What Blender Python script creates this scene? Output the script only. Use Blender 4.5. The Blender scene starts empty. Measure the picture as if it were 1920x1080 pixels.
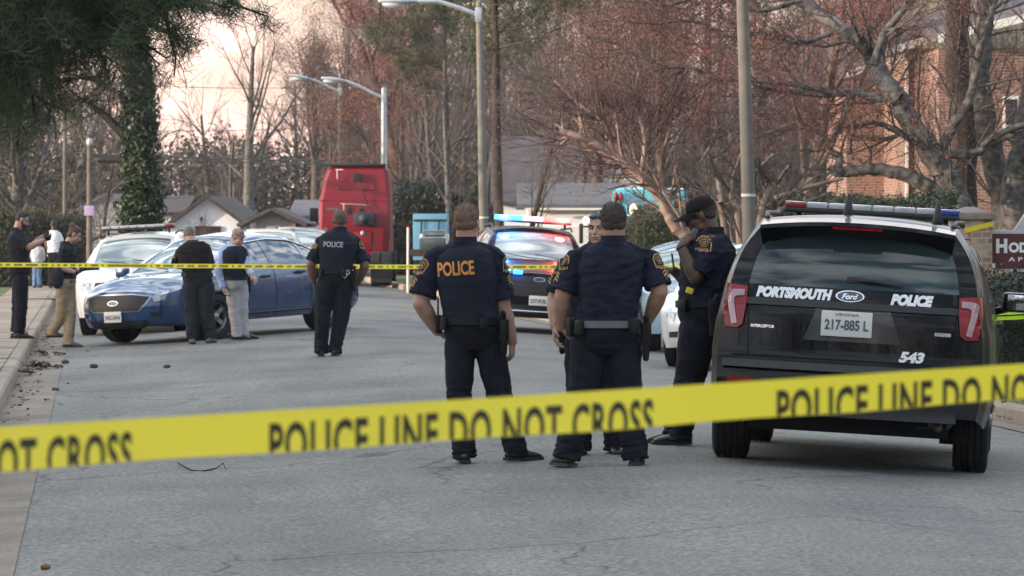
import bpy, bmesh, math, random
import numpy as np
from mathutils import Vector, Matrix, Euler, noise
from mathutils.bvhtree import BVHTree

# ---------------------------------------------------------------- camera, sky, sun, exposure
F = 7800.0          # focal length in photo pixels (1920 wide)
EYE = 1.64          # camera height
HZ = 418.0          # horizon row in the photo
scene = bpy.context.scene
C = bpy.context.scene.collection
cam_data = bpy.data.cameras.new("camera")
cam = bpy.data.objects.new("camera", cam_data)
C.objects.link(cam)
cam.location = (0, 0, EYE)
cam.rotation_euler = (math.radians(90), 0, 0)
cam_data.sensor_width = 36
cam_data.lens = 36 * F / 1920
cam_data.shift_y = (HZ - 540) / 1920
cam_data.clip_start = 0.5
cam_data.clip_end = 4000
cam_data.dof.use_dof = True
cam_data.dof.focus_distance = 31.0
cam_data.dof.aperture_fstop = 10.0
scene.camera = cam

SUN_EL, SUN_AZ = 9.0, -108.0        # degrees; azimuth from +Y towards +X
world = bpy.data.worlds.new("World")
scene.world = world
world.use_nodes = True
wn = world.node_tree
wn.nodes.clear()
w_out = wn.nodes.new("ShaderNodeOutputWorld")
w_bg = wn.nodes.new("ShaderNodeBackground")
w_sky = wn.nodes.new("ShaderNodeTexSky")
w_sky.sky_type = 'NISHITA'
w_sky.sun_disc = False
w_sky.sun_elevation = math.radians(SUN_EL)
w_sky.sun_rotation = math.radians(SUN_AZ)
w_sky.air_density = 1.0
w_sky.dust_density = 1.2
w_sky.ozone_density = 1.5
# soft broken cloud: procedural, by direction
w_tc = wn.nodes.new("ShaderNodeTexCoord")
w_map = wn.nodes.new("ShaderNodeMapping")
w_map.inputs['Scale'].default_value = (3, 3, 9)
w_n = wn.nodes.new("ShaderNodeTexNoise")
w_n.inputs['Scale'].default_value = 2.2
w_n.inputs['Detail'].default_value = 7
w_r = wn.nodes.new("ShaderNodeValToRGB")
w_r.color_ramp.elements[0].position = 0.42
w_r.color_ramp.elements[0].color = (0.0, 0.0, 0.0, 1)
w_r.color_ramp.elements[1].position = 0.62
w_r.color_ramp.elements[1].color = (1, 1, 1, 1)
w_mix = wn.nodes.new("ShaderNodeMixRGB")
w_mix.inputs[2].default_value = (7.5, 6.3, 6.1, 1)
w_mul = wn.nodes.new("ShaderNodeMath"); w_mul.operation = 'MULTIPLY'; w_mul.inputs[1].default_value = 0.75
wn.links.new(w_tc.outputs['Generated'], w_map.inputs[0])
wn.links.new(w_map.outputs[0], w_n.inputs['Vector'])
wn.links.new(w_n.outputs['Fac'], w_r.inputs[0])
wn.links.new(w_r.outputs[0], w_mul.inputs[0])
wn.links.new(w_mul.outputs[0], w_mix.inputs[0])
# cloud colour: lit peach low down towards the sunset, cool grey overhead
w_sep = wn.nodes.new("ShaderNodeSeparateXYZ"); wn.links.new(w_tc.outputs['Generated'], w_sep.inputs[0])
w_cr = wn.nodes.new("ShaderNodeValToRGB")
w_cr.color_ramp.elements[0].position = 0.03; w_cr.color_ramp.elements[0].color = (1.0, 0.80, 0.74, 1)
w_cr.color_ramp.elements[1].position = 0.45; w_cr.color_ramp.elements[1].color = (0.64, 0.655, 0.665, 1)
wn.links.new(w_sep.outputs['Z'], w_cr.inputs[0])
w_cm = wn.nodes.new("ShaderNodeMixRGB"); w_cm.blend_type = 'MULTIPLY'; w_cm.inputs[0].default_value = 1
w_cm.inputs[2].default_value = (9.5, 9.5, 9.5, 1)
# clouds glow towards the sunset and are duller behind the camera
w_dot = wn.nodes.new("ShaderNodeVectorMath"); w_dot.operation = 'DOT_PRODUCT'
w_dot.inputs[1].default_value = (math.sin(math.radians(-25)), math.cos(math.radians(-25)), 0.35)
w_mr = wn.nodes.new("ShaderNodeMapRange"); w_mr.inputs[1].default_value = -1; w_mr.inputs[2].default_value = 1; w_mr.inputs[3].default_value = 0.60; w_mr.inputs[4].default_value = 1.35
wn.links.new(w_tc.outputs['Generated'], w_dot.inputs[0]); wn.links.new(w_dot.outputs['Value'], w_mr.inputs[0])
w_c2 = wn.nodes.new("ShaderNodeMixRGB"); w_c2.blend_type = 'MULTIPLY'; w_c2.inputs[0].default_value = 1
wn.links.new(w_cr.outputs[0], w_c2.inputs[1]); wn.links.new(w_mr.outputs[0], w_c2.inputs[2])
wn.links.new(w_c2.outputs[0], w_cm.inputs[1]); wn.links.new(w_cm.outputs[0], w_mix.inputs[2])
wn.links.new(w_sky.outputs[0], w_mix.inputs[1])
# the air near the horizon is dimmer and pinker than the sky above it
w_er = wn.nodes.new("ShaderNodeValToRGB")
w_er.color_ramp.elements[0].position = 0.0; w_er.color_ramp.elements[0].color = (0.36, 0.300, 0.280, 1)
w_er.color_ramp.elements[1].position = 0.22; w_er.color_ramp.elements[1].color = (1, 1, 1, 1)
_q = w_er.color_ramp.elements.new(0.065); _q.color = (0.43, 0.375, 0.355, 1)
wn.links.new(w_sep.outputs['Z'], w_er.inputs[0])
w_em = wn.nodes.new("ShaderNodeMixRGB"); w_em.blend_type = 'MULTIPLY'; w_em.inputs[0].default_value = 1
wn.links.new(w_mix.outputs[0], w_em.inputs[1]); wn.links.new(w_er.outputs[0], w_em.inputs[2])
wn.links.new(w_em.outputs[0], w_bg.inputs[0])
w_bg.inputs[1].default_value = 0.12
wn.links.new(w_bg.outputs[0], w_out.inputs[0])

sun_d = bpy.data.lights.new("sun", 'SUN')
sun_d.energy = 1.7
sun_d.angle = math.radians(0.6)
sun_d.color = (1.0, 0.79, 0.64)
sun = bpy.data.objects.new("sun", sun_d)
C.objects.link(sun)
_a, _e = math.radians(SUN_AZ), math.radians(SUN_EL)
_sv = Vector((math.sin(_a) * math.cos(_e), math.cos(_a) * math.cos(_e), math.sin(_e)))
sun.rotation_euler = _sv.to_track_quat('Z', 'Y').to_euler()
sun.location = (-30, 20, 30)

scene.view_settings.view_transform = 'Standard'
scene.view_settings.look = 'None'
scene.view_settings.exposure = 2.0
scene.view_settings.gamma = 1.0
scene.render.engine = 'CYCLES'
scene.cycles.use_denoising = True
scene.cycles.max_bounces = 6
scene.cycles.transparent_max_bounces = 8
scene.cycles.volume_bounces = 0
scene.cycles.sample_clamp_indirect = 6

# ---------------------------------------------------------------- pixel <-> place
def P(px, py, D):
    return Vector(((px - 960) * D / F, D, EYE - (py - HZ) * D / F))

def vof(x, d):
    return x + 0.1 * (d - 39)

def road_z(v):
    if v >= 0:
        return -0.062 * (math.sqrt(v * v + 0.36) - 0.6)
    return -0.052 * (math.sqrt(v * v + 0.36) - 0.6)

CURB_L, SEAM_L, CURB_R, SEAM_R = -4.85, -4.33, 4.9, 4.4
def gz(x, d):
    v = vof(x, d)
    if v < CURB_L: return road_z(CURB_L) + 0.14
    if v > CURB_R: return road_z(CURB_R) + 0.14 + 0.01 * min(v - CURB_R, 20)
    return road_z(v)

def ground_at(px, py):
    d = F * EYE / (py - HZ)
    for _ in range(12):
        x = (px - 960) * d / F
        d = F * (EYE - gz(x, d)) / (py - HZ)
    x = (px - 960) * d / F
    return Vector((x, d, gz(x, d)))

# ---------------------------------------------------------------- materials
_M = {}
def mat(name, col, rough=0.6, metal=0.0, var=0.12, scale=6.0, bump=0.0, bscale=60.0, coat=0.0,
        spec=0.5, emit=None, estr=0.0, ior=1.5, col2=None, detail=4.0, sheen=0.0):
    if name in _M: return _M[name]
    m = bpy.data.materials.new(name)
    m.use_nodes = True
    nt = m.node_tree
    b = nt.nodes['Principled BSDF']
    b.inputs['Roughness'].default_value = rough
    b.inputs['Metallic'].default_value = metal
    b.inputs['IOR'].default_value = ior
    b.inputs['Specular IOR Level'].default_value = spec
    b.inputs['Coat Weight'].default_value = coat
    b.inputs['Coat Roughness'].default_value = 0.03
    b.inputs['Sheen Weight'].default_value = sheen
    tc = nt.nodes.new('ShaderNodeTexCoord')
    n = nt.nodes.new('ShaderNodeTexNoise')
    n.inputs['Scale'].default_value = scale
    n.inputs['Detail'].default_value = detail
    nt.links.new(tc.outputs['Object'], n.inputs['Vector'])
    r = nt.nodes.new('ShaderNodeValToRGB')
    r.color_ramp.elements[0].position = 0.3
    r.color_ramp.elements[1].position = 0.7
    c2 = col2 if col2 else tuple(c * (1 + var) for c in col)
    c1 = col if col2 else tuple(c * (1 - var) for c in col)
    r.color_ramp.elements[0].color = (*c1, 1)
    r.color_ramp.elements[1].color = (*c2, 1)
    nt.links.new(n.outputs['Fac'], r.inputs[0])
    nt.links.new(r.outputs[0], b.inputs['Base Color'])
    if bump > 0:
        n2 = nt.nodes.new('ShaderNodeTexNoise')
        n2.inputs['Scale'].default_value = bscale
        n2.inputs['Detail'].default_value = 5
        nt.links.new(tc.outputs['Object'], n2.inputs['Vector'])
        bp = nt.nodes.new('ShaderNodeBump')
        bp.inputs['Strength'].default_value = bump
        bp.inputs['Distance'].default_value = 0.02
        nt.links.new(n2.outputs['Fac'], bp.inputs['Height'])
        nt.links.new(bp.outputs[0], b.inputs['Normal'])
    if emit:
        b.inputs['Emission Color'].default_value = (*emit, 1)
        b.inputs['Emission Strength'].default_value = estr
    _M[name] = m
    return m

# ---------------------------------------------------------------- objects and tags
def tag(o, label=None, cat=None, group=None, kind=None):
    if label: o['label'] = label
    if cat: o['category'] = cat
    if group: o['group'] = group
    if kind: o['kind'] = kind
    return o

def empty(name, loc, rz=0.0, label=None, cat=None, group=None, rot=None):
    o = bpy.data.objects.new(name, None)
    C.objects.link(o)
    o.empty_display_size = 0.2
    o.location = loc
    o.rotation_euler = rot if rot else (0, 0, rz)
    return tag(o, label, cat, group)

def copy_tree(o, parent=None):
    c = o.copy()
    C.objects.link(c)
    c.parent = parent
    for ch in list(o.children):
        copy_tree(ch, c)
    return c

def link_mesh(name, me, m, parent=None, loc=None):
    o = bpy.data.objects.new(name, me)
    C.objects.link(o)
    if m is not None and len(me.materials) == 0: me.materials.append(m)
    if parent is not None: o.parent = parent
    if loc is not None: o.location = loc
    return o

def np_mesh(name, verts, faces_n):
    """verts (N,3) array, faces (M,k) array -> mesh"""
    me = bpy.data.meshes.new(name)
    verts = np.asarray(verts, dtype=np.float32); faces_n = np.asarray(faces_n, dtype=np.int32)
    me.vertices.add(len(verts)); me.vertices.foreach_set('co', verts.ravel())
    k = faces_n.shape[1]
    me.loops.add(faces_n.size); me.loops.foreach_set('vertex_index', faces_n.ravel())
    me.polygons.add(len(faces_n))
    me.polygons.foreach_set('loop_start', np.arange(0, faces_n.size, k, dtype=np.int32))
    me.polygons.foreach_set('loop_total', np.full(len(faces_n), k, dtype=np.int32))
    me.update(calc_edges=True)
    return me

class Soup:
    def __init__(s): s.v = []; s.f = []
    def add(s, vs, fs):
        o = len(s.v)
        s.v += [tuple(p) for p in vs]
        s.f += [tuple(i + o for i in f) for f in fs]
        return s
    def box(s, c, size, R=None, taper=1.0, bevel=0.0):
        hx, hy, hz = size[0] / 2, size[1] / 2, size[2] / 2
        c = Vector(c)
        if bevel > 0:
            bm = bmesh.new()
            bmesh.ops.create_cube(bm, size=1)
            for v in bm.verts: v.co = Vector((v.co.x * size[0] * (taper if v.co.z > 0 else 1), v.co.y * size[1] * (taper if v.co.z > 0 else 1), v.co.z * size[2]))
            bmesh.ops.bevel(bm, geom=bm.edges[:], offset=bevel, segments=2, profile=0.6, affect='EDGES')
            bm.verts.index_update()
            vs = [(R @ v.co if R else v.co) + c for v in bm.verts]
            s.add(vs, [[v.index for v in f.verts] for f in bm.faces]); bm.free()
            return s
        vs = []
        for z in (-1, 1):
            k = taper if z > 0 else 1
            for x, y in ((-1, -1), (1, -1), (1, 1), (-1, 1)):
                p = Vector((x * hx * k, y * hy * k, z * hz))
                vs.append((R @ p if R else p) + c)
        s.add(vs, [(3, 2, 1, 0), (4, 5, 6, 7), (0, 1, 5, 4), (1, 2, 6, 5), (2, 3, 7, 6), (3, 0, 4, 7)])
        return s
    def tube(s, pts, radii, seg=12, side=None, ratio=None, round_ends=True):
        """tapered tube through pts; ratio: depth/width per point with side = width direction"""
        pts = [Vector(p) for p in pts]
        n = len(pts)
        if not isinstance(radii, (list, tuple)): radii = [radii] * n
        if ratio is None: ratio = [1.0] * n
        elif not isinstance(ratio, (list, tuple)): ratio = [ratio] * n
        tang = []
        for i in range(n):
            a = pts[max(i - 1, 0)]; b = pts[min(i + 1, n - 1)]
            t = (b - a); tang.append(t.normalized() if t.length > 1e-9 else Vector((0, 0, 1)))
        sd = Vector(side) if side is not None else (Vector((1, 0, 0)) if abs(tang[0].x) < 0.8 else Vector((0, 1, 0)))
        rings = []
        def ring(p, t, r, rt, sdv):
            x = (sdv - t * sdv.dot(t))
            if x.length < 1e-5: x = t.orthogonal()
            x.normalize(); y = t.cross(x)
            return [p + x * (r * math.cos(2 * math.pi * k / seg)) + y * (r * rt * math.sin(2 * math.pi * k / seg)) for k in range(seg)]
        L = []
        if round_ends:
            for a in (80, 55, 28):
                a = math.radians(a)
                r0 = radii[0] * min(ratio[0], 1.0)
                L.append((pts[0] - tang[0] * r0 * math.sin(a), tang[0], radii[0] * math.cos(a), ratio[0]))
        for i in range(n): L.append((pts[i], tang[i], radii[i], ratio[i]))
        if round_ends:
            for a in (28, 55, 80):
                a = math.radians(a)
                r0 = radii[-1] * min(ratio[-1], 1.0)
                L.append((pts[-1] + tang[-1] * r0 * math.sin(a), tang[-1], radii[-1] * math.cos(a), ratio[-1]))
        vs = []
        for (p, t, r, rt) in L: vs += ring(p, t, r, rt, sd)
        fs = []
        m = len(L)
        for i in range(m - 1):
            for k in range(seg):
                k2 = (k + 1) % seg
                fs.append((i * seg + k, i * seg + k2, (i + 1) * seg + k2, (i + 1) * seg + k))
        fs.append(tuple(reversed(range(seg))))
        fs.append(tuple(range((m - 1) * seg, m * seg)))
        s.add(vs, fs)
        return s
    def ell(s, c, r, R=None, seg=20, rings=12):
        c = Vector(c); vs = []; fs = []
        if not isinstance(r, (list, tuple)): r = (r, r, r)
        for i in range(1, rings):
            th = math.pi * i / rings
            for k in range(seg):
                ph = 2 * math.pi * k / seg
                p = Vector((r[0] * math.sin(th) * math.cos(ph), r[1] * math.sin(th) * math.sin(ph), r[2] * math.cos(th)))
                vs.append((R @ p if R else p) + c)
        top = len(vs); vs.append((R @ Vector((0, 0, r[2])) if R else Vector((0, 0, r[2]))) + c)
        bot = len(vs); vs.append((R @ Vector((0, 0, -r[2])) if R else Vector((0, 0, -r[2]))) + c)
        for i in range(rings - 2):
            for k in range(seg):
                k2 = (k + 1) % seg
                fs.append((i * seg + k, (i + 1) * seg + k, (i + 1) * seg + k2, i * seg + k2))
        for k in range(seg):
            k2 = (k + 1) % seg
            fs.append((top, k, k2)); fs.append((bot, (rings - 2) * seg + k2, (rings - 2) * seg + k))
        s.add(vs, fs)
        return s
    def prism(s, poly, h, M4=None):
        """2-D polygon extruded along local z by h, then placed by a 4x4"""
        n = len(poly)
        vs = [Vector((x, y, 0)) for x, y in poly] + [Vector((x, y, h)) for x, y in poly]
        if M4 is not None: vs = [M4 @ v for v in vs]
        fs = [tuple(reversed(range(n))), tuple(range(n, 2 * n))] + [(i, (i + 1) % n, n + (i + 1) % n, n + i) for i in range(n)]
        s.add(vs, fs)
        return s
    def mesh(s, name='mesh', smooth=True):
        me = bpy.data.meshes.new(name)
        me.from_pydata(s.v, [], s.f)
        me.update()
        if smooth: me.shade_smooth()
        return me
    def build(s, name, m, parent=None, smooth=True, remesh=None, it=2, disp=None, auto=None):
        me = s.mesh(name, smooth)
        if remesh:
            o = bpy.data.objects.new('tmp', me); C.objects.link(o)
            md = o.modifiers.new('r', 'REMESH'); md.mode = 'VOXEL'; md.voxel_size = remesh; md.use_smooth_shade = True
            if it:
                ms = o.modifiers.new('s', 'SMOOTH'); ms.iterations = it; ms.factor = 0.5
            dg = bpy.context.evaluated_depsgraph_get()
            me2 = bpy.data.meshes.new_from_object(o.evaluated_get(dg))
            bpy.data.objects.remove(o); bpy.data.meshes.remove(me)
            me = me2; me.name = name
            if disp:
                nv = len(me.vertices)
                co = np.empty(nv * 3, dtype=np.float32); no = np.empty(nv * 3, dtype=np.float32)
                me.vertices.foreach_get('co', co); me.vertex_normals.foreach_get('vector', no)
                co = co.reshape(-1, 3); no = no.reshape(-1, 3)
                dv = np.array([disp(Vector(c)) for c in co.tolist()], dtype=np.float32)
                co += no * dv[:, None]
                me.vertices.foreach_set('co', co.ravel())
                me.update()
        elif auto is not None:
            sharpen(me, auto)
        return link_mesh(name, me, m, parent)

def sharpen(me, deg):
    bm = bmesh.new(); bm.from_mesh(me)
    bmesh.ops.recalc_face_normals(bm, faces=bm.faces[:])
    for f in bm.faces: f.smooth = True
    lim = math.radians(deg)
    for e in bm.edges:
        if len(e.link_faces) == 2 and e.calc_face_angle(0) > lim: e.smooth = False
    bm.to_mesh(me); bm.free()

def bvh_of(objs):
    vs = []; fs = []
    for o in objs:
        k = len(vs)
        vs += [v.co.copy() for v in o.data.vertices]
        fs += [[i + k for i in p.vertices] for p in o.data.polygons]
    return BVHTree.FromPolygons(vs, fs)

def text_2d(s, size=1.0, bold=0.0, shear=0.0, space=1.0, sx=1.0):
    cu = bpy.data.curves.new('t', 'FONT')
    cu.body = s; cu.size = size; cu.offset = bold; cu.shear = shear; cu.space_character = space
    cu.align_x = 'CENTER'; cu.align_y = 'CENTER'; cu.resolution_u = 3
    o = bpy.data.objects.new('t', cu); C.objects.link(o)
    dg = bpy.context.evaluated_depsgraph_get()
    me = bpy.data.meshes.new_from_object(o.evaluated_get(dg))
    vs = [(v.co.x * sx, v.co.y) for v in me.vertices]
    fs = [tuple(p.vertices) for p in me.polygons]
    bpy.data.objects.remove(o); bpy.data.meshes.remove(me); bpy.data.curves.remove(cu)
    if vs:   # centre on the glyph bounds, so the size is predictable
        cx = (min(v[0] for v in vs) + max(v[0] for v in vs)) / 2; cy = (min(v[1] for v in vs) + max(v[1] for v in vs)) / 2
        vs = [(x - cx, y - cy) for x, y in vs]
    return vs, fs

def fit_text(s, w, h, bold=0.02, shear=0.0, space=1.0):
    vs, fs = text_2d(s, 1.0, bold, shear, space)
    W = max(v[0] for v in vs) - min(v[0] for v in vs); H = max(v[1] for v in vs) - min(v[1] for v in vs)
    kx = w / W; ky = h / H
    return [(x * kx, y * ky) for x, y in vs], fs

def flat_text(name, s, w, h, m, parent, origin, right, up, bold=0.02, shear=0.0, space=1.0, tilt=0.0):
    vs, fs = fit_text(s, w, h, bold, shear, space)
    right = Vector(right).normalized(); up = Vector(up).normalized(); origin = Vector(origin)
    ct, st = math.cos(tilt), math.sin(tilt)
    me = bpy.data.meshes.new(name)
    me.from_pydata([origin + right * (x * ct - y * st) + up * (x * st + y * ct) for x, y in vs], [], fs)
    return link_mesh(name, me, m, parent)

def decal(name, shape, m, parent, bvh, origin, right, up, out, off=0.004, tilt=0.0, sub=0):
    """2-D shape (verts, faces) laid on a surface: rays from origin+out*2 along -out"""
    vs, fs = shape
    right = Vector(right).normalized(); up = Vector(up).normalized(); out = Vector(out).normalized(); origin = Vector(origin)
    ct, st = math.cos(tilt), math.sin(tilt)
    bm = bmesh.new()
    bv = [bm.verts.new((x, y, 0)) for x, y in vs]
    for f in fs:
        try: bm.faces.new([bv[i] for i in f])
        except ValueError: pass
    if sub:
        bmesh.ops.triangulate(bm, faces=bm.faces[:])
        bmesh.ops.subdivide_edges(bm, edges=bm.edges[:], cuts=sub, use_grid_fill=True)
    last = None
    for v in bm.verts:
        x, y = v.co.x, v.co.y
        p = origin + right * (x * ct - y * st) + up * (x * st + y * ct)
        hit = bvh.ray_cast(p + out * 2.0, -out)
        if hit[0] is not None and (hit[0] - p).length < 0.6:
            v.co = hit[0] + hit[1] * 0.0 + out * off; last = (v.co - p).dot(out)
        else:
            v.co = p + out * (last if last is not None else off)
    bm.normal_update()
    me = bpy.data.meshes.new(name); bm.to_mesh(me); bm.free()
    return link_mesh(name, me, m, parent)

def disc2(r, n=20, sx=1.0, sy=1.0, cx=0, cy=0):
    return [(cx + r * sx * math.cos(2 * math.pi * k / n), cy + r * sy * math.sin(2 * math.pi * k / n)) for k in range(n)]
def ring2(outer, inner):
    n = len(outer)
    return outer + inner, [(k, (k + 1) % n, n + (k + 1) % n, n + k) for k in range(n)]
def merge2(*shapes):
    V = []; Fs = []
    for v, f in shapes:
        o = len(V); V += v; Fs += [tuple(i + o for i in q) for q in f]
    return V, Fs
def rect2(x0, y0, x1, y1): return [(x0, y0), (x1, y0), (x1, y1), (x0, y1)], [(0, 1, 2, 3)]
def lerp(a, b, t): return a + (b - a) * t
def interp(tab, x):
    if x <= tab[0][0]: return tab[0][1]
    for (x0, y0), (x1, y1) in zip(tab, tab[1:]):
        if x <= x1:
            t = (x - x0) / (x1 - x0); t = t * t * (3 - 2 * t) * 0.5 + t * 0.5
            return y0 + (y1 - y0) * t
    return tab[-1][1]
# ---------------------------------------------------------------- the ground, road, kerbs, sidewalk
def add_n(nt, kind, **kw):
    n = nt.nodes.new(kind)
    for k, v in kw.items():
        n.inputs[k].default_value = v
    return n

def ground_material(name, c_lo, c_hi, spk_lo, spk_hi, spk_scale, big_scale, rough, bump, crack=0.0, crack_scale=0.35):
    m = bpy.data.materials.new(name); m.use_nodes = True
    nt = m.node_tree; b = nt.nodes['Principled BSDF']; b.inputs['Roughness'].default_value = rough
    b.inputs['Specular IOR Level'].default_value = 0.3
    tc = nt.nodes.new('ShaderNodeTexCoord')
    n1 = add_n(nt, 'ShaderNodeTexNoise', Scale=big_scale, Detail=6.0, Roughness=0.6)
    nt.links.new(tc.outputs['Object'], n1.inputs['Vector'])
    r1 = nt.nodes.new('ShaderNodeValToRGB')
    r1.color_ramp.elements[0].position = 0.32; r1.color_ramp.elements[0].color = (*c_lo, 1)
    r1.color_ramp.elements[1].position = 0.68; r1.color_ramp.elements[1].color = (*c_hi, 1)
    nt.links.new(n1.outputs['Fac'], r1.inputs[0])
    n2 = add_n(nt, 'ShaderNodeTexNoise', Scale=spk_scale, Detail=3.0, Roughness=0.75)
    nt.links.new(tc.outputs['Object'], n2.inputs['Vector'])
    r2 = nt.nodes.new('ShaderNodeValToRGB')
    r2.color_ramp.elements[0].position = 0.35; r2.color_ramp.elements[0].color = (spk_lo,) * 3 + (1,)
    r2.color_ramp.elements[1].position = 0.65; r2.color_ramp.elements[1].color = (spk_hi,) * 3 + (1,)
    nt.links.new(n2.outputs['Fac'], r2.inputs[0])
    mx = nt.nodes.new('ShaderNodeMixRGB'); mx.blend_type = 'MULTIPLY'; mx.inputs[0].default_value = 1
    nt.links.new(r1.outputs[0], mx.inputs[1]); nt.links.new(r2.outputs[0], mx.inputs[2])
    # wear and old patches drawn out along the street
    mp = nt.nodes.new('ShaderNodeMapping'); mp.inputs['Scale'].default_value = (1.0, .16, 1); mp.inputs['Rotation'].default_value = (0, 0, -.1)
    n3 = add_n(nt, 'ShaderNodeTexNoise', Scale=.9, Detail=4.0, Roughness=0.55); nt.links.new(tc.outputs['Object'], mp.inputs[0]); nt.links.new(mp.outputs[0], n3.inputs['Vector'])
    r3 = nt.nodes.new('ShaderNodeValToRGB'); r3.color_ramp.elements[0].position = .36; r3.color_ramp.elements[0].color = (.80, .81, .83, 1); r3.color_ramp.elements[1].position = .62; r3.color_ramp.elements[1].color = (1.06, 1.05, 1.02, 1)
    nt.links.new(n3.outputs['Fac'], r3.inputs[0]); m3 = nt.nodes.new('ShaderNodeMixRGB'); m3.blend_type = 'MULTIPLY'; m3.inputs[0].default_value = 1
    nt.links.new(mx.outputs[0], m3.inputs[1]); nt.links.new(r3.outputs[0], m3.inputs[2]); mx = m3
    out = mx
    if crack > 0:
        vo = nt.nodes.new('ShaderNodeTexVoronoi'); vo.feature = 'DISTANCE_TO_EDGE'
        vo.inputs['Scale'].default_value = crack_scale
        wv = add_n(nt, 'ShaderNodeTexNoise', Scale=1.5, Detail=5.0)
        nt.links.new(tc.outputs['Object'], wv.inputs['Vector'])
        va = nt.nodes.new('ShaderNodeMixRGB'); va.blend_type = 'ADD'; va.inputs[0].default_value = 0.9
        nt.links.new(tc.outputs['Object'], va.inputs[1]); nt.links.new(wv.outputs['Color'], va.inputs[2])
        nt.links.new(va.outputs[0], vo.inputs['Vector'])
        rc = nt.nodes.new('ShaderNodeValToRGB')
        rc.color_ramp.elements[0].position = 0.0; rc.color_ramp.elements[0].color = (1 - crack,) * 3 + (1,)
        rc.color_ramp.elements[1].position = 0.013; rc.color_ramp.elements[1].color = (1, 1, 1, 1)
        nt.links.new(vo.outputs['Distance'], rc.inputs[0])
        # cracks only here and there
        nm = add_n(nt, 'ShaderNodeTexNoise', Scale=0.22, Detail=2.0)
        nt.links.new(tc.outputs['Object'], nm.inputs['Vector'])
        rm = nt.nodes.new('ShaderNodeValToRGB'); rm.color_ramp.elements[0].position = 0.42; rm.color_ramp.elements[1].position = 0.52
        nt.links.new(nm.outputs['Fac'], rm.inputs[0])
        m2 = nt.nodes.new('ShaderNodeMixRGB'); m2.blend_type = 'MULTIPLY'
        nt.links.new(rm.outputs[0], m2.inputs[0]); nt.links.new(mx.outputs[0], m2.inputs[1]); nt.links.new(rc.outputs[0], m2.inputs[2])
        out = m2
    nt.links.new(out.outputs[0], b.inputs['Base Color'])
    bp = add_n(nt, 'ShaderNodeBump', Strength=bump, Distance=0.01)
    nt.links.new(n2.outputs['Fac'], bp.inputs['Height']); nt.links.new(bp.outputs[0], b.inputs['Normal'])
    return m

M_asphalt = ground_material('asphalt', (0.138, 0.135, 0.124), (0.20, 0.194, 0.174), 0.45, 1.55, 30.0, 0.45, 0.85, 0.6, crack=0.6)
M_concrete = ground_material('gutter_concrete', (0.18, 0.148, 0.115), (0.26, 0.22, 0.175), 0.75, 1.2, 30.0, 1.2, 0.9, 0.4, crack=0.4, crack_scale=0.5)
M_walk = ground_material('sidewalk_concrete', (0.26, 0.205, 0.155), (0.36, 0.295, 0.23), 0.8, 1.15, 25.0, 0.9, 0.9, 0.3)
M_grass = ground_material('winter_grass', (0.055, 0.085, 0.022), (0.13, 0.145, 0.055), 0.5, 1.5, 14.0, 0.5, 0.95, 0.9)
M_soil = ground_material('leaf_soil', (0.09, 0.065, 0.045), (0.17, 0.13, 0.09), 0.5, 1.5, 20.0, 0.7, 0.95, 0.8)

def strip(name, vs_list, d_list, zf, m, kind='structure'):
    verts = []; faces = []
    for d in d_list:
        for v in vs_list:
            verts.append((v - 0.1 * (d - 39), d, zf(v, d)))
    n = len(vs_list)
    for i in range(len(d_list) - 1):
        for k in range(n - 1):
            faces.append((i * n + k, i * n + k + 1, (i + 1) * n + k + 1, (i + 1) * n + k))
    me = bpy.data.meshes.new(name); me.from_pydata(verts, [], faces); me.shade_smooth()
    o = link_mesh(name, me, m); o['kind'] = kind
    return o

DS = [-30, 0, 10, 16, 20] + [20 + 1.0 * k for k in range(1, 60)] + [82, 90, 100, 120, 150, 200, 300, 500, 900, 2500]
road_v = [lerp(SEAM_L, SEAM_R, k / 28) for k in range(29)]
def road_zz(v, d):
    return road_z(v) + 0.004 * noise.noise(Vector((v * 0.7, d * 0.25, 3.1)))
strip('road', road_v, DS, road_zz, M_asphalt)
wob = lambda d: 0.03 * noise.noise(Vector((d * 0.9, 1.0, 0)))
strip('gutter', [CURB_L, CURB_L + .3, SEAM_L], DS, lambda v, d: road_z(v) + 0.006 - (0.02 if v < CURB_L + .1 else 0), M_concrete)
strip('gutter', [SEAM_R, CURB_R - .3, CURB_R], DS, lambda v, d: road_z(v) + 0.006 - (0.02 if v > CURB_R - .1 else 0), M_concrete)
def ground_zz(v, d):
    if v <= CURB_L: return gz(v - 0.1 * (d - 39), d) - 0.006 + 0.03 * noise.noise(Vector((v * .3, d * .2, 0))) * (1 if abs(v - CURB_L) > 3 else 0)
    if v >= CURB_R: return gz(v - 0.1 * (d - 39), d) - 0.006 + 0.04 * noise.noise(Vector((v * .3, d * .2, 0))) * (1 if abs(v - CURB_R) > .5 else 0)
    return -0.7
gv = [-1500, -400, -100, -50, -30, -20, -14, -10, -8, CURB_L - 1.3, CURB_L - 0.16, CURB_L + .02, CURB_R - .02, CURB_R + 0.16, 6, 7, 9, 12, 16, 24, 40, 90, 400, 1500]
strip('ground', gv, DS, ground_zz, M_grass)
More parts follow.
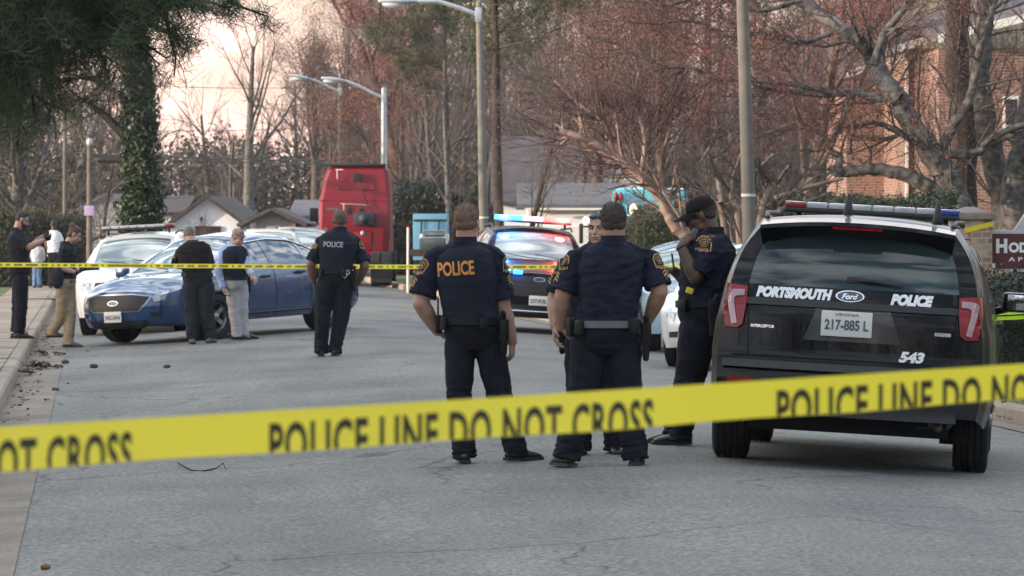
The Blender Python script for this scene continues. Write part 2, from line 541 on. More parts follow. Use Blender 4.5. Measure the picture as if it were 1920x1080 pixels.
# kerbs: each a rounded bar of cast sections
def kerb(v0, sgn):
    s = Soup(); d = -10.0; r = random.Random(4)
    zt = road_z(v0) + 0.14; zb = road_z(v0) - 0.2
    while d < 260:
        L = 3.0 if d < 120 else 20.0
        j = r.uniform(-.006, .006)
        prof = [(0, zb), (0.005, zt - 0.03 + j), (0.03, zt + j), (0.16, zt + 0.006 + j), (0.16, zb)]
        vs = []
        for dd in (d + 0.008, d + L - 0.008):
            for (a, z) in prof: vs.append((v0 + sgn * a - 0.1 * (dd - 39), dd, z))
        n = len(prof)
        s.add(vs, [(k, (k + 1) % n, n + (k + 1) % n, n + k) for k in range(n)] + [tuple(range(n)), tuple(range(2 * n - 1, n - 1, -1))])
        d += L
    o = s.build('kerb', M_walk, smooth=False); o['kind'] = 'structure'
    sharpen(o.data, 30)
kerb(CURB_L, -1); kerb(CURB_R, 1)
# sidewalk: slabs with open joints
s = Soup(); d = 0.0; r = random.Random(9)
zt = gz(-9, 39)
while d < 200:
    L = 1.5
    va, vb = CURB_L - 0.17, CURB_L - 1.25
    j = [r.uniform(-.008, .008) for _ in range(4)]
    vs = [(va - .1 * (d + .012 - 39), d + .012, zt + .012 + j[0]), (va - .1 * (d + L - .012 - 39), d + L - .012, zt + .012 + j[1]),
          (vb - .1 * (d + L - .012 - 39), d + L - .012, zt + .02 + j[2]), (vb - .1 * (d + .012 - 39), d + .012, zt + .02 + j[3])]
    vs += [(x, y, z - .12) for x, y, z in vs]
    s.add(vs, [(0, 1, 2, 3), (7, 6, 5, 4), (0, 4, 5, 1), (1, 5, 6, 2), (2, 6, 7, 3), (3, 7, 4, 0)])
    d += L
o = s.build('sidewalk', M_walk, smooth=False); o['kind'] = 'structure'
# a bed of leaf litter behind the right kerb and far driveway apron on the left
# ---------------------------------------------------------------- vehicles
def paint(name, col, rough=0.28, metal=0.0):
    return mat(name, col, rough=rough, metal=metal, var=0.05, scale=3, coat=1.0, spec=0.5)
M_black = mat('black_paint', (0.004, 0.004, 0.0045), rough=.4, var=.05, scale=3, coat=.35, spec=.06)
M_blue = paint('blue_paint', (0.007, 0.045, 0.135), 0.25, 0.1)
M_white = paint('white_paint', (0.72, 0.73, 0.72), 0.3)
M_tan = paint('tan_paint', (0.50, 0.44, 0.33), 0.3)
M_green = paint('green_paint', (0.03, 0.06, 0.045), 0.3)
M_skyblue = paint('pale_blue_paint', (0.16, 0.27, 0.38), 0.3)
M_glass = mat('tinted_glass', (0.020, 0.034, 0.036), rough=0.03, spec=0.5, ior=1.5, var=0.3, scale=2, coat=0.0)
M_windsh = mat('windshield_glass', (0.16, 0.205, 0.195), rough=0.04, spec=1.0, ior=2.1, var=0.5, scale=1.3)  # base colour lightened to stand in for bright sky reflected in the glass
M_side = mat('side_glass', (0.035, 0.035, 0.05), rough=0.04, spec=1.0, ior=1.75, var=0.3, scale=1.3)
M_plastic = mat('black_trim', (0.012, 0.012, 0.013), rough=0.55, bump=0.1, bscale=200)
M_under = mat('underbody', (0.008, 0.008, 0.008), rough=0.9)
M_tyre = mat('tyre_rubber', (0.012, 0.012, 0.013), rough=0.8, bump=0.3, bscale=90)
M_rim = mat('steel_rim', (0.30, 0.31, 0.32), rough=0.35, metal=0.8)
M_chrome = mat('chrome', (0.65, 0.66, 0.68), rough=0.12, metal=1.0)
M_redlens = mat('red_lens', (0.23, 0.003, 0.006), rough=0.2, spec=.2, coat=.4, var=0.25, scale=14)
M_clearlens = mat('clear_lens', (0.33, 0.19, 0.20), rough=0.12, coat=1.0, var=0.15, scale=20)
M_headl = mat('headlight_lens', (0.42, 0.44, 0.46), rough=0.08, coat=1.0, var=0.5, scale=18)
M_decalw = mat('white_lettering', (0.78, 0.78, 0.80), rough=0.4, var=0.02)
M_plate = mat('licence_plate', (0.62, 0.62, 0.58), rough=0.4, var=0.03)
M_platetxt = mat('plate_ink', (0.03, 0.035, 0.08), rough=0.5)
M_fordblue = mat('badge_blue', (0.010, 0.014, 0.03), rough=0.2, coat=1)
M_lbclear = mat('lightbar_lens', (0.42, 0.43, 0.45), rough=0.15, coat=1.0, var=0.25, scale=9)
M_lbred = mat('lightbar_red', (0.25, 0.03, 0.035), rough=0.15, coat=1.0)
M_lbblue = mat('lightbar_blue', (0.02, 0.06, 0.28), rough=0.15, coat=1.0)

SUV = dict(L=5.0, wb=(1.07, 3.93), R=0.40, sill=0.33,
  W=[(0, .90), (.25, .955), (.7, .985), (1.2, .995), (3.6, .995), (4.3, .975), (4.75, .90), (5.0, .80)],
  side=[(.2, .93), (.33, .955), (.5, .99), (.8, 1.0), (.98, .985), (1.1, .955), (1.25, .93)],
  zB=[(0, 1.24), (1, 1.21), (3.5, 1.13), (4.05, 1.09), (4.5, 1.02), (5.0, .90)],
  V=[(0, .655), (.6, .68), (2.2, .695), (3.1, .675), (4.02, .80), (4.6, .76), (5.0, .68)],
  E=[(0, 1.655), (.5, 1.69), (2.0, 1.71), (3.0, 1.66), (3.25, 1.59), (4.05, 1.125), (4.5, 1.06), (5.0, .95)],
  T=[(0, 1.705), (.5, 1.745), (2.0, 1.765), (3.0, 1.73), (3.2, 1.66), (4.05, 1.17), (4.5, 1.12), (4.9, 1.03), (5.0, .985)],
  yr=[(.3, -.02), (.45, -.06), (.68, -.06), (.74, 0.0), (1.05, .03), (1.24, .09), (1.45, .24), (1.62, .33), (1.72, .30)],
  yf=[(.2, .16), (.35, .03), (.6, 0.0), (.8, .02), (.98, .10), (1.1, .2)],
  br=.07, bf=.17, ws=(3.2, 3.97), rw=None, rwz=(1.27, 1.66),
  panes=[(.42, 1.30), (1.38, 2.30), (2.40, 3.72)], bumper_z=.70)
SEDAN = dict(L=5.1, wb=(1.13, 4.03), R=0.37, sill=0.27,
  W=[(0, .80), (.25, .89), (.8, .945), (1.4, .965), (3.6, .965), (4.3, .95), (4.8, .87), (5.1, .72)],
  side=[(.2, .93), (.30, .95), (.45, .985), (.7, 1.0), (.85, .985), (1.0, .95), (1.1, .93)],
  zB=[(0, 1.0), (.7, 1.05), (1.5, 1.05), (3.4, .99), (4.0, .95), (4.6, .86), (5.1, .72)],
  V=[(0, .66), (.8, .72), (1.3, .62), (2.0, .585), (2.8, .59), (3.2, .64), (3.95, .78), (4.6, .72), (5.1, .58)],
  E=[(0, 1.03), (.6, 1.10), (.9, 1.14), (1.35, 1.36), (1.8, 1.47), (2.3, 1.505), (2.9, 1.47), (3.2, 1.34), (4.0, .985), (4.6, .90), (5.1, .75)],
  T=[(0, 1.06), (.6, 1.13), (.85, 1.16), (1.35, 1.41), (1.8, 1.53), (2.3, 1.58), (2.9, 1.54), (3.2, 1.40), (4.0, 1.03), (4.6, .97), (5.0, .85), (5.1, .79)],
  yr=[(.3, .05), (.5, -.02), (.8, 0.0), (1.0, .04), (1.1, .02)],
  yf=[(.2, .14), (.35, .02), (.55, 0.0), (.7, .04), (.85, .14)],
  br=.12, bf=.24, ws=(3.0, 3.95), rw=(.95, 1.72), rwz=None,
  panes=[(1.12, 1.52), (1.60, 2.46), (2.54, 3.62)], bumper_z=0)

NS, NB, NT, NU = 10, 7, 9, 28
def car_pt(S, y, j, sy):
    zb = S['sill']
    for yc in S['wb']:
        d = abs(y - yc)
        if d < S['R']:
            zb = max(zb, 0.345 + math.sqrt(max(0, S['R'] ** 2 - d * d)) * 0.98)
    if y < .35: zb = max(zb, S['sill'] + .07 * (1 - y / .35))
    zB = interp(S['zB'], y); W = interp(S['W'], y)
    if j <= NS:
        z = zb + (zB - zb) * (j / NS)
        x = W * interp(S['side'], z)
    else:
        xB = W * interp(S['side'], zB)
        V, E, T = interp(S['V'], y), interp(S['E'], y), interp(S['T'], y)
        V = min(V, xB - .02)
        if j <= NS + NB:
            t = (j - NS) / NB
            x = lerp(xB, V, t); z = lerp(zB, E, t)
            b = 0.035 * math.sin(math.pi * t) * min(1, (E - zB) / .3)
            x += b; z += b * .3
        else:
            u = 1 - (j - NS - NB) / NT
            x = V * u; z = E + (T - E) * (1 - abs(u) ** 2.2)
    L = S['L']
    yy = y
    if y < .6: yy += (1 - y / .6) * interp(S['yr'], z)
    if y > L - .6: yy -= (1 - (L - y) / .6) * interp(S['yf'], z)
    return (x, yy, z)

def build_car(S, root, M_body, M_wind=None, M_sidew=None, plate=True):
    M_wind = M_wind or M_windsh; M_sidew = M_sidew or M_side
    L = S['L']; NJ = NS + NB + NT
    ys = [i * L / 110 for i in range(111)]
    V = []; idx = {}
    def vid(key, p):
        if key not in idx: idx[key] = len(V); V.append(p)
        return idx[key]
    parts = {}
    def addf(part, f): parts.setdefault(part, []).append(f)
    for sgn in (1, -1):
        def vv(i, j):
            x, y, z = car_pt(S, ys[i], j, sgn)
            if j == NJ: return vid(('c', i), (0, y, z))
            return vid((sgn, i, j), (sgn * x, y, z))
        for i in range(len(ys) - 1):
            ym = (ys[i] + ys[i + 1]) / 2
            for j in range(NJ):
                q = [vv(i, j), vv(i + 1, j), vv(i + 1, j + 1), vv(i, j + 1)]
                if sgn < 0: q.reverse()
                part = 'body'
                if NS + 1 <= j < NS + NB - 1:
                    for k, (a, b) in enumerate(S['panes']):
                        if a < ym < b and interp(S['E'], ym) - interp(S['zB'], ym) > .07: part = ('side_window', sgn, k)
                if j >= NS + NB + 1:
                    if S['ws'][0] < ym < S['ws'][1]: part = 'windshield'
                    if S['rw'] and S['rw'][0] < ym < S['rw'][1]: part = 'rear_window'
                addf(part, q)
    JE = NS + NB
    for end in (0, 1):
        i = 0 if end == 0 else len(ys) - 1
        def fv(j, k):
            u = -1 + 2 * k / NU
            if k in (0, NU):
                x, y, z = car_pt(S, ys[i], j, 1)
                sg = 1 if u > 0 else -1
                return vid((sg, i, j), (sg * x, y, z))
            x, y, z = car_pt(S, ys[i], j, 1)
            xt = x * u
            zc = 0
            if j > NS:
                y_ = ys[i]; E, T = interp(S['E'], y_), interp(S['T'], y_)
                zc = (T - E) * (1 - abs(u) ** 2.2) * ((j - NS) / NB)
            b = (S['br'] if end == 0 else S['bf']) * (1 - abs(u) ** 2.6)
            if j > NS and end == 0 and S['rwz']: b *= 1 - .5 * (j - NS) / NB
            y2 = y - b if end == 0 else y + b
            return vid(('f', end, j, k), (xt, y2, z + zc))
        for j in range(JE):
            for k in range(NU):
                q = [fv(j, k), fv(j, k + 1), fv(j + 1, k + 1), fv(j + 1, k)]
                if end == 1: q.reverse()
                zm = car_pt(S, ys[i], j + .5, 1)[2]
                u = -1 + 2 * (k + .5) / NU
                part = 'body'
                if end == 0 and S['rwz'] and S['rwz'][0] < zm < S['rwz'][1] and abs(u) < .87 and j >= NS: part = 'rear_window'
                if end == 0 and zm < S['bumper_z'] - .12: part = 'bumper'
                addf(part, q)
        # close between fascia top row and roof centre line
        top = [fv(JE, k) for k in range(NU + 1)]
        rl = [vid((-1, i, j), (0, 0, 0)) for j in range(JE, NJ)] + [idx[('c', i)]] + [vid((1, i, j), (0, 0, 0)) for j in range(NJ - 1, JE - 1, -1)]
        poly = top + [r_ for r_ in reversed(rl)][1:-1]
        # stitch as strips
        m = len(rl)
        a = 0
        for k in range(NU):
            r0 = round(k * (m - 1) / NU); r1 = round((k + 1) * (m - 1) / NU)
            q = [top[k], top[k + 1], rl[r1]] + ([rl[r0]] if r0 != r1 else [])
            q2 = []
            for t_ in q:
                if t_ not in q2: q2.append(t_)
            if len(q2) >= 3:
                if end == 1: q2.reverse()
                addf('body', q2)
    objs = {}
    V = [Vector(p) for p in V]
    for part, fs in parts.items():
        used = sorted({i for f in fs for i in f}); rm = {a: b for b, a in enumerate(used)}
        me = bpy.data.meshes.new('p')
        me.from_pydata([V[i] for i in used], [], [[rm[i] for i in f] for f in fs]); me.update()
        bm = bmesh.new(); bm.from_mesh(me)
        if part == 'body':
            pass
        for f in bm.faces: f.smooth = True
        for e in bm.edges:
            if len(e.link_faces) == 2 and e.calc_face_angle(0) > math.radians(38): e.smooth = False
        if part != 'body':   # glazing sits a little inside its frame with a dark lip
            bm.normal_update()
            for v in bm.verts: v.co -= v.normal * 0.006
        bm.to_mesh(me); bm.free()
        nm = part if isinstance(part, str) else part[0]
        m = {'body': M_body, 'windshield': M_wind, 'rear_window': M_sidew, 'side_window': M_sidew, 'bumper': M_plastic}[nm]
        me.name = nm
        objs[part] = link_mesh(nm, me, m, root)
    allb = bvh_of(list(objs.values()))
    # underbody
    s = Soup()
    s.box((0, L / 2, .42), (1.35, L - .5, .34))
    for yc in S['wb']:
        s.box((0, yc, .62), (1.74, .84, .30)); s.tube([(-.8, yc, .33), (.8, yc, .33)], .05, 8)
    s.box((0, L / 2, .34), (1.72, L * .42, .10))
    s.build('underbody', M_under, root, smooth=False)
    return objs, allb

def wheel(root, x, y, steer=0.0, r=.375, w=.245, M_r=None):
    sg = 1 if x > 0 else -1
    def rev(prof, m, name, par, seg=36):
        vs = []; fs = []
        for k in range(seg):
            a = 2 * math.pi * k / seg
            for (px_, rr) in prof: vs.append((px_, rr * math.cos(a), rr * math.sin(a)))
        n = len(prof)
        for k in range(seg):
            k2 = (k + 1) % seg
            for i in range(n - 1): fs.append((k * n + i, k * n + i + 1, k2 * n + i + 1, k2 * n + i))
        me = bpy.data.meshes.new(name); me.from_pydata(vs, [], fs); sharpen(me, 35)
        return link_mesh(name, me, m, par)
    h = w / 2
    prof = [(-h * .8, r * .62), (-h, r * .72), (-h, r * .90), (-h * .86, r * .975)]
    for k in range(5):
        a = -h * .72 + k * h * .36
        prof += [(a - .008, r), (a + h * .12, r), (a + h * .13, r - .010), (a + h * .2, r - .010)]
    prof += [(h * .86, r * .975), (h, r * .90), (h, r * .72), (h * .8, r * .62)]
    wobj = rev(prof, M_tyre, 'wheel', root)
    wobj.location = (x, y, r); wobj.rotation_euler = (0, 0, steer)
    s = Soup()
    rp = [(sg * h * .75, r * .63), (sg * h * .55, r * .58), (sg * h * .1, r * .55), (-sg * h * .7, r * .6)]
    seg = 30; vs = []; fs = []
    for k in range(seg):
        a = 2 * math.pi * k / seg
        for (px_, rr) in rp: vs.append((px_, rr * math.cos(a), rr * math.sin(a)))
    for k in range(seg):
        k2 = (k + 1) % seg
        for i in range(3): fs.append((k * 4 + i, k * 4 + i + 1, k2 * 4 + i + 1, k2 * 4 + i))
    s.add(vs, fs)
    for k in range(5):
        a = 2 * math.pi * k / 5
        c = Vector((sg * h * .45, r * .33 * math.cos(a), r * .33 * math.sin(a)))
        s.box(c, (.03, .07, r * .5), Matrix.Rotation(math.pi / 2 - a, 3, 'X') if False else Matrix.Rotation(a - math.pi / 2, 3, 'X'))
    s.tube([(sg * h * .3, 0, 0), (sg * h * .6, 0, 0)], .07, 14)
    s.build('rim', M_r or M_rim, wobj, auto=35)
    s = Soup(); s.tube([(sg * h * .0, 0, 0), (sg * h * .12, 0, 0)], r * .56, 24, round_ends=False)
    s.build('brake_disc', M_under, wobj, auto=35)
    return wobj

def skirted(o, depth, out):
    """give a surface-laid sheet real thickness: its rim goes back towards the panel"""
    bm = bmesh.new(); bm.from_mesh(o.data)
    out = Vector(out).normalized()
    be = [e for e in bm.edges if e.is_boundary]
    r = bmesh.ops.extrude_edge_only(bm, edges=be)
    for g in r['geom']:
        if isinstance(g, bmesh.types.BMVert): g.co -= out * depth
    bmesh.ops.recalc_face_normals(bm, faces=bm.faces[:])
    bm.to_mesh(o.data); bm.free()
    sharpen(o.data, 40)
    return o

def poly2(pts):
    return list(pts), [tuple(range(len(pts)))]

def lamp_on(name, pts, m, root, bvh, out, off=.018, depth=.03, label=None, sub=3):
    """outline given in the car's x,z; laid on the body"""
    sgn = out[1]
    right = (1, 0, 0)
    cx = sum(p[0] for p in pts) / len(pts); cz = sum(p[1] for p in pts) / len(pts)
    sh = poly2([(x - cx, z - cz) for x, z in pts])
    o = decal(name, sh, m, root, bvh, (cx, 0 if sgn < 0 else 5, cz), right, (0, 0, 1), out, off=off, sub=sub)
    skirted(o, depth, out)
    if label: o['label'] = label
    return o

def mirror_part(root, sg, y, z, xw, m_body, m_glass=None, facing_back=True):
    s = Soup()
    s.box((sg * (xw + .13), y, z), (.21, .11, .15), bevel=.035)
    s.tube([(sg * (xw - .04), y + .02, z - .08), (sg * (xw + .06), y, z - .05)], .03, 8)
    o = s.build('wing_mirror', m_body, root, auto=40)
    g = Soup(); g.box((sg * (xw + .145), y - .062, z), (.165, .01, .115), bevel=.004)
    g.build('mirror_glass', mat('mirror_silver', (.55, .57, .6), rough=.03, metal=1.0, var=.02), o, auto=40)
    return o

def lightbar(root, y, z, w=1.32, lit=False, order='rb'):
    """order: colour at -x then +x"""
    s = Soup(); s.box((0, y, z), (w, .27, .035), bevel=.012)
    s.tube([(-w * .42, y, z - .09), (-w * .42, y, z)], .02, 6); s.tube([(w * .42, y, z - .09), (w * .42, y, z)], .02, 6)
    base = s.build('lightbar', M_plastic, root, auto=40)
    n = 8
    cw = w / n
    for k in range(n):
        x = -w / 2 + cw * (k + .5)
        left = k < n / 2
        col = order[0] if left else order[1]
        if lit:
            if col == 'b':
                m = mat('blue_strobe', (.05, .2, .9), rough=.2, emit=(.012, .10, 1.0), estr=4)
            else:
                m = mat('red_strobe', (.9, .1, .08), rough=.2, emit=(1.0, .03, .03), estr=3.5)
            if k in (3,): m = mat('white_strobe', (.9, .9, 1), rough=.2, emit=(.7, .16, .55), estr=1.6)
            if k in (4,): m = mat('amber_strobe', (.9, .7, .6), rough=.2, emit=(1.0, .06, .05), estr=2.5)
        else:
            m = (M_lbred if k == 0 else M_lbblue if k >= n - 1 else M_lbclear) if order == 'rb' else (M_lbred if k == 0 else M_lbclear)
        s = Soup(); hh_ = .075 if lit else .045; s.box((x, y, z + .018 + hh_ / 2), (cw - .008, .25, hh_), bevel=.012)
        s.build('lens', m, base, auto=40)
    return base

def place_car(root, x, y, yaw, S, z_add=0.0):
    """x, y: plan position of the rear-bumper centre; yaw: rotation about z; rests on the ground under its wheels"""
    f = Vector((-math.sin(yaw), math.cos(yaw))); r = Vector((math.cos(yaw), math.sin(yaw)))
    tr = .84
    def h(a, b):
        p = Vector((x, y)) + f * a + r * b
        return gz(p.x, p.y)
    ya, yb = S['wb']
    zr = (h(ya, -tr) + h(ya, tr)) / 2; zf = (h(yb, -tr) + h(yb, tr)) / 2
    pitch = math.atan2(zf - zr, yb - ya)
    roll = math.atan2((h(ya, -tr) + h(yb, -tr)) / 2 - (h(ya, tr) + h(yb, tr)) / 2, 2 * tr)
    z0 = zr - ya * math.tan(pitch) + z_add
    R = Matrix.Rotation(yaw, 3, 'Z') @ Matrix.Rotation(roll, 3, 'Y') @ Matrix.Rotation(pitch, 3, 'X')
    root.rotation_euler = R.to_euler()
    root.location = (x, y, z0)

def plate_on(root, text, sub, c, w, h, out, label=None, top=None, mtxt=None):
    """flat licence plate with raised rim at c; out: (0,-1,0) or (0,1,0)"""
    sg = out[1]
    s = Soup(); s.box(c, (w, .012, h), bevel=.005)
    p = s.build('licence_plate', M_plate, root, auto=40)
    if label: p['label'] = label
    right = (1, 0, 0) if sg < 0 else (-1, 0, 0)
    c2 = Vector(c) + Vector((0, sg * .009, 0))
    flat_text('plate_number', text, w * .86, h * .42, mtxt or M_platetxt, p, c2 - Vector((0, 0, h * .04)), right, (0, 0, 1), bold=.03)
    if top: flat_text('plate_state', top, w * .48, h * .11, mtxt or M_platetxt, p, c2 + Vector((0, 0, h * .37)), right, (0, 0, 1), bold=.01)
    return p

# ------------------------------------------------ the near black police SUV, seen from behind
def suv_rear():
    root = empty('police_suv', (0, 0, 0), label='black police SUV marked PORTSMOUTH POLICE, parked with its back to the tape', cat='police car')
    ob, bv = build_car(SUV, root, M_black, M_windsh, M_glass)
    for x, y, st in ((-.84, 1.07, 0), (.84, 1.07, 0), (-.84, 3.93, 0), (.84, 3.93, 0)):
        wheel(root, x, y, st)
    out = (0, -1, 0)
    # tail lamps: red shell, clear C-shaped insert
    for sg in (-1, 1):
        pts = [(sg * .872, 1.235), (sg * .718, 1.22), (sg * .722, 1.10), (sg * .738, .965), (sg * .775, .935), (sg * .858, .94), (sg * .884, 1.10)]
        o = lamp_on('tail_light', pts, M_redlens, root, bv, out, off=.03, depth=.06)
        bl = bvh_of([o])
        a = [(sg * (.725 + (c_ - 985) * .00152), 1.235 - (r_ - 380) * .00197) for c_, r_ in ((992, 398), (1050, 400), (1070, 408), (1064, 450), (1044, 520), (1018, 516), (1036, 452), (1038, 428), (1026, 422), (992, 420))]
        cx = sum(p[0] for p in a) / len(a); cz = sum(p[1] for p in a) / len(a)
        decal('lamp_insert', poly2([(x - cx, z - cz) for x, z in a]), M_clearlens, o, bl, (cx, 0, cz), (1, 0, 0), (0, 0, 1), out, off=.012, sub=1)
    # spoiler with its dark underside and brake lamp
    s = Soup()
    N = 16
    vs = []; 
    for k in range(N + 1):
        u = -1 + 2 * k / N
        x = .665 * u
        arch = 1 - abs(u) ** 4
        zt = 1.662 + .045 * (1 - abs(u) ** 2.2); yb = .30 - .05 * (1 - abs(u) ** 2.6)
        vs += [(x, yb + .12, zt + .012), (x, yb - .13, zt - .018), (x, yb - .14, zt - .045), (x * .97, yb - .02, zt - .10 - .075 * (abs(u) ** 5) + .0), (x * .97, yb + .10, zt - .06)]
    fs = []
    for k in range(N):
        for q in range(5):
            q2 = (q + 1) % 5
            fs.append((k * 5 + q, k * 5 + q2, (k + 1) * 5 + q2, (k + 1) * 5 + q))
    fs += [tuple(range(5)), tuple(range(N * 5 + 4, N * 5 - 1, -1))]
    s.add(vs, fs)
    sp = s.build('spoiler', M_black, root, auto=40)
    s = Soup(); s.box((0, .115, 1.648), (.34, .02, .016)); s.build('brake_light', M_redlens, sp, auto=40)
    for sg in (-1, 1):   # the black side blades of the spoiler, narrowing down the glass
        lamp_on('window_surround', [(sg * .60, 1.62), (sg * .44, 1.615), (sg * .55, 1.57), (sg * .625, 1.50)], M_plastic, root, bv, out, off=.012, depth=.02)
    # wiper
    s = Soup(); s.tube([(.02, .06, 1.30), (.12, .045, 1.30), (.33, .035, 1.275)], [.016, .014, .006], 8); s.box((.0, .07, 1.295), (.10, .05, .05), bevel=.015)
    s.build('wiper', M_plastic, root, auto=40)
    s = Soup(); s.tube([(0, .28, 1.36), (0, .20, 1.58)], .004, 6)
    # body creases: the ledge below the lettering and the hatch shut lines
    def strip_on(name, pts, wd, m, off=.004, thick=.006):
        vs = []; fs = []
        for (x, z) in pts: vs += [(x, z - wd / 2), (x, z + wd / 2)]
        fs = [(2 * i, 2 * i + 2, 2 * i + 3, 2 * i + 1) for i in range(len(pts) - 1)]
        o = decal(name, (vs, fs), m, root, bv, (0, 0, 0), (1, 0, 0), (0, 0, 1), out, off=off, sub=1)
        return o
    def line(x0, z0, x1, z1, n=24): return [(lerp(x0, x1, k / n), lerp(z0, z1, k / n)) for k in range(n + 1)]
    M_gap = mat('shut_line', (.002, .002, .002), rough=.9)
    strip_on('shut_line', line(-.80, .755, .80, .755), .012, M_gap, .003)
    for sg in (-1, 1):
        vs = []; n = 14
        for k in range(n + 1):
            z = lerp(.76, 1.24, k / n); x = sg * lerp(.69, .715, k / n); vs += [(x - .004, z), (x + .004, z)]
        decal('shut_line', (vs, [(2 * i, 2 * i + 1, 2 * i + 3, 2 * i + 2) for i in range(n)]), M_gap, root, bv, (0, 0, 0), (1, 0, 0), (0, 0, 1), out, off=.003)
    o = strip_on('applique', line(-.72, 1.125, .72, 1.125), .045, M_plastic, .02)
    skirted(o, .03, out)
    # bumper: step, chrome-edged lower valance, recess
    o = strip_on('bumper_step', line(-.86, .70, .86, .70), .05, M_plastic, .045); skirted(o, .08, out)
    o = strip_on('lower_valance', line(-.74, .42, .74, .42), .10, M_plastic, .02); skirted(o, .05, out)
    for sg in (-1, 1):
        lamp_on('reflector', [(sg * .82, .60), (sg * .64, .60), (sg * .64, .57), (sg * .82, .57)], M_redlens, root, bv, out, off=.012, depth=.02)
    # plate recess and plate
    lamp_on('plate_recess', [(-.24, 1.10), (.26, 1.10), (.34, .88), (-.32, .88)], mat('recess_black', (.006, .006, .006), rough=.35, coat=.5), root, bv, out, off=.004, depth=.01)
    plate_on(root, '217-885 L', '', (-.03, -.075, 1.0), .345, .172, out, label='cream Virginia plate numbered 217-885 L', top='VIRGINIA', mtxt=mat('plate_green_ink', (.06, .10, .12), rough=.5))
    decal('police_lettering', fit_text('PORTSMOUTH', .52, .076, bold=.075, shear=.25), M_decalw, root, bv, (-.40, 0, 1.19), (1, 0, 0), (0, 0, 1), out, off=.003, sub=1)
    decal('police_lettering', fit_text('POLICE', .29, .078, bold=.075, shear=.25), M_decalw, root, bv, (.40, 0, 1.185), (1, 0, 0), (0, 0, 1), out, off=.003, sub=1)
    decal('unit_number', fit_text('543', .175, .075, bold=.055, shear=.25), M_decalw, root, bv, (.42, 0, .80), (1, 0, 0), (0, 0, 1), out, off=.003, sub=1)
    decal('side_badge', fit_text('INTERCEPTOR', .16, .02, bold=.02), M_chrome, root, bv, (-.60, 0, .955), (1, 0, 0), (0, 0, 1), out, off=.003)
    decal('badge_bar', rect2(-.055, -.012, .055, .012), M_chrome, root, bv, (.62, 0, .965), (1, 0, 0), (0, 0, 1), out, off=.004)
    b = decal('maker_badge', poly2(disc2(.098, 28, 1, .40)), M_chrome, root, bv, (-.02, 0, 1.19), (1, 0, 0), (0, 0, 1), out, off=.012)
    skirted(b, .015, out)
    bb = bvh_of([b])
    b2 = decal('badge_field', poly2(disc2(.088, 28, 1, .38)), M_fordblue, b, bb, (-.02, 0, 1.19), (1, 0, 0), (0, 0, 1), out, off=.003)
    decal('badge_script', fit_text('Ford', .11, .038, bold=.02, shear=.35), M_chrome, b2, bb, (-.02, 0, 1.188), (1, 0, 0), (0, 0, 1), out, off=.006)
    # roof: rails, lightbar, two aerials
    lightbar(root, 2.75, 1.79, 1.30, order='rb')
    for x, y, z in ((-.10, .85, 1.76), (.52, 1.0, 1.745)):
        s = Soup(); s.tube([(x, y, z - .01), (x, y, z + .05), (x, y, z + .13)], [.038, .028, .012], 10, ratio=1.5)
        s.build('aerial', M_plastic, root)
    for sg in (-1, 1):
        s = Soup(); s.tube([(sg * .64, .55, 1.70), (sg * .66, .8, 1.735), (sg * .675, 2.6, 1.755), (sg * .665, 2.95, 1.71)], .018, 8)
        s.build('roof_rail', M_plastic, root)
        mirror_part(root, sg, 3.35, 1.19, .97, M_black)
        for yy in (1.75, 2.72):
            s = Soup(); s.box((sg * .995, yy, 1.03), (.03, .20, .035), bevel=.01); s.build('door_handle', M_plastic, root, auto=40)
        s = Soup(); s.tube([(sg * .985, .2, .60), (sg * 1.0, .66, .62)], .012, 6)
    # exhaust, hitch, spare-wheel well and suspension under the bumper
    s = Soup(); s.ell((.52, .45, .36), (.20, .24, .09)); s.tube([(.62, .1, .33), (.62, .5, .34)], .03, 10)
    s.build('exhaust', mat('exhaust_steel', (.16, .14, .13), rough=.6, metal=.6), root)
    s = Soup(); s.box((0, .22, .36), (1.1, .08, .07)); s.box((-.25, .5, .33), (.25, .4, .1)); s.box((.7, 1.0, .25), (.16, .10, .12)); s.tube([(.66, .98, .30), (.86, 1.0, .24)], .025, 6)
    s.box((0, 1.9, .28), (1.0, 1.6, .10)); s.build('suspension', M_under, root, smooth=False)
    return root
suv = suv_rear()
_yaw = -math.radians(7.0)
_ax = Vector(((1593 - 960) * 29.3 / F, 29.3)); _f = Vector((-math.sin(_yaw), math.cos(_yaw)))
_rb = _ax - _f * 1.07
place_car(suv, _rb.x, _rb.y, _yaw, SUV)

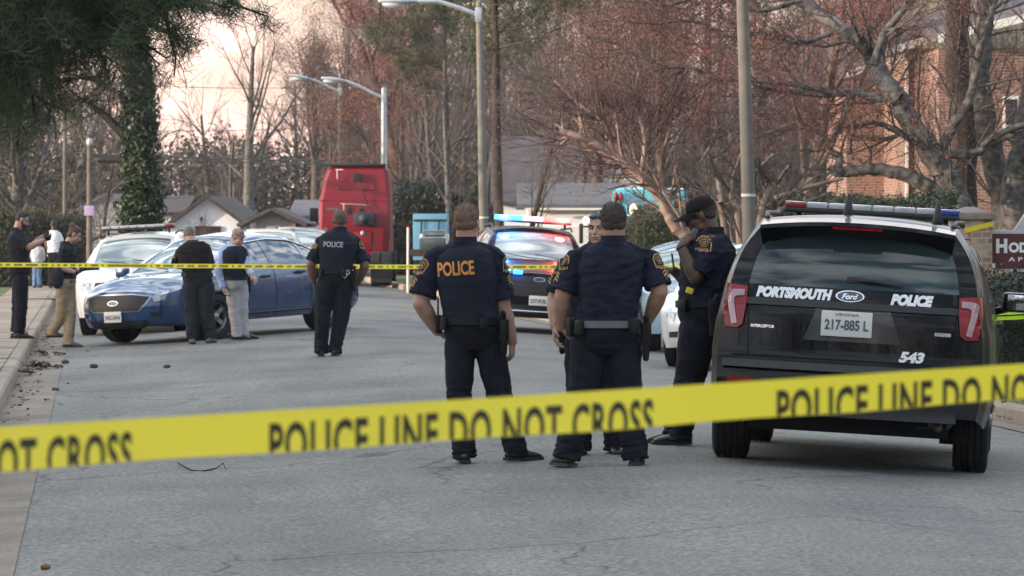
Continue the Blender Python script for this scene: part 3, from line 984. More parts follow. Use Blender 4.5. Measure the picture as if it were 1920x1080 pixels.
# ------------------------------------------------ cars seen from the front
def face_front(root, ob, bv, S, kind, lit=False, plate='', M_body=None):
    out = (0, 1, 0); L = S['L']
    if kind == 'suv':
        g = [(-.50, .93), (.50, .93), (.55, .80), (.47, .60), (-.47, .60), (-.55, .80)]
        gr = lamp_on('grille', g, M_plastic, root, bv, out, off=.015, depth=.03)
        bg = bvh_of([gr])
        for z in (.68, .76, .84):
            o = decal('grille_bar', rect2(-.46, -.012, .46, .012), M_chrome if not lit else M_plastic, gr, bg, (0, 5, z), (1, 0, 0), (0, 0, 1), out, off=.012, sub=2)
        lo = lamp_on('bumper', [(-.70, .46), (.70, .46), (.64, .27), (-.64, .27)], M_plastic, root, bv, out, off=.012, depth=.03)
        for sg in (-1, 1):
            h = lamp_on('headlight', [(sg * .58, .94), (sg * .80, .965), (sg * .80, .82), (sg * .60, .80)], M_headl, root, bv, out, off=.012, depth=.02)
            lamp_on('fog_light', [(sg * .56, .50), (sg * .68, .50), (sg * .68, .44), (sg * .56, .44)], M_headl, root, bv, out, off=.02, depth=.02)
        s = Soup(); s.tube([(-.62, L + .16, .36), (.62, L + .16, .36)], .02, 8); s.build('skid_bar', M_chrome, root)
        zp = .54; zb = .885
    else:
        g = [(-.56, .70), (-.30, .735), (.30, .735), (.56, .70), (.50, .60), (.40, .50), (-.40, .50), (-.50, .60)]
        rim_ = lamp_on('grille_surround', [(x * 1.05, (z - .61) * 1.13 + .61) for x, z in g], mat('satin_chrome', (.35, .36, .38), rough=.3, metal=.9), root, bv, out, off=.012, depth=.03)
        gr = lamp_on('grille', g, M_plastic, root, bv, out, off=.022, depth=.03)
        lamp_on('lower_intake', [(-.52, .36), (.52, .36), (.46, .24), (-.46, .24)], M_plastic, root, bv, out, off=.012, depth=.02)
        for sg in (-1, 1):
            lamp_on('headlight', [(sg * .585, .70), (sg * .70, .765), (sg * .735, .75), (sg * .73, .65), (sg * .62, .62)], M_headl, root, bv, out, off=.012, depth=.02)
            lamp_on('fog_light', [(sg * .56, .47), (sg * .70, .47), (sg * .70, .40), (sg * .58, .40)], M_plastic, root, bv, out, off=.012, depth=.02)
        zp = .42; zb = .62
    b = decal('maker_badge', poly2(disc2(.095, 24, 1, .4)), M_chrome, root, bv, (0, 5, zb), (-1, 0, 0), (0, 0, 1), out, off=.03); skirted(b, .02, out)
    decal('badge_field', poly2(disc2(.082, 24, 1, .36)), M_fordblue, b, bvh_of([b]), (0, 5, zb), (-1, 0, 0), (0, 0, 1), out, off=.004)
    if plate:
        plate_on(root, plate, '', (0, L + S['bf'] + (.03 if kind == 'suv' else .02), zp), .31, .16, out)
    s = Soup()
    for sg in (-1, 1):
        mirror_part(root, sg, S['ws'][1] - .35, interp(S['zB'], 3.4) + (.06 if kind == 'suv' else .045), interp(S['W'], 3.4) - .02, M_body or M_black)
        for yy in (S['panes'][1][0] + .22, S['panes'][2][0] + .22):
            s2 = Soup(); s2.box((sg * interp(S['W'], yy) * 1.0, yy, interp(S['zB'], yy) - .12), (.04, .20, .035), bevel=.01)
            s2.build('door_handle', M_plastic, root, auto=40)
    # wipers at the foot of the windshield
    y0 = S['ws'][1]
    for x0, x1 in ((-.55, .0), (.0, .55)):
        s2 = Soup(); z0 = interp(S['T'], y0) + .02; s2.tube([(x0, y0 - .02, z0), (x1, y0 - .12, z0 + .07)], .008, 6)
        s2.build('wiper', M_plastic, root)

def side_lines(root, ob, S, pillars, M_g=None):
    """door shut lines and the rub strip, pressed on both flanks"""
    M_gap = mat('shut_line', (.002, .002, .002), rough=.9)
    bv = bvh_of([ob['body']])
    for sg in (-1, 1):
        for yl in pillars:
            n = 16; z0 = S['sill'] + .04; z1 = interp(S['zB'], yl) + .0
            vs = []
            for k in range(n + 1):
                z = lerp(z0, z1, k / n); vs += [(yl - .006, z), (yl + .006, z)]
            decal('shut_line', (vs, [(2 * i, 2 * i + 1, 2 * i + 3, 2 * i + 2) for i in range(n)]), M_gap, root, bv, (sg, 0, 0), (0, 1, 0), (0, 0, 1), (sg, 0, 0), off=.003)

def front_car(name, label, cat, S, kind, M_body, yaw_deg, cx, cd, plate='', bar=None, lit=False, steer=0.0, group=None, anchor='front', detail=True, M_sw=None, scale=1.0):
    root = empty(name, (0, 0, 0), label=label, cat=cat, group=group)
    root.scale = (scale,) * 3
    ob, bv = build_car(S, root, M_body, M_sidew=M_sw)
    for x, y, st in ((-.82, S['wb'][0], 0), (.82, S['wb'][0], 0), (-.82, S['wb'][1], steer), (.82, S['wb'][1], steer)):
        wheel(root, x, y, st, r=.375 if kind == 'suv' else .345)
    face_front(root, ob, bv, S, kind, lit, plate, M_body)
    if detail: side_lines(root, ob, S, [S['panes'][1][0] - .04, S['panes'][2][0] - .04, S['ws'][1] - .02])
    if kind == 'suv':
        for sg in (-1, 1):
            s = Soup(); s.tube([(sg * .64, .55, 1.70), (sg * .66, .8, 1.745), (sg * .675, 2.6, 1.765), (sg * .665, 2.95, 1.71)], .018, 8)
            s.build('roof_rail', M_plastic, root)
    if bar: lightbar(root, 2.9 if kind == 'suv' else 2.4, (1.83 if kind == 'suv' else 1.60), 1.30, lit=lit, order=bar)
    # rear lamps so the car is whole from other sides
    for sg in (-1, 1):
        z0 = .95 if kind == 'suv' else .80
        lamp_on('tail_light', [(sg * .84, z0 + .22), (sg * .64, z0 + .20), (sg * .66, z0), (sg * .84, z0)], M_redlens, root, bv, (0, -1, 0), off=.02, depth=.03)
    yaw = math.radians(yaw_deg)
    f = Vector((-math.sin(yaw), math.cos(yaw)))
    p = Vector((cx, cd)) - f * (S['L'] * scale if anchor == 'front' else 0)
    place_car(root, p.x, p.y, yaw, S)
    return root, ob, bv

# dark-blue sedan, three-quarter front
taurus, tob, tbv = front_car('police_sedan', 'dark blue unmarked sedan angled across the road with men leaning over its hood', 'police car', SEDAN, 'sedan', M_blue,
    180 - 31, (233 - 960) * 61.0 / F, 61.0, plate='VAC-5414', steer=math.radians(-14))
for sg in (-1, 1):   # bright trim over the side glass
    s = Soup(); pts = []
    for k in range(24):
        y = lerp(1.15, 3.6, k / 23); p = car_pt(SEDAN, y, NS + NB - 1.0, 1); pts.append((sg * (p[0] + .004), p[1], p[2] + .004))
    s.tube(pts, .013, 6); s.build('window_trim', M_chrome, taurus)
    s = Soup(); s.tube([(sg * .955, 1.6, .36), (sg * .962, 2.6, .36), (sg * .955, 3.5, .36)], .022, 8, ratio=1.0); s.build('sill_trim', M_plastic, taurus)

# black police SUV with its lights flashing
flash, fob, fbv = front_car('police_suv', 'police SUV facing the camera with blue and red roof lights flashing', 'police car', SUV, 'suv', M_black,
    180 + 4, (1004 - 960) * 68 / F, 68, plate='217-913L', bar='rb', lit=True)
def glow_unit(root, c, size, m, name):
    s = Soup(); s.box(c, size, bevel=.01); return s.build(name, m, root, auto=40)
glow_unit(flash, (.36, 5.14, .99), (.15, .05, .07), mat('blue_strobe', (.05, .2, .9), emit=(.012, .10, 1.0), estr=4), 'grille_strobe')
glow_unit(flash, (.70, 4.90, .94), (.20, .06, .07), mat('amber_lamp', (.9, .3, .1), emit=(1.0, .30, .10), estr=3.5), 'turn_signal')
for k_, (c_, x_) in enumerate((((.12, .35, 1), -.5), ((1, .12, .10), .5))):
    d_ = bpy.data.lights.new('strobe_light', 'POINT'); d_.energy = 15; d_.color = c_; d_.shadow_soft_size = .08
    o_ = bpy.data.objects.new('strobe_light', d_); C.objects.link(o_); o_.parent = flash; o_.location = (-x_, 3.12, 1.92)

# white police SUV behind the blue sedan
wsuv, _, _ = front_car('police_suv', 'white police SUV with red roof lamp parked behind the dark blue sedan', 'police car', SUV, 'suv', M_white,
    180 - 3, (238 - 960) * 66.5 / F, 66.5, bar='wr', scale=.92)
# white sedan between the officers
wsed, wob, wbv = front_car('police_sedan', 'white sedan partly hidden between the stout officer and the officer in a cap', 'police car', SEDAN, 'sedan', M_white,
    180 - 14, (1362 - 960) * 51.5 / F, 51.5)
psed, _, _ = front_car('parked_car', 'pale blue car just showing beside the belt of the stout officer', 'car', SEDAN, 'sedan', M_skyblue,
    180 + 2, (1340 - 960) * 59.5 / F, 59.5)
tsuv, _, _ = front_car('parked_car', 'tan SUV whose roof shows above the blue sedan', 'car', SUV, 'suv', M_tan, 180 + 5, (508 - 960) * 98 / F, 98, detail=False, scale=.87)
gsuv, _, _ = front_car('parked_car', 'dark green SUV beside the red tractor cab', 'car', SUV, 'suv', M_green, 180 + 5, (566 - 960) * 100 / F, 100, detail=False, scale=.9)
csed, _, _ = front_car('parked_car', 'white sedan beyond the flashing police SUV', 'car', SEDAN, 'sedan', M_white, 180 + 5, (988 - 960) * 84 / F, 84, detail=False)
# ---------------------------------------------------------------- people
def skin(name, col): return mat('skin_' + name, col, rough=0.5, var=0.10, scale=18, bump=0.05, bscale=120)
SK_pale = skin('pale', (0.42, 0.24, 0.18)); SK_mid = skin('mid', (0.34, 0.19, 0.13)); SK_dark = skin('dark', (0.085, 0.042, 0.026)); SK_dark2 = skin('brown', (0.14, 0.072, 0.045))
def cloth(name, col, var=.18): return mat(name, col, rough=0.9, var=var, scale=5, bump=0.35, bscale=26, spec=0.25)
CL_navy = cloth('navy_uniform', (0.010, 0.012, 0.024)); CL_navy2 = cloth('navy_trousers', (0.009, 0.010, 0.017)); CL_black = cloth('black_cloth', (0.010, 0.008, 0.009))
CL_vest = cloth('vest_cloth', (0.012, 0.015, 0.026)); CL_blue = cloth('light_blue_shirt', (0.33, 0.43, 0.66), .08); CL_grey = cloth('pale_grey_trousers', (0.36, 0.36, 0.38), .1)
CL_khaki = cloth('khaki_trousers', (0.26, 0.205, 0.135), .15); CL_char = cloth('charcoal_trousers', (0.018, 0.022, 0.026)); CL_denim = cloth('blue_denim', (0.10, 0.17, 0.30)); CL_white = cloth('white_cotton', (0.72, 0.72, 0.76), .05)
CL_lgrey = cloth('light_grey_jacket', (0.42, 0.42, 0.45), .15); CL_dgreen = cloth('dark_shirt', (0.016, 0.018, 0.022))
M_boot = mat('boot_leather', (0.010, 0.010, 0.010), rough=0.32, var=.2, bump=.1, bscale=50)
M_shoe = mat('grey_shoe', (0.13, 0.125, 0.115), rough=0.8)
M_leather = mat('belt_leather', (0.007, 0.007, 0.008), rough=0.55, spec=.3, var=.2, bump=.15, bscale=60)
M_gold = mat('gold_thread', (0.40, 0.235, 0.075), rough=0.7, var=.15, scale=60)
M_goldtxt = mat('orange_print', (0.62, 0.25, 0.05), rough=0.8, var=.12, scale=30)
M_silvtxt = mat('silver_print', (0.36, 0.37, 0.40), rough=0.6, var=.1)
M_yellow = mat('yellow_plastic', (0.78, 0.66, 0.03), rough=0.45)
M_glove = mat('black_glove', (0.008, 0.008, 0.009), rough=0.45)
def hairm(name, col): return mat('hair_' + name, col, rough=0.6, var=.35, scale=45, bump=.6, bscale=120)

def rotv(v, axis, ang): return Matrix.Rotation(ang, 3, axis) @ v

def add_hand(s, w, d, n, t, curl=0.5, k=1.0, fist=False, splay=0.0):
    """w wrist, d towards fingers, n palm normal (side the fingers curl to), t towards the thumb side"""
    w = Vector(w); d = Vector(d).normalized(); n = Vector(n); n = (n - d * n.dot(d)).normalized(); t = n.cross(d) * (1 if n.cross(d).dot(Vector(t)) > 0 else -1)
    s.tube([w - d * .02, w + d * .02 * k, w + d * .055 * k, w + d * .092 * k], [.026, .033 * k, .041 * k, .038 * k], 14, side=t, ratio=[.75, .5, .42, .38])
    L = [.040, .044, .041, .033]
    for i in range(4):
        off = (.029 - .0195 * i) * k
        p = w + d * (.088 - .004 * abs(i - 1)) * k + t * off
        dd = (d + t * (splay * (1.5 - i) * .1)).normalized()
        ax = t
        pts = [p]; a = 0
        c = curl * (1 + .12 * i)
        cur = dd.copy()
        for seg_l, kk in ((L[i] * k, .75), (L[i] * .68 * k, 1.0), (L[i] * .55 * k, .8)):
            test = rotv(cur, ax, c * kk)
            if test.dot(n) < cur.dot(n): test = rotv(cur, ax, -c * kk)
            cur = test
            pts.append(pts[-1] + cur * seg_l)
        s.tube(pts, [.0098 * k, .0092 * k, .0084 * k, .0072 * k], 8)
    p = w + d * .028 * k + t * .030 * k
    a = (d * .62 + t * .62 + n * .35).normalized(); b = (d * .9 + t * .05 + n * (.25 + .3 * curl)).normalized()
    s.tube([w + d * .015 * k + t * .012 * k, p, p + a * .036 * k, p + a * .036 * k + b * .03 * k], [.014 * k, .0135 * k, .011 * k, .009 * k], 8)

class Fig:
    def __init__(f, label, px, py, group=None, cat='person', fine=.006, D=None):
        g = ground_at(px, py) if D is None else Vector(((px - 960) * D / F, D, 0))
        if D is not None: g.z = gz(g.x, D)
        f.g = g; f.D = g.y; f.s = F / g.y
        f.root = empty('person', g, label=label, cat=cat, group=group)
        f.fine = fine
        f.seed = random.Random(int(px * 7 + py))
    def J(f, px, py, dy=0.0):
        D = f.D + dy
        return Vector(((px - 960) * D / F - f.g.x, dy, EYE - (py - HZ) * D / F - f.g.z))
    def wrinkle(f, amp, sc, stretch=(1, 1, 1.8)):
        o = f.seed.uniform(0, 50)
        def fn(co):
            p = Vector((co.x * sc * stretch[0] + o, co.y * sc * stretch[1], co.z * sc * stretch[2]))
            a = noise.noise(p); b = noise.noise(p * 2.3 + Vector((7, 3, 1)))
            return amp * ((1 - abs(a) * 2.2) * .8 + b * .5 - .3)
        return fn
    def torso_rings(f, infl=0.0, z0=None, lo=0.0, hi=1.0):
        """rings from the crotch up to the neck base"""
        B = f.build_
        pel, nk = f.pel, f.neck
        R0 = Vector((math.cos(f.hyaw), math.sin(f.hyaw), 0)); R1 = Vector((math.cos(f.syaw), math.sin(f.syaw), 0))
        mid = lerp(pel, nk, .5) + Vector((0, 0, 0)) + f.bend
        prof = [(-.22, .60, .55), (-.14, .88, .84), (0.0, 1.0, 1.0), (.12, .97, .97), (.24, .93, .95), (.42, .97, 1.0), (.60, 1.04, 1.05), (.75, 1.06, 1.02), (.87, .97, .86), (.95, .66, .66), (1.0, .40, .62)]
        out = []
        for (t, a, b) in prof:
            tt = max(0, min(1, t))
            p = pel * (1 - tt) ** 2 + (mid * 2 - (pel + nk) * .5) * (2 * tt * (1 - tt)) + nk * tt * tt
            if t < 0: p = pel + Vector((0, 0, t * (nk - pel).length))
            r = (R0 * (1 - tt) + R1 * tt).normalized()
            wa = lerp(lerp(B['hip'], B['waist'], min(1, tt / .24)), B['chest'], max(0, min(1, (tt - .24) / .4)))
            wb = lerp(lerp(B['hipd'], B['waistd'], min(1, tt / .24)), B['chestd'], max(0, min(1, (tt - .24) / .4)))
            out.append((t, p, r, wa * a + infl, wb * b + infl))
        return out
    def loft(f, s, rings, seg=32, sq=2.3):
        vs = []; n = len(rings)
        for i, (t, p, r, a, b) in enumerate(rings):
            q0 = rings[max(0, i - 1)][1]; q1 = rings[min(n - 1, i + 1)][1]
            up = (q1 - q0).normalized(); fw = up.cross(r).normalized(); rr = fw.cross(up).normalized()
            for k in range(seg):
                an = 2 * math.pi * k / seg; c_, s_ = math.cos(an), math.sin(an)
                x = a * (abs(c_) ** (2 / sq)) * (1 if c_ > 0 else -1); y = b * (abs(s_) ** (2 / sq)) * (1 if s_ > 0 else -1)
                vs.append(p + rr * x + fw * y)
        fs = []
        for i in range(n - 1):
            for k in range(seg):
                k2 = (k + 1) % seg
                fs.append((i * seg + k, i * seg + k2, (i + 1) * seg + k2, (i + 1) * seg + k))
        fs += [tuple(reversed(range(seg))), tuple(range((n - 1) * seg, n * seg))]
        s.add(vs, fs)

def make_person(f, pel, neck, head, arms, legs, build=None, hyaw=0, syaw=0, head_yaw=0, head_pitch=0, head_roll=0, bend=(0, 0, 0),
                skin_m=SK_pale, hair=None, shirt=CL_navy, sleeve='short', pants=CL_navy2, boot=M_boot, vest=None, vest_bulk=0.022,
                belt=True, gear=True, face=False, beard=None, cap=False, gloves=(False, False), hand_k=1.0, pant_r=(.102, .088, .078), bun=False, belt_m=None, headk=1.0, collar=True, cuffs=None, untuck=False, arm_k=1.12, neck_k=1.1):
    A = arm_k
    """arms: [(shoulder, elbow, wrist, hand_dir, palm_n, thumb_dir, curl)] image-left first; legs: [(hip, knee, ankle, toe_yaw)]"""
    B = dict(hip=.165, hipd=.125, waist=.150, waistd=.115, chest=.175, chestd=.125); B.update(build or {})
    f.build_ = B; f.pel = Vector(pel); f.neck = Vector(neck); f.hyaw = math.radians(hyaw); f.syaw = math.radians(syaw); f.bend = Vector(bend)
    root = f.root; V3 = Vector
    fine = f.fine
    # --- body
    s = Soup()
    f.loft(s, [(t, p, r, a - (.03 if t < .3 else 0), b - (.03 if t < .3 else 0)) for (t, p, r, a, b) in f.torso_rings(0.0) if t > -.2])
    HR = Matrix.Rotation(math.radians(head_yaw), 3, 'Z') @ Matrix.Rotation(math.radians(head_pitch), 3, 'X') @ Matrix.Rotation(math.radians(head_roll), 3, 'Y')
    hc = V3(head); K = headk
    def H(x, y, z): return hc + HR @ V3((x * K, y * K, z * K))
    def hr(*a): return tuple(v * K for v in a)
    s.ell(H(0, -.012, .03), hr(.076, .094, .088), HR)
    s.ell(H(0, .028, -.04), hr(.062, .066, .078), HR)
    s.ell(H(0, .062, -.098), hr(.027, .026, .020), HR)
    s.ell(H(0, .070, .020), hr(.052, .022, .013), HR)
    for sg in (-1, 1):
        s.ell(H(sg * .080, -.012, -.008), hr(.009, .019, .033), HR @ Matrix.Rotation(sg * .25, 3, 'Z'))
        s.ell(H(sg * .040, .062, -.03), hr(.024, .024, .024), HR)
        s.ell(H(sg * .045, .01, -.075), hr(.018, .045, .028), HR)
    s.tube([H(0, .085, .012), H(0, .103, -.018), H(0, .110, -.034)], [.008 * K, .011 * K, .014 * K], 10)
    s.ell(H(0, .092, -.058), hr(.024, .012, .007), HR); s.ell(H(0, .089, -.072), hr(.021, .012, .008), HR)
    s.tube([H(0, -.022, -.03), lerp(H(0, -.02, -.09), f.neck, .5), f.neck + V3((0, 0, -.03))], [.060 * neck_k, .060 * neck_k, .066 * neck_k], 16)
    for i, (sh, el, wr, hd, pn, td, curl) in enumerate(arms):
        sh, el, wr = V3(sh), V3(el), V3(wr)
        sh = sh + V3((0, 0, -.022))
        s.tube([lerp(f.neck, sh, .25) + V3((0, 0, -.03)), sh], [.052, .056], 12)
        s.tube([sh, lerp(sh, el, .4), el], [.056, .053 * A, .045 * A], 14)
        s.tube([el, lerp(el, wr, .3), lerp(el, wr, .7), wr], [.044 * A, .047 * A, .037 * A, .029 * A], 14)
        if not gloves[i]: add_hand(s, wr, hd, pn, td, curl, hand_k)
    for (hp, kn, an, ty) in legs:
        hp, kn, an = V3(hp), V3(kn), V3(an)
        s.tube([hp, lerp(hp, kn, .5), kn, lerp(kn, an, .35), an], [.085, .075, .055, .055, .038], 14)
        d = V3((-math.sin(math.radians(ty)), math.cos(math.radians(ty)), 0))
        s.tube([an + V3((0, 0, -.03)), an + d * .1 + V3((0, 0, -.05))], [.035, .03], 10)
    body = s.build('body', skin_m, root, remesh=fine * .9, it=2)
    if face:
        for sg in (-1, 1):
            e = Soup(); e.ell(H(sg * .031, .0825, .0), hr(.012, .008, .006), HR, 10, 8); e.build('eye', mat('eye_dark', (.03, .02, .015), rough=.2), root)
            e = Soup(); e.tube([H(sg * .015, .094, .018), H(sg * .032, .093, .023), H(sg * .048, .082, .018)], [.004 * K] * 3, 6); e.build('eyebrow', mat('brow_hair', (.02, .014, .01), rough=.8), root)
        e = Soup(); e.tube([H(-.022, .092, -.065), H(0, .104, -.0645), H(.022, .092, -.065)], [.0025 * K] * 3, 6); e.build('mouth', mat('lip_shadow', (.10, .03, .025), rough=.5), root)
    if beard:
        e = Soup(); e.ell(H(0, .036, -.070), hr(.063, .066, .052), HR); e.ell(H(0, .07, -.108), hr(.032, .030, .028), HR)
        for sg in (-1, 1): e.tube([H(sg * .072, .0, -.02), H(sg * .062, .02, -.07)], [.013 * K, .016 * K], 8)
        e.build('beard', beard, root, remesh=fine, it=1, disp=f.wrinkle(.003, 60, (1, 1, 1)))
    # --- hair
    if hair:
        e = Soup()
        e.ell(H(0, -.022, .040), hr(.0805, .0925, .088), HR); e.ell(H(0, -.046, -.004), hr(.0725, .060, .056), HR)
        e.ell(H(0, .008, .082), hr(.062, .068, .046), HR)
        if bun:
            e.ell(H(0, -.095, .105), hr(.047, .044, .044), HR); e.ell(H(0, -.05, -.03), hr(.075, .06, .06), HR)
        ho = e.build('hair', hair, root, remesh=fine * .8, it=1, disp=f.wrinkle(.0045, 42, (1, 1, .5)))
        if fine < .007 and not cap:   # short strands standing off the scalp and down the nape
            g_ = np.random.default_rng(5); me_ = ho.data; nv = len(me_.vertices); co = np.empty(nv * 3, dtype=np.float32); no = np.empty(nv * 3, dtype=np.float32)
            me_.vertices.foreach_get('co', co); me_.vertex_normals.foreach_get('vector', no); co = co.reshape(-1, 3); no = no.reshape(-1, 3)
            ix = g_.integers(0, nv, 3600); p_ = co[ix]; n_ = no[ix]; zr = (p_[:, 2:3] - hc.z) / (.1 * K)
            d_ = n_ * (.55 + .5 * np.clip(zr, 0, 1)) + np.array([[0, 0, -.75]]) * (1 - np.clip(zr, 0, 1)) + g_.normal(0, .11, p_.shape); d_ /= np.linalg.norm(d_, axis=1, keepdims=True)
            s_ = np.cross(d_, g_.normal(0, 1, p_.shape)); s_ /= np.linalg.norm(s_, axis=1, keepdims=True)
            L_ = (.006 + .012 * np.clip(zr, 0, 1)) * g_.uniform(.6, 1.3, (len(ix), 1)); w_ = .0011
            V_ = np.stack([p_ - s_ * w_ - n_ * .002, p_ + s_ * w_ - n_ * .002, p_ + d_ * L_], axis=1).reshape(-1, 3)
            link_mesh('strands', np_mesh('strands', V_, np.arange(len(V_)).reshape(-1, 3)), hair, ho)
    if cap:
        e = Soup()
        e.ell(H(0, -.012, .062), hr(.085, .103, .072), HR)
        e.tube([H(-.0, -.012, .034), H(0, -.012, .06)], [.086 * K, .087 * K], 24, side=HR @ V3((1, 0, 0)), ratio=1.18, round_ends=False)
        cp = e.build('cap', CL_black, root, remesh=.006, it=2)
        e = Soup(); vs = []; fs = []
        n = 14
        for k in range(n + 1):
            a = math.pi * (k / n - .5) * 1.05
            for (r_, dz) in ((.088, .045), (.165, .012)):
                x = math.sin(a) * (.085 if r_ < .1 else .078); y = .035 + math.cos(a) * (.06 if r_ < .1 else .155)
                vs.append(H(x, y, dz - (x * x) * 3.0)); vs.append(H(x, y, dz - (x * x) * 3.0 - .005))
        for k in range(n):
            a = 4 * k; b = 4 * (k + 1)
            fs += [(a, a + 2, b + 2, b), (a + 1, b + 1, b + 3, a + 3), (a + 2, a + 3, b + 3, b + 2), (a, b, b + 1, a + 1)]
        e.add(vs, fs); e.build('peak', CL_black, cp, auto=40)
    # --- shirt
    s = Soup()
    rg = [r for r in f.torso_rings(.014) if r[0] >= (-.14 if untuck else .0)]
    f.loft(s, rg)
    for i, (sh, el, wr, hd, pn, td, curl) in enumerate(arms):
        sh, el, wr = V3(sh), V3(el), V3(wr)
        sh = sh + V3((0, 0, -.022))
        s.tube([lerp(f.neck, sh, .15) + V3((0, 0, -.03)), lerp(f.neck, sh, .55) + V3((0, 0, -.01)), sh], [.060, .066, .068], 16)
        if sleeve == 'short':
            e1 = lerp(sh, el, .76)
            s.tube([sh, lerp(sh, el, .35), e1, lerp(sh, el, .84)], [.068, .070 * min(A, 1.1), .072 * A, .075 * A], 18, round_ends=False)
        else:
            s.tube([sh, lerp(sh, el, .5), el], [.068, .064, .060], 16)
            s.tube([el, lerp(el, wr, .5), wr - (wr - el).normalized() * .01], [.060, .052, .042], 16, round_ends=False)
    shirt_o = s.build('shirt', shirt, root, remesh=fine * 1.1, it=3, disp=f.wrinkle(.010, 8))
    if collar:
        s = Soup(); c = f.neck + V3((0, 0, .012)); r0 = Matrix.Rotation(f.syaw, 3, 'Z')
        n = 20; vs = []; fs = []
        for k in range(n):
            a = 2 * math.pi * k / n
            for (rr, z) in ((.076, -.03), (.072, .028), (.082, .030), (.092, -.022)):
                vs.append(c + r0 @ V3((math.cos(a) * rr, math.sin(a) * rr * 1.0 - .006, z + (-.018 if math.sin(a) > .6 else .004))))
        for k in range(n):
            k2 = (k + 1) % n
            for q in range(4):
                q2 = (q + 1) % 4; fs.append((k * 4 + q, k * 4 + q2, k2 * 4 + q2, k2 * 4 + q))
        s.add(vs, fs); s.build('collar', shirt, shirt_o, auto=50)
    vest_o = None
    if vest:
        s = Soup()
        rg = []
        for (t, p, r, a, b) in f.torso_rings(.014 + vest_bulk):
            if .10 <= t <= .90: rg.append((t, p, r, a * (.97 if t > .7 else 1.0), b))
        t, p, r, a, b = rg[-1]
        up = (f.neck - f.pel).normalized()
        rg.append((t + .04, p + up * .03, r, a * .82, b * .86)); rg.append((t + .06, p + up * .055, r, a * .62, b * .72))
        f.loft(s, rg, sq=2.9)
        vest_o = s.build('vest', vest, root, remesh=fine * 1.1, it=2, disp=f.wrinkle(.0045, 7))
    # --- trousers
    s = Soup()
    rg = [r for r in f.torso_rings(.021) if r[0] <= .125]
    f.loft(s, rg)
    fr = f.pel
    for (hp, kn, an, ty) in legs:
        hp, kn, an = V3(hp), V3(kn), V3(an)
        a, b, c = pant_r
        s.tube([lerp(hp, V3((f.pel.x, f.pel.y, hp.z)), .3) + V3((0, 0, .10)), hp, lerp(hp, kn, .5), kn, lerp(kn, an, .5), lerp(kn, an, .88), an + V3((0, 0, -.045))], [a * .85, a * 1.04, (a + b) / 2 + .004, b, (b + c) / 2 - .002, c, c * 1.02], 18, round_ends=False)
    w1 = f.wrinkle(.014, 5.5, (1, 1, 1.2)); zmin = min(V3(l[2]).z for l in legs); zk = sum(V3(l[1]).z for l in legs) / len(legs)
    w2 = f.wrinkle(.015, 11, (.6, .6, 2.6))
    def dd(co):
        lowf = max(0, 1 - (co.z - zmin + .05) / .30); kf = max(0, 1 - abs(co.z - zk) / .16)
        return w1(co) * .7 + w2(co) * (lowf * 1.1 + kf * .6)
    s.build('trousers', pants, root, remesh=fine * 1.15, it=7, disp=dd)
    # --- footwear, one mesh a foot
    for (hp, kn, an, ty) in legs:
        an = V3(an); d = V3((-math.sin(math.radians(ty)), math.cos(math.radians(ty)), 0)); r = V3((d.y, -d.x, 0)) 
        gx, gy = f.g.x + an.x, f.g.y + an.y
        zg = gz(gx, gy) - f.g.z
        zb = min(an.z - .075, zg + .01) if an.z < .2 else an.z - .085
        b0 = V3((an.x, an.y, zb))
        s = Soup()
        s.tube([an + V3((0, 0, .08)), an, b0 + V3((0, 0, .05))], [.050, .046, .044], 14, side=r)
        s.tube([b0 - d * .055 + V3((0, 0, .040)), b0 + V3((0, 0, .045)), b0 + d * .08 + V3((0, 0, .040)), b0 + d * .155 + V3((0, 0, .030)), b0 + d * .185 + V3((0, 0, .026))], [.036, .042, .046, .044, .034], 16, side=r, ratio=[1.0, 1.0, .82, .62, .55])
        bo = s.build('boot' if boot is M_boot else 'shoe', boot, root, remesh=fine, it=2)
        s = Soup()
        pl = [(-.040, -.085), (.040, -.085), (.047, .02), (.050, .12), (.036, .20), (0, .222), (-.036, .20), (-.050, .12), (-.044, .02)]
        M4 = Matrix.Translation(b0) @ Matrix(((r.x, d.x, 0, 0), (r.y, d.y, 0, 0), (0, 0, 1, 0), (0, 0, 0, 1)))
        s.prism(pl, .022, M4); s.build('sole', M_plastic, bo, auto=40)
    # --- belt and what hangs on it
    if belt:
        t, p, r, a, b = [q for q in f.torso_rings(.030) if abs(q[0] - .12) < .01][0]
        fw = V3((-r.y, r.x, 0)); n = 40; vs = []; fs = []; bh = .028 if gear else .020
        for k in range(n):
            an = 2 * math.pi * k / n; c_, s_ = math.cos(an), math.sin(an); e_ = 2 / 2.3
            x = (abs(c_) ** e_) * (1 if c_ > 0 else -1); y = (abs(s_) ** e_) * (1 if s_ > 0 else -1)
            for (k_, z) in ((0, -bh), (.008, -bh * .8), (.008, bh * .8), (0, bh)):
                vs.append(p + r * x * (a + k_) + fw * y * (b + k_) + V3((0, 0, z)))
        for k in range(n):
            k2 = (k + 1) % n
            for q in range(3): fs.append((k * 4 + q, k * 4 + q + 1, k2 * 4 + q + 1, k2 * 4 + q))
        s = Soup(); s.add(vs, fs)
        belt_o = s.build('belt', belt_m or M_leather, root, auto=50)
        f.belt = (p, r, fw, a, b, belt_o)
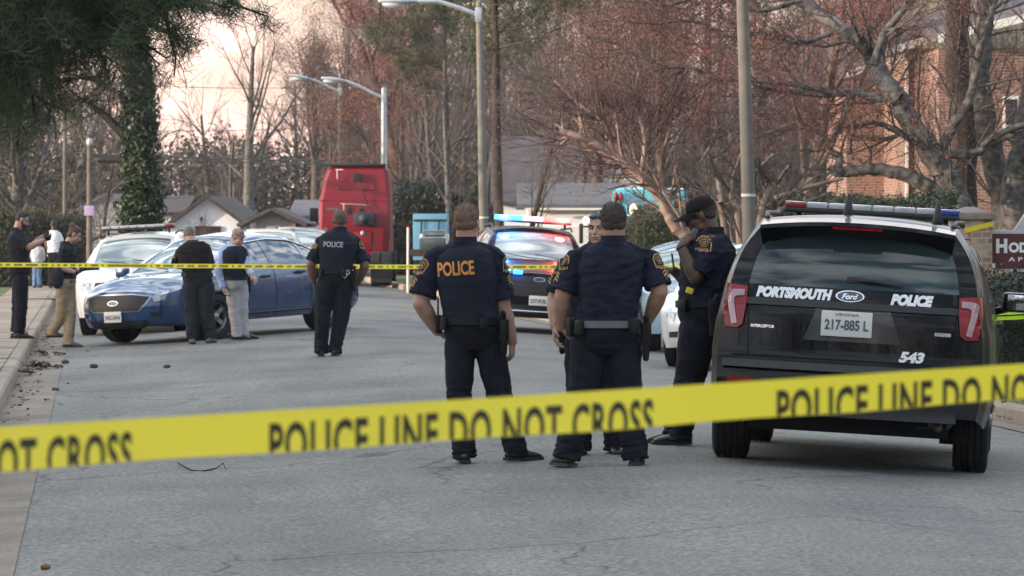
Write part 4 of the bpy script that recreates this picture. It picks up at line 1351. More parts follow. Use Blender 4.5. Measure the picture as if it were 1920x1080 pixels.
        if gear:
            def at(ang, out=.02, dz=0):
                c_, s_ = math.cos(ang), math.sin(ang)
                return p + r * c_ * (a + out) + fw * s_ * (b + out) + V3((0, 0, dz))
            def rot(ang): return Matrix.Rotation(f.hyaw + ang - math.pi / 2, 3, 'Z')
            for ang, sz, dz, nm in gear if isinstance(gear, list) else (
                    (math.radians(-20), (.055, .06, .15), -.06, 'holster'), (math.radians(-62), (.06, .035, .085), -.01, 'pouch'),
                    (math.radians(200), (.05, .045, .13), -.02, 'radio'), (math.radians(222), (.05, .035, .09), -.015, 'pouch'), (math.radians(160), (.05, .04, .1), -.01, 'pouch')):
                s = Soup(); q = at(ang, .018 + sz[1] / 2, dz)
                s.box(q, sz, rot(ang), bevel=.012)
                if nm == 'radio': s.tube([q + V3((0, 0, .06)), q + V3((0, 0, .19))], [.007, .005], 6)
                if nm == 'holster':
                    s.tube([q + V3((0, 0, -.05)), q + V3((0, 0, -.16))], [.03, .022], 8); s.tube([q + V3((0, 0, .06)), q + rotv(V3((0, -.03, .12)), 'Z', f.hyaw)], [.017, .020], 8)
                s.build(nm, M_leather, belt_o, auto=40)
    f.objs = dict(shirt=shirt_o, vest=vest_o, body=body)
    f.H = H; f.HR = HR
    return f

def shield_patch(f, on, c, w, h, out=(0, -1, 0), m=None, right=(1, 0, 0), tilt=0.0):
    """gold-edged police shield sewn on a sleeve: rim, lettering arc, round seal"""
    m = m or M_gold
    bv = bvh_of([on])
    base = [(-.5, .12), (-.42, .32), (-.22, .46), (0, .5), (.22, .46), (.42, .32), (.5, .12), (.5, -.42), (.36, -.38), (.2, -.48), (0, -.42), (-.2, -.48), (-.36, -.38), (-.5, -.42)]
    o_ = [(x * w, y * h) for x, y in base]; i_ = [(x * w * .86, y * h * .88) for x, y in base]
    sh = merge2(ring2(o_, i_), ring2(disc2(w * .27, 14, cy=h * .06), disc2(w * .22, 14, cy=h * .06)), (disc2(w * .13, 10, cy=h * .06), [tuple(range(10))]))
    t = fit_text('POLICE', w * .62, h * .14, bold=.02); t = ([(x, y - h * .32) for x, y in t[0]], t[1])
    sh = merge2(sh, t)
    for k in range(7):
        a = math.radians(20 + k * 23.3); x0, y0 = w * .35 * math.cos(a), h * .06 + w * .36 * math.sin(a)
        sh = merge2(sh, rect2(x0 - w * .03, y0 - h * .035, x0 + w * .03, y0 + h * .035))
    return decal('sleeve_patch', sh, m, on, bv, c, right, (0, 0, 1), out, off=.004, tilt=tilt)

def chevrons(f, on, c, w, h, out=(0, -1, 0), right=(1, 0, 0), tilt=0.0):
    bv = bvh_of([on]); shs = []
    for k in range(3):
        y = (k - 1) * h * .3
        shs.append(([(-.5 * w, y - h * .28), (0, y), (.5 * w, y - h * .28), (.5 * w, y - h * .12), (0, y + h * .16), (-.5 * w, y - h * .12)], [(0, 1, 4, 5), (1, 2, 3, 4)]))
    return decal('rank_chevrons', merge2(*shs), M_gold, on, bv, c, right, (0, 0, 1), out, off=.004, tilt=tilt)

dn = (0, 0, -1)
# P1: officer with POLICE across the back
f = Fig('officer with orange POLICE across his back and one arm hanging', 905, 868)
J = f.J
make_person(f, J(887, 622), J(872, 456), J(876, 419, .0),
    [(J(812, 478, .04), J(789, 568, .0), J(820, 620, .12), (.55, .5, -.45), (.7, 0.5, .2), (0, .7, .4), .7),
     (J(930, 476, -.03), J(942, 575, .0), J(960, 640, .06), (.02, .1, -1), (-1, .3, 0), (0, 1, 0), .75)],
    [(J(862, 645), J(862, 748), J(871, 846), 4), (J(916, 645), J(938, 748), J(968, 843), -62)],
    build=dict(hip=.180, hipd=.135, waist=.178, waistd=.14, chest=.184, chestd=.135), hyaw=-8, syaw=-18, head_yaw=-22, head_pitch=-3,
    skin_m=SK_pale, hair=hairm('light_brown', (0.19, 0.105, 0.07)), vest=CL_vest, vest_bulk=.016, headk=1.10, arm_k=1.32, neck_k=1.15, hand_k=1.1)
vb = bvh_of([f.objs['vest'], f.objs['shirt']])
decal('back_lettering', fit_text('POLICE', 65 / f.s * 1.06, 27 / f.s, bold=.03), M_goldtxt, f.objs['vest'], vb, J(855, 503), (1, 0, 0), (0, 0, 1), (0, -1, 0), off=.005, tilt=math.radians(4), sub=1)
shield_patch(f, f.objs['shirt'], J(934, 496), .088, .115, out=(.75, -.66, 0), right=(.66, .75, 0))
chevrons(f, f.objs['shirt'], J(944, 523), .07, .07, out=(.75, -.66, 0), right=(.66, .75, 0))
shield_patch(f, f.objs['shirt'], J(797, 500), .09, .12, out=(-.97, -.25, 0), right=(.25, -.97, 0))
chevrons(f, f.objs['shirt'], J(788, 528), .07, .07, out=(-.95, -.3, 0), right=(.3, -.95, 0))

# P2: stout officer, hands on hips
f = Fig('stout officer seen from behind with both hands on his hips and a grey-edged belt', 1125, 874)
J = f.J
make_person(f, J(1136, 628), J(1150, 454), J(1150, 419, .02),
    [(J(1077, 480, .03), J(1054, 558, .0), J(1052, 612, .08), (.5, .25, -.65), (.9, .2, 0), (0, 1, 0), .5),
     (J(1220, 480, .03), J(1237, 548, -.02), J(1214, 602, .12), (-.5, .35, -.6), (-.9, .2, 0), (0, 1, 0), .5)],
    [(J(1103, 650), J(1092, 752), J(1063, 848, -.02), 25), (J(1168, 650), J(1176, 752), J(1192, 850), -8)],
    build=dict(hip=.205, hipd=.165, waist=.205, waistd=.17, chest=.200, chestd=.15), syaw=3, head_yaw=0, head_pitch=2,
    skin_m=SK_mid, hair=hairm('dark_brown', (0.045, 0.030, 0.022)), vest=None, headk=1.10, arm_k=1.28, neck_k=1.32, hand_k=1.1, pant_r=(.122, .10, .088),
    gear=[(math.radians(-20), (.06, .065, .16), -.07, 'holster'), (math.radians(-48), (.075, .045, .10), -.01, 'pouch'), (math.radians(205), (.06, .05, .13), -.02, 'radio'), (math.radians(225), (.055, .045, .1), -.02, 'pouch')])
p, r, fw, a, b, bo = f.belt
s = Soup(); n = 14; vs = []
for k in range(n + 1):
    an = math.radians(lerp(-130, -55, k / n)); c_, s_ = math.cos(an), math.sin(an); e_ = 2 / 2.3
    q = p + r * (abs(c_) ** e_ * (1 if c_ > 0 else -1)) * (a + .012) + fw * (abs(s_) ** e_ * (1 if s_ > 0 else -1)) * (b + .012)
    vs += [q + Vector((0, 0, -.024)), q + Vector((0, 0, .024))]
s.add(vs, [(2 * k, 2 * k + 2, 2 * k + 3, 2 * k + 1) for k in range(n)]); s.build('belt_band', mat('grey_webbing', (.11, .12, .13), rough=.6), bo)
s = Soup(); s.tube([(J(1050, 598, .06) + Vector((-.036, 0, 0))), J(1050, 598, .06) + Vector((.036, 0, 0))], [.01, .01], 6)
for k in range(24):
    pass
s = Soup(); w = J(1051, 606, .075); pts = [w + Vector((.034 * math.cos(t), .034 * math.sin(t), 0)) for t in [2 * math.pi * k / 16 for k in range(17)]]
s.tube(pts, .007, 6); s.build('wristband', M_leather, f.root)
shield_patch(f, f.objs['shirt'], J(1062, 492), .085, .11, out=(-.8, -.6, 0), right=(.6, -.8, 0))
chevrons(f, f.objs['shirt'], J(1048, 517), .07, .07, out=(-.8, -.6, 0), right=(.6, -.8, 0))
shield_patch(f, f.objs['shirt'], J(1226, 490), .085, .11, out=(.8, -.6, 0), right=(.6, .8, 0))
chevrons(f, f.objs['shirt'], J(1238, 513), .07, .07, out=(.8, -.6, 0), right=(.6, .8, 0))

# P3: officer mostly hidden behind the stout one, facing back
f = Fig('officer half hidden behind the stout officer, sunglasses pushed up on his head', 1098, 852)
J = f.J
make_person(f, J(1107, 620), J(1123, 465), J(1127, 430, -.04),
    [(J(1062, 494, .0), J(1040, 562, -.02), J(1040, 612, -.10), (.0, -.15, -1), (1, 0, 0), (0, -1, 0), .45),
     (J(1165, 494, .05), J(1180, 565, .05), J(1172, 620, -.02), (0, -.2, -1), (-1, 0, 0), (0, -1, 0), .5)],
    [(J(1085, 645, .02), J(1086, 745, .02), J(1088, 834), 170), (J(1140, 645, .06), J(1146, 745, .06), J(1152, 834, .06), 190)],
    build=dict(waist=.165, waistd=.14, chest=.185, chestd=.14), hyaw=170, syaw=165, head_yaw=152, head_pitch=4,
    skin_m=SK_pale, hair=hairm('grey', (0.22, 0.20, 0.18)), face=True, arm_k=1.2, neck_k=1.15)
shield_patch(f, f.objs['shirt'], J(1051, 500), .085, .11, out=(-.8, -.6, 0), right=(.6, -.8, 0))
chevrons(f, f.objs['shirt'], J(1040, 522), .07, .07, out=(-.8, -.6, 0), right=(.6, -.8, 0))
e = Soup()
for sg in (-1, 1): e.ell(f.H(sg * .034, .068, .085), (.030, .013, .019), f.HR, 12, 8); e.tube([f.H(sg * .062, .06, .082), f.H(sg * .083, -.01, .02)], .0035, 6)
e.tube([f.H(-.01, .082, .088), f.H(.01, .082, .088)], .004, 6)
e.build('sunglasses', mat('sunglass_lens', (.02, .03, .08), rough=.08, coat=1), f.root)

# P4: officer in a cap, in profile, radio microphone at his mouth
f = Fig('officer in a black cap standing in profile, speaking into a shoulder microphone', 1280, 835)
J = f.J
make_person(f, J(1318, 588), J(1335, 437), J(1314, 404),
    [(J(1336, 462, -.15), J(1304, 521, -.20), J(1277, 463, -.16), (.55, .1, .75), (.6, .6, 0), (.3, 0, .6), 1.0),
     (J(1326, 462, .15), J(1296, 532, .20), J(1264, 508, .12), (-.95, -.1, .25), (0, .3, -1), (0, -1, .2), .35)],
    [(J(1305, 622, -.07), J(1292, 720, -.08), J(1276, 814, -.06), 82), (J(1316, 622, .09), J(1290, 720, .10), J(1264, 808, .10), 75)],
    build=dict(hip=.170, hipd=.165, waist=.170, waistd=.195, chest=.190, chestd=.185), hyaw=82, syaw=78, head_yaw=84, head_pitch=-16,
    skin_m=SK_dark, hair=hairm('black_crop', (0.018, 0.014, 0.012)), cap=True, headk=1.10, arm_k=1.22, neck_k=1.2, face=True, vest=None, pant_r=(.13, .105, .085), collar=True,
    gear=[(math.radians(-160), (.05, .05, .12), -.02, 'pouch'), (math.radians(150), (.05, .05, .10), -.01, 'pouch'), (math.radians(-35), (.05, .04, .1), -.01, 'pouch'), (math.radians(200), (.06, .06, .15), -.06, 'holster')])
shield_patch(f, f.objs['shirt'], J(1320, 457, -.2), .115, .125, tilt=math.radians(-8))
s = Soup(); s.box(J(1301, 437, -.13), (.045, .035, .07), Matrix.Rotation(.5, 3, 'Y'), bevel=.01)
s.tube([J(1303, 445, -.13), J(1310, 470, -.16), J(1330, 500, -.17), J(1340, 560, -.15)], .004, 6)
s.build('radio_microphone', mat('mic_grey', (.09, .09, .095), rough=.6), f.root, auto=40)
s = Soup(); q = J(1293, 545, -.19)
s.box(q, (.055, .03, .045), Matrix.Rotation(.35, 3, 'Y'), bevel=.008); s.build('stun_gun', M_yellow, f.root, auto=40)
s = Soup(); s.box(J(1262, 492, .09), (.012, .08, .14), Matrix.Rotation(-.15, 3, 'Y'), bevel=.004); s.build('phone', M_plastic, f.root, auto=40)
s = Soup(); w = J(1277, 464, -.16); ax = (J(1277, 463, -.16) - J(1304, 521, -.20)).normalized(); u_ = ax.orthogonal().normalized(); v_ = ax.cross(u_)
s.tube([w + (u_ * math.cos(2 * math.pi * k / 16) + v_ * math.sin(2 * math.pi * k / 16)) * .034 for k in range(17)], .009, 6); s.build('wristwatch', M_plastic, f.root)

# P5: officer further off, hands low on his hips
f = Fig('bald officer with grey POLICE on his back standing alone mid-road', 615, 668, fine=.008)
J = f.J
make_person(f, J(628, 520), J(638, 432), J(638, 413, .0),
    [(J(601, 450, .03), J(583, 497, .0), J(588, 529, .05), (.15, .1, -1), (1, 0, 0), (0, 1, 0), .6),
     (J(668, 450, .03), J(684, 499, .0), J(671, 531, .12), (-.5, .3, -.6), (-.8, .2, 0), (0, 1, 0), .6)],
    [(J(612, 532), J(605, 595), J(602, 655), 5), (J(645, 532), J(640, 595), J(628, 655), -5)],
    build=dict(hip=.180, hipd=.14, waist=.185, waistd=.15, chest=.20, chestd=.145), syaw=-8,
    skin_m=SK_dark2, hair=hairm('shaved', (0.10, 0.06, 0.04)), vest=CL_vest, pant_r=(.125, .098, .082), headk=1.08, arm_k=1.25, neck_k=1.2)
vb = bvh_of([f.objs['vest'], f.objs['shirt']])
decal('back_lettering', fit_text('POLICE', 37 / f.s, 10.5 / f.s, bold=.03), M_silvtxt, f.objs['vest'], vb, J(626, 458), (1, 0, 0), (0, 0, 1), (0, -1, 0), off=.006, tilt=math.radians(-2), sub=1)
shield_patch(f, f.objs['shirt'], J(676, 459), .085, .11, out=(.8, -.6, 0), right=(.6, .8, 0))
chevrons(f, f.objs['shirt'], J(594, 461), .08, .08, out=(-.8, -.6, 0), right=(.6, -.8, 0))
s = Soup(); q = J(650, 514, -.19)
for k in (-1, 1): s.tube([q + Vector((k * .018 + .018 * math.cos(t), 0, .022 * k + .03 * math.sin(t))) for t in [2 * math.pi * j / 12 for j in range(13)]], .005, 6)
s.build('handcuffs', M_chrome, f.root)

# P6: man in black shirt leaning over the hood
f = Fig('heavy man in dark clothes with cropped grey hair leaning over the blue sedan', 376, 645, fine=.009)
J = f.J
make_person(f, J(371, 525), J(362, 456, .12), J(354, 441, .22),
    [(J(338, 470, .14), J(328, 493, .30), J(338, 500, .52), (.3, .9, -.1), (0, 0, -1), (1, 0, 0), .3),
     (J(388, 466, .14), J(396, 497, .28), J(392, 505, .50), (-.2, .9, -.1), (0, 0, -1), (-1, 0, 0), .3)],
    [(J(358, 538), J(360, 590), J(361, 628, -.05), 12), (J(386, 538), J(388, 590), J(394, 628), -15)],
    build=dict(hip=.19, hipd=.15, waist=.21, waistd=.17, chest=.22, chestd=.15), syaw=4, head_yaw=18, head_pitch=-22,
    skin_m=SK_pale, hair=hairm('cropped_grey', (0.15, 0.13, 0.10)), shirt=CL_black, pants=CL_char, sleeve='long', boot=M_shoe, pant_r=(.125, .105, .09),
    gear=[(math.radians(-125), (.05, .03, .07), -.01, 'pouch')], bend=(0, -.03, .03))

# P7: man in a blue shirt and vest
f = Fig('man in light blue shirt, dark vest and pale trousers beside the blue sedan', 448, 638, fine=.009)
J = f.J
make_person(f, J(442, 530), J(438, 459), J(446, 445, -.06),
    [(J(419, 468, -.06), J(409, 507, -.08), J(419, 541, -.12), (.3, -.2, -.9), (1, 0, 0), (.5, -.6, 0), .7),
     (J(455, 468, .05), J(464, 503, -.05), J(473, 516, -.22), (.5, -.5, -.6), (0, 0, -1), (-.5, -.4, 0), .5)],
    [(J(436, 540), J(440, 588), J(444, 626, -.03), -85), (J(452, 540, .05), J(454, 588, .06), J(458, 626, .08), -75)],
    build=dict(hip=.155, hipd=.12, waist=.165, waistd=.14, chest=.175, chestd=.14), hyaw=-125, syaw=-130, head_yaw=-118, head_pitch=-24,
    skin_m=SK_pale, hair=hairm('thin_grey', (0.24, 0.19, 0.15)), shirt=CL_blue, pants=CL_grey, sleeve='long', vest=CL_vest, vest_bulk=.014, face=True, pant_r=(.105, .088, .075),
    gear=[(math.radians(150), (.05, .05, .14), -.05, 'holster')], boot=M_boot)
s = Soup(); 
for sg in (-1, 1): s.tube([f.H(sg * .06, .07, .05), f.H(sg * .085, -.01, .045)], .006, 6); s.ell(f.H(sg * .03, .085, .05), (.028, .012, .014), f.HR, 10, 6)
s.build('sunglasses', mat('sunglass_lens', (.02, .03, .08), rough=.08, coat=1), f.root)

# P8: woman stepping off the kerb with a camera
f = Fig('woman in khaki trousers with her hair in a bun, one foot on the kerb', 122, 652, fine=.009)
J = f.J
make_person(f, J(122, 528), J(128, 458), J(140, 440, -.02),
    [(J(119, 468, -.13), J(113, 502, -.14), J(140, 510, -.14), (1, .0, .05), (0, 0, 1), (0, 1, 0), .6),
     (J(128, 468, .13), J(126, 500, .14), J(146, 508, .08), (1, -.1, .1), (0, 0, 1), (0, -1, 0), .6)],
    [(J(118, 540, -.06), J(116, 592, -.02), J(97, 622, .06), -80), (J(128, 540, .06), J(131, 595, .0), J(128, 641, -.10), -80)],
    build=dict(hip=.165, hipd=.135, waist=.145, waistd=.12, chest=.165, chestd=.13), hyaw=-92, syaw=-92, head_yaw=-86, head_pitch=-28,
    skin_m=SK_pale, hair=hairm('brown_bun', (0.07, 0.035, 0.02)), bun=True, shirt=CL_dgreen, pants=CL_khaki, face=True, pant_r=(.105, .088, .080), gloves=(True, True), gear=False, boot=M_shoe)
for w_, d_ in ((J(140, 510, -.14), (1, 0, .05)), (J(146, 508, .08), (1, -.1, .1))):
    s = Soup(); add_hand(s, w_, d_, (0, 0, 1), (0, 1 if w_.y < 0 else -1, 0), .6, 1.05); s.build('glove', M_glove, f.root, remesh=.006)
o = Soup(); o.box(f.g + J(168, 504, -.03), (.28, .16, .05), Matrix.Rotation(-.08, 3, 'Y'), bevel=.012)
o.box(f.g + J(160, 500, -.03), (.10, .12, .06), bevel=.02)
ob_ = o.build('camera', M_plastic, None, auto=40); tag(ob_, "dark camera held in the gloved hands of the woman in khaki", 'camera')
s = Soup(); s.ell(f.g + J(107, 520, -.20), (.10, .10, .17)); s.tube([f.g + J(107, 508, -.2), f.g + J(116, 480, -.21), f.g + J(124, 461, -.06)], [.012, .012, .012], 6)
ob_ = s.build('shoulder_bag', cloth('bag_cloth', (.022, .026, .038)), None, remesh=.01); tag(ob_, 'dark slouchy bag hanging at the hip of the woman in khaki', 'bag')

# P9: bearded man on the sidewalk
f = Fig('bearded man in glasses and dark clothes standing on the sidewalk, both hands raised in front', 38, 636, fine=.009)
J = f.J
make_person(f, J(36, 508), J(32, 432), J(42, 412, -.02),
    [(J(27, 443, -.15), J(55, 463, -.16), J(82, 450, -.10), (.9, .2, .35), (.2, .6, .4), (0, .3, 1), .8),
     (J(36, 443, .16), J(60, 462, .18), (J(80, 444, .06)), (.9, -.2, .4), (.2, -.6, .4), (0, -.2, 1), .8)],
    [(J(38, 522, -.06), J(40, 575, -.07), J(37, 618, -.05), -82), (J(38, 522, .08), J(34, 575, .08), J(30, 616, .10), -75)],
    build=dict(hip=.16, hipd=.135, waist=.155, waistd=.135, chest=.175, chestd=.145), hyaw=-88, syaw=-85, head_yaw=-82, head_pitch=-20,
    skin_m=SK_pale, hair=hairm('dark', (0.03, 0.018, 0.012)), beard=hairm('dark_beard', (0.035, 0.018, 0.010)), shirt=CL_dgreen, pants=CL_navy2, face=True, pant_r=(.115, .095, .080), gloves=(True, True),
    gear=[(math.radians(-150), (.05, .05, .1), -.02, 'pouch')])
for w_, d_, n_ in ((J(82, 450, -.10), (.9, .2, .35), (.2, .6, .4)), (J(80, 444, .06), (.9, -.2, .4), (.2, -.6, .4))):
    s = Soup(); add_hand(s, w_, d_, n_, (0, 0, 1), .8, 1.05); s.build('glove', M_glove, f.root, remesh=.006)
s = Soup()
for sg in (-1, 1):
    s.tube([f.H(sg * .034 + .021 * math.cos(t), .108, .0 + .017 * math.sin(t)) for t in [2 * math.pi * j / 12 for j in range(13)]], .0022, 5); s.tube([f.H(sg * .055, .108, .006), f.H(sg * .08, 0, .006)], .0022, 5)
s.build('glasses', M_plastic, f.root)

# P10, P11: two people far down the sidewalk
f = Fig('man in a white T-shirt and black trousers walking away beyond the bearded man', 100, 541, fine=.013)
J = f.J
make_person(f, J(101, 478), J(101, 432), J(101, 421),
    [(J(90, 439), J(87, 455), J(89, 470), dn, (1, 0, 0), (0, 1, 0), .5), (J(111, 439), J(115, 455), J(116, 470), dn, (-1, 0, 0), (0, 1, 0), .5)],
    [(J(97, 482), J(96, 508), J(95, 534), 10), (J(105, 482), J(106, 508), J(107, 534), -5)],
    skin_m=SK_dark, hair=hairm('black', (0.012, 0.010, 0.009)), shirt=CL_white, pants=CL_black, gear=False, belt=False, untuck=True, collar=False)
f = Fig('child in a light grey jacket and blue jeans, just beyond the bearded man', 69, 540, fine=.013, D=103)
J = f.J
make_person(f, J(70, 494), J(71, 462), J(71, 452, 0),
    [(J(64, 467), J(61, 480), J(62, 491), dn, (1, 0, 0), (0, 1, 0), .5), (J(78, 467), J(81, 480), J(80, 491), dn, (-1, 0, 0), (0, 1, 0), .5)],
    [(J(67, 497), J(66, 515), J(65, 533), 10), (J(73, 497), J(73, 515), J(74, 533), -5)],
    build=dict(hip=.12, hipd=.10, waist=.12, waistd=.1, chest=.13, chestd=.10), pant_r=(.075, .065, .06), headk=.88,
    skin_m=SK_dark2, hair=hairm('black', (0.012, 0.010, 0.009)), shirt=CL_lgrey, pants=CL_denim, sleeve='long', gear=False, belt=False, untuck=True, collar=False)
HAZE = 0.00016
# ---------------------------------------------------------------- trees
def bark(name, c, c2, sc=3): return mat(name, c, col2=c2, rough=0.95, scale=sc, bump=.8, bscale=9, spec=.2)
BK_grey = bark('bark_grey', (.045, .040, .036), (.19, .18, .165), 9); BK_brown = bark('bark_brown', (.060, .046, .038), (.125, .10, .082), 6); BK_dark = bark('bark_dark', (.030, .024, .021), (.070, .056, .048))
BK_crepe = bark('bark_smooth', (.20, .145, .105), (.33, .26, .205)); BK_twig = bark('twig_brown', (.072, .058, .052), (.135, .115, .103))
LF_red = mat('red_buds', (.15, .052, .042), col2=(.26, .095, .07), rough=.8, scale=1.5); LF_rust = mat('rust_buds', (.12, .065, .048), col2=(.19, .105, .07), rough=.8, scale=1.2)
LF_pine = mat('pine_needles', (.034, .054, .024), col2=(.080, .108, .045), rough=.7, scale=1.3); LF_pine2 = mat('sparse_needles', (.035, .045, .018), col2=(.075, .08, .034), rough=.7, scale=.8)
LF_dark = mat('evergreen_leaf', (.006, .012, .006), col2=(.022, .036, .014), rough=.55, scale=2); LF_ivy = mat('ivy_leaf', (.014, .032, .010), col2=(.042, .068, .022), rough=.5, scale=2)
LF_olive = mat('olive_leaf', (.040, .042, .018), col2=(.085, .082, .036), rough=.8, scale=.9); LF_hedge = mat('hedge_leaf', (.030, .040, .018), col2=(.075, .078, .034), rough=.8, scale=1.5)
LF_litter = mat('dead_leaf', (.10, .055, .028), col2=(.20, .115, .06), rough=.9, scale=9)

class Segs:
    def __init__(s): s.a = []; s.b = []; s.ra = []; s.rb = []; s.tips = []
    def seg(s, p, q, r0, r1): s.a.append(tuple(p)); s.b.append(tuple(q)); s.ra.append(r0); s.rb.append(r1)
    def mesh(s, name, sides=None, lo=0.0, hi=9e9):
        a = np.array(s.a); b = np.array(s.b); ra = np.array(s.ra); rb = np.array(s.rb)
        k = (ra >= lo) & (ra < hi); a, b, ra, rb = a[k], b[k], ra[k], rb[k]
        if len(a) == 0: return None
        n = sides or 4
        d = b - a; L = np.linalg.norm(d, axis=1, keepdims=True) + 1e-9; d = d / L
        up = np.where(np.abs(d[:, 2:3]) > .9, np.array([[1., 0, 0]]), np.array([[0, 0, 1.]]))
        x = np.cross(d, up); x /= np.linalg.norm(x, axis=1, keepdims=True) + 1e-9; y = np.cross(d, x)
        N = len(a); V = np.empty((N, 2 * n, 3), dtype=np.float32)
        for i in range(n):
            c, s_ = math.cos(2 * math.pi * i / n), math.sin(2 * math.pi * i / n)
            o = x * c + y * s_
            V[:, i] = a - d * ra[:, None] * .3 + o * ra[:, None]; V[:, n + i] = b + d * rb[:, None] * .3 + o * rb[:, None]
        base = (np.arange(N) * 2 * n)[:, None]
        Fq = np.concatenate([base + np.array([[i, (i + 1) % n, n + (i + 1) % n, n + i]]) for i in range(n)])
        me = np_mesh(name, V.reshape(-1, 3), Fq)
        me.polygons.foreach_set('use_smooth', np.ones(len(Fq), dtype=bool))
        return me

def grow(S, rng, p, d, L, r, lvl, cfg):
    """one branch and what grows from it"""
    n = cfg.get('n', 4) if lvl < cfg['max'] else 2
    p = Vector(p); d = Vector(d).normalized()
    wander = cfg['wander'] * (0.6 + .25 * lvl); up = cfg['up'][min(lvl, len(cfg['up']) - 1)]
    r_end = r * cfg.get('taper', .45)
    pts = [(p.copy(), d.copy(), r)]
    for i in range(n):
        d = (d + Vector((rng.gauss(0, 1), rng.gauss(0, 1), rng.gauss(0, 1))) * wander + Vector((0, 0, up))).normalized()
        q = p + d * (L / n); r2 = r + (r_end - r) / n * 1.0
        r2 = lerp(pts[0][2], r_end, (i + 1) / n)
        S.seg(p, q, lerp(pts[0][2], r_end, i / n), r2)
        p = q; pts.append((p.copy(), d.copy(), r2))
    if lvl >= cfg['max']:
        S.tips.append(tuple(p)); S.tips.append(tuple(pts[1][0])); return
    k = cfg['kids'][min(lvl, len(cfg['kids']) - 1)]
    for j in range(k):
        t = (cfg.get('first', .3) if lvl == 0 else .12) + (1 - (cfg.get('first', .3) if lvl == 0 else .12)) * (j + rng.random()) / k
        i = min(n - 1, int(t * n)); f_ = t * n - i
        pp = pts[i][0].lerp(pts[i + 1][0], f_); dd = pts[i + 1][1]; rr = lerp(pts[i][2], pts[i + 1][2], f_)
        ang = math.radians(rng.uniform(*cfg['angle'])); ax = dd.orthogonal().normalized()
        ax = Matrix.Rotation(rng.uniform(0, 2 * math.pi), 3, dd) @ ax
        nd = Matrix.Rotation(ang, 3, ax) @ dd
        ll = L * cfg['ratio'] * (1.15 - .55 * t) * rng.uniform(.75, 1.2)
        grow(S, rng, pp, nd, ll, min(rr * .8, max(cfg['rmin'], rr * cfg.get('rr', .55))), lvl + 1, cfg)

def cards(rng, pts, size, per=3, spread=.25, aspect=1.0, flat=False):
    """small separate leaf faces round the given points"""
    pts = np.array(pts, dtype=np.float32); g = np.random.default_rng(rng.randint(0, 10 ** 6))
    P_ = np.repeat(pts, per, axis=0); N = len(P_)
    P_ = P_ + g.normal(0, spread, (N, 3))
    a = g.normal(0, 1, (N, 3)); a /= np.linalg.norm(a, axis=1, keepdims=True)
    b = np.cross(a, g.normal(0, 1, (N, 3))); b /= np.linalg.norm(b, axis=1, keepdims=True) + 1e-9
    sz = size * g.uniform(.6, 1.4, (N, 1))
    a = a * sz * aspect; b = b * sz
    V = np.stack([P_ - a, P_ - b * .55 , P_ + a, P_ + b * .55], axis=1).reshape(-1, 3)
    Fq = np.arange(N * 4).reshape(-1, 4)
    return V, Fq

def leaves(name, rng, pts, size, m, parent, per=3, spread=.25, aspect=1.0):
    V, Fq = cards(rng, pts, size, per, spread, aspect)
    return link_mesh(name, np_mesh(name, V, Fq), m, parent)

def needles(name, rng, tips, m, parent, per=26, length=.22, w=.006, spread=.05):
    g = np.random.default_rng(rng.randint(0, 10 ** 6)); T = np.array(tips, dtype=np.float32)
    P_ = np.repeat(T, per, axis=0) + g.normal(0, spread, (len(T) * per, 3)); N = len(P_)
    d = g.normal(0, 1, (N, 3)) + np.array([0, 0, .25]); d /= np.linalg.norm(d, axis=1, keepdims=True)
    s_ = np.cross(d, g.normal(0, 1, (N, 3))); s_ /= np.linalg.norm(s_, axis=1, keepdims=True)
    L = length * g.uniform(.7, 1.2, (N, 1))
    V = np.stack([P_ - s_ * w, P_ + s_ * w, P_ + d * L + s_ * w * .3, P_ + d * L - s_ * w * .3], axis=1).reshape(-1, 3)
    return link_mesh(name, np_mesh(name, V, np.arange(N * 4).reshape(-1, 4)), m, parent)

def tree(name, label, base, seed, h, r, cfg, bk, leaf=None, group=None, d0=(0, 0, 1), twig=None, cat='tree', thick=.05):
    """thing with two parts: trunk (with its main limbs) and crown (branches, twigs, buds or leaves)"""
    rng = random.Random(seed); S = Segs()
    root = empty(name, base, label=label, cat=cat, group=group)
    for k in range(cfg.get('stems', 1)):
        dd = Vector(d0) + (Vector((rng.gauss(0, .35), rng.gauss(0, .35), 0)) if cfg.get('stems', 1) > 1 else Vector((0, 0, 0)))
        grow(S, rng, (rng.uniform(-.1, .1) if k else 0, 0, -.15), dd, h * cfg.get('trunk', .55) * rng.uniform(.9, 1.05), r, 0, cfg)
    if cfg.get('stems', 1) == 1: S.seg((0, 0, -.3), (0, 0, .5), r * 1.5, r * 1.02)
    link_mesh('trunk', S.mesh('trunk', 9, lo=thick), bk, root)
    me = S.mesh('crown', 3, hi=thick)
    if me: link_mesh('crown', me, twig or BK_twig, root)
    if leaf:
        kind, m, size, per, spread = leaf
        if kind == 'needle': needles('foliage', rng, S.tips, m, root, per=per, length=size, w=max(.006, size * .05), spread=spread)
        else: leaves('foliage', rng, S.tips, size, m, root, per=per, spread=spread)
    return root

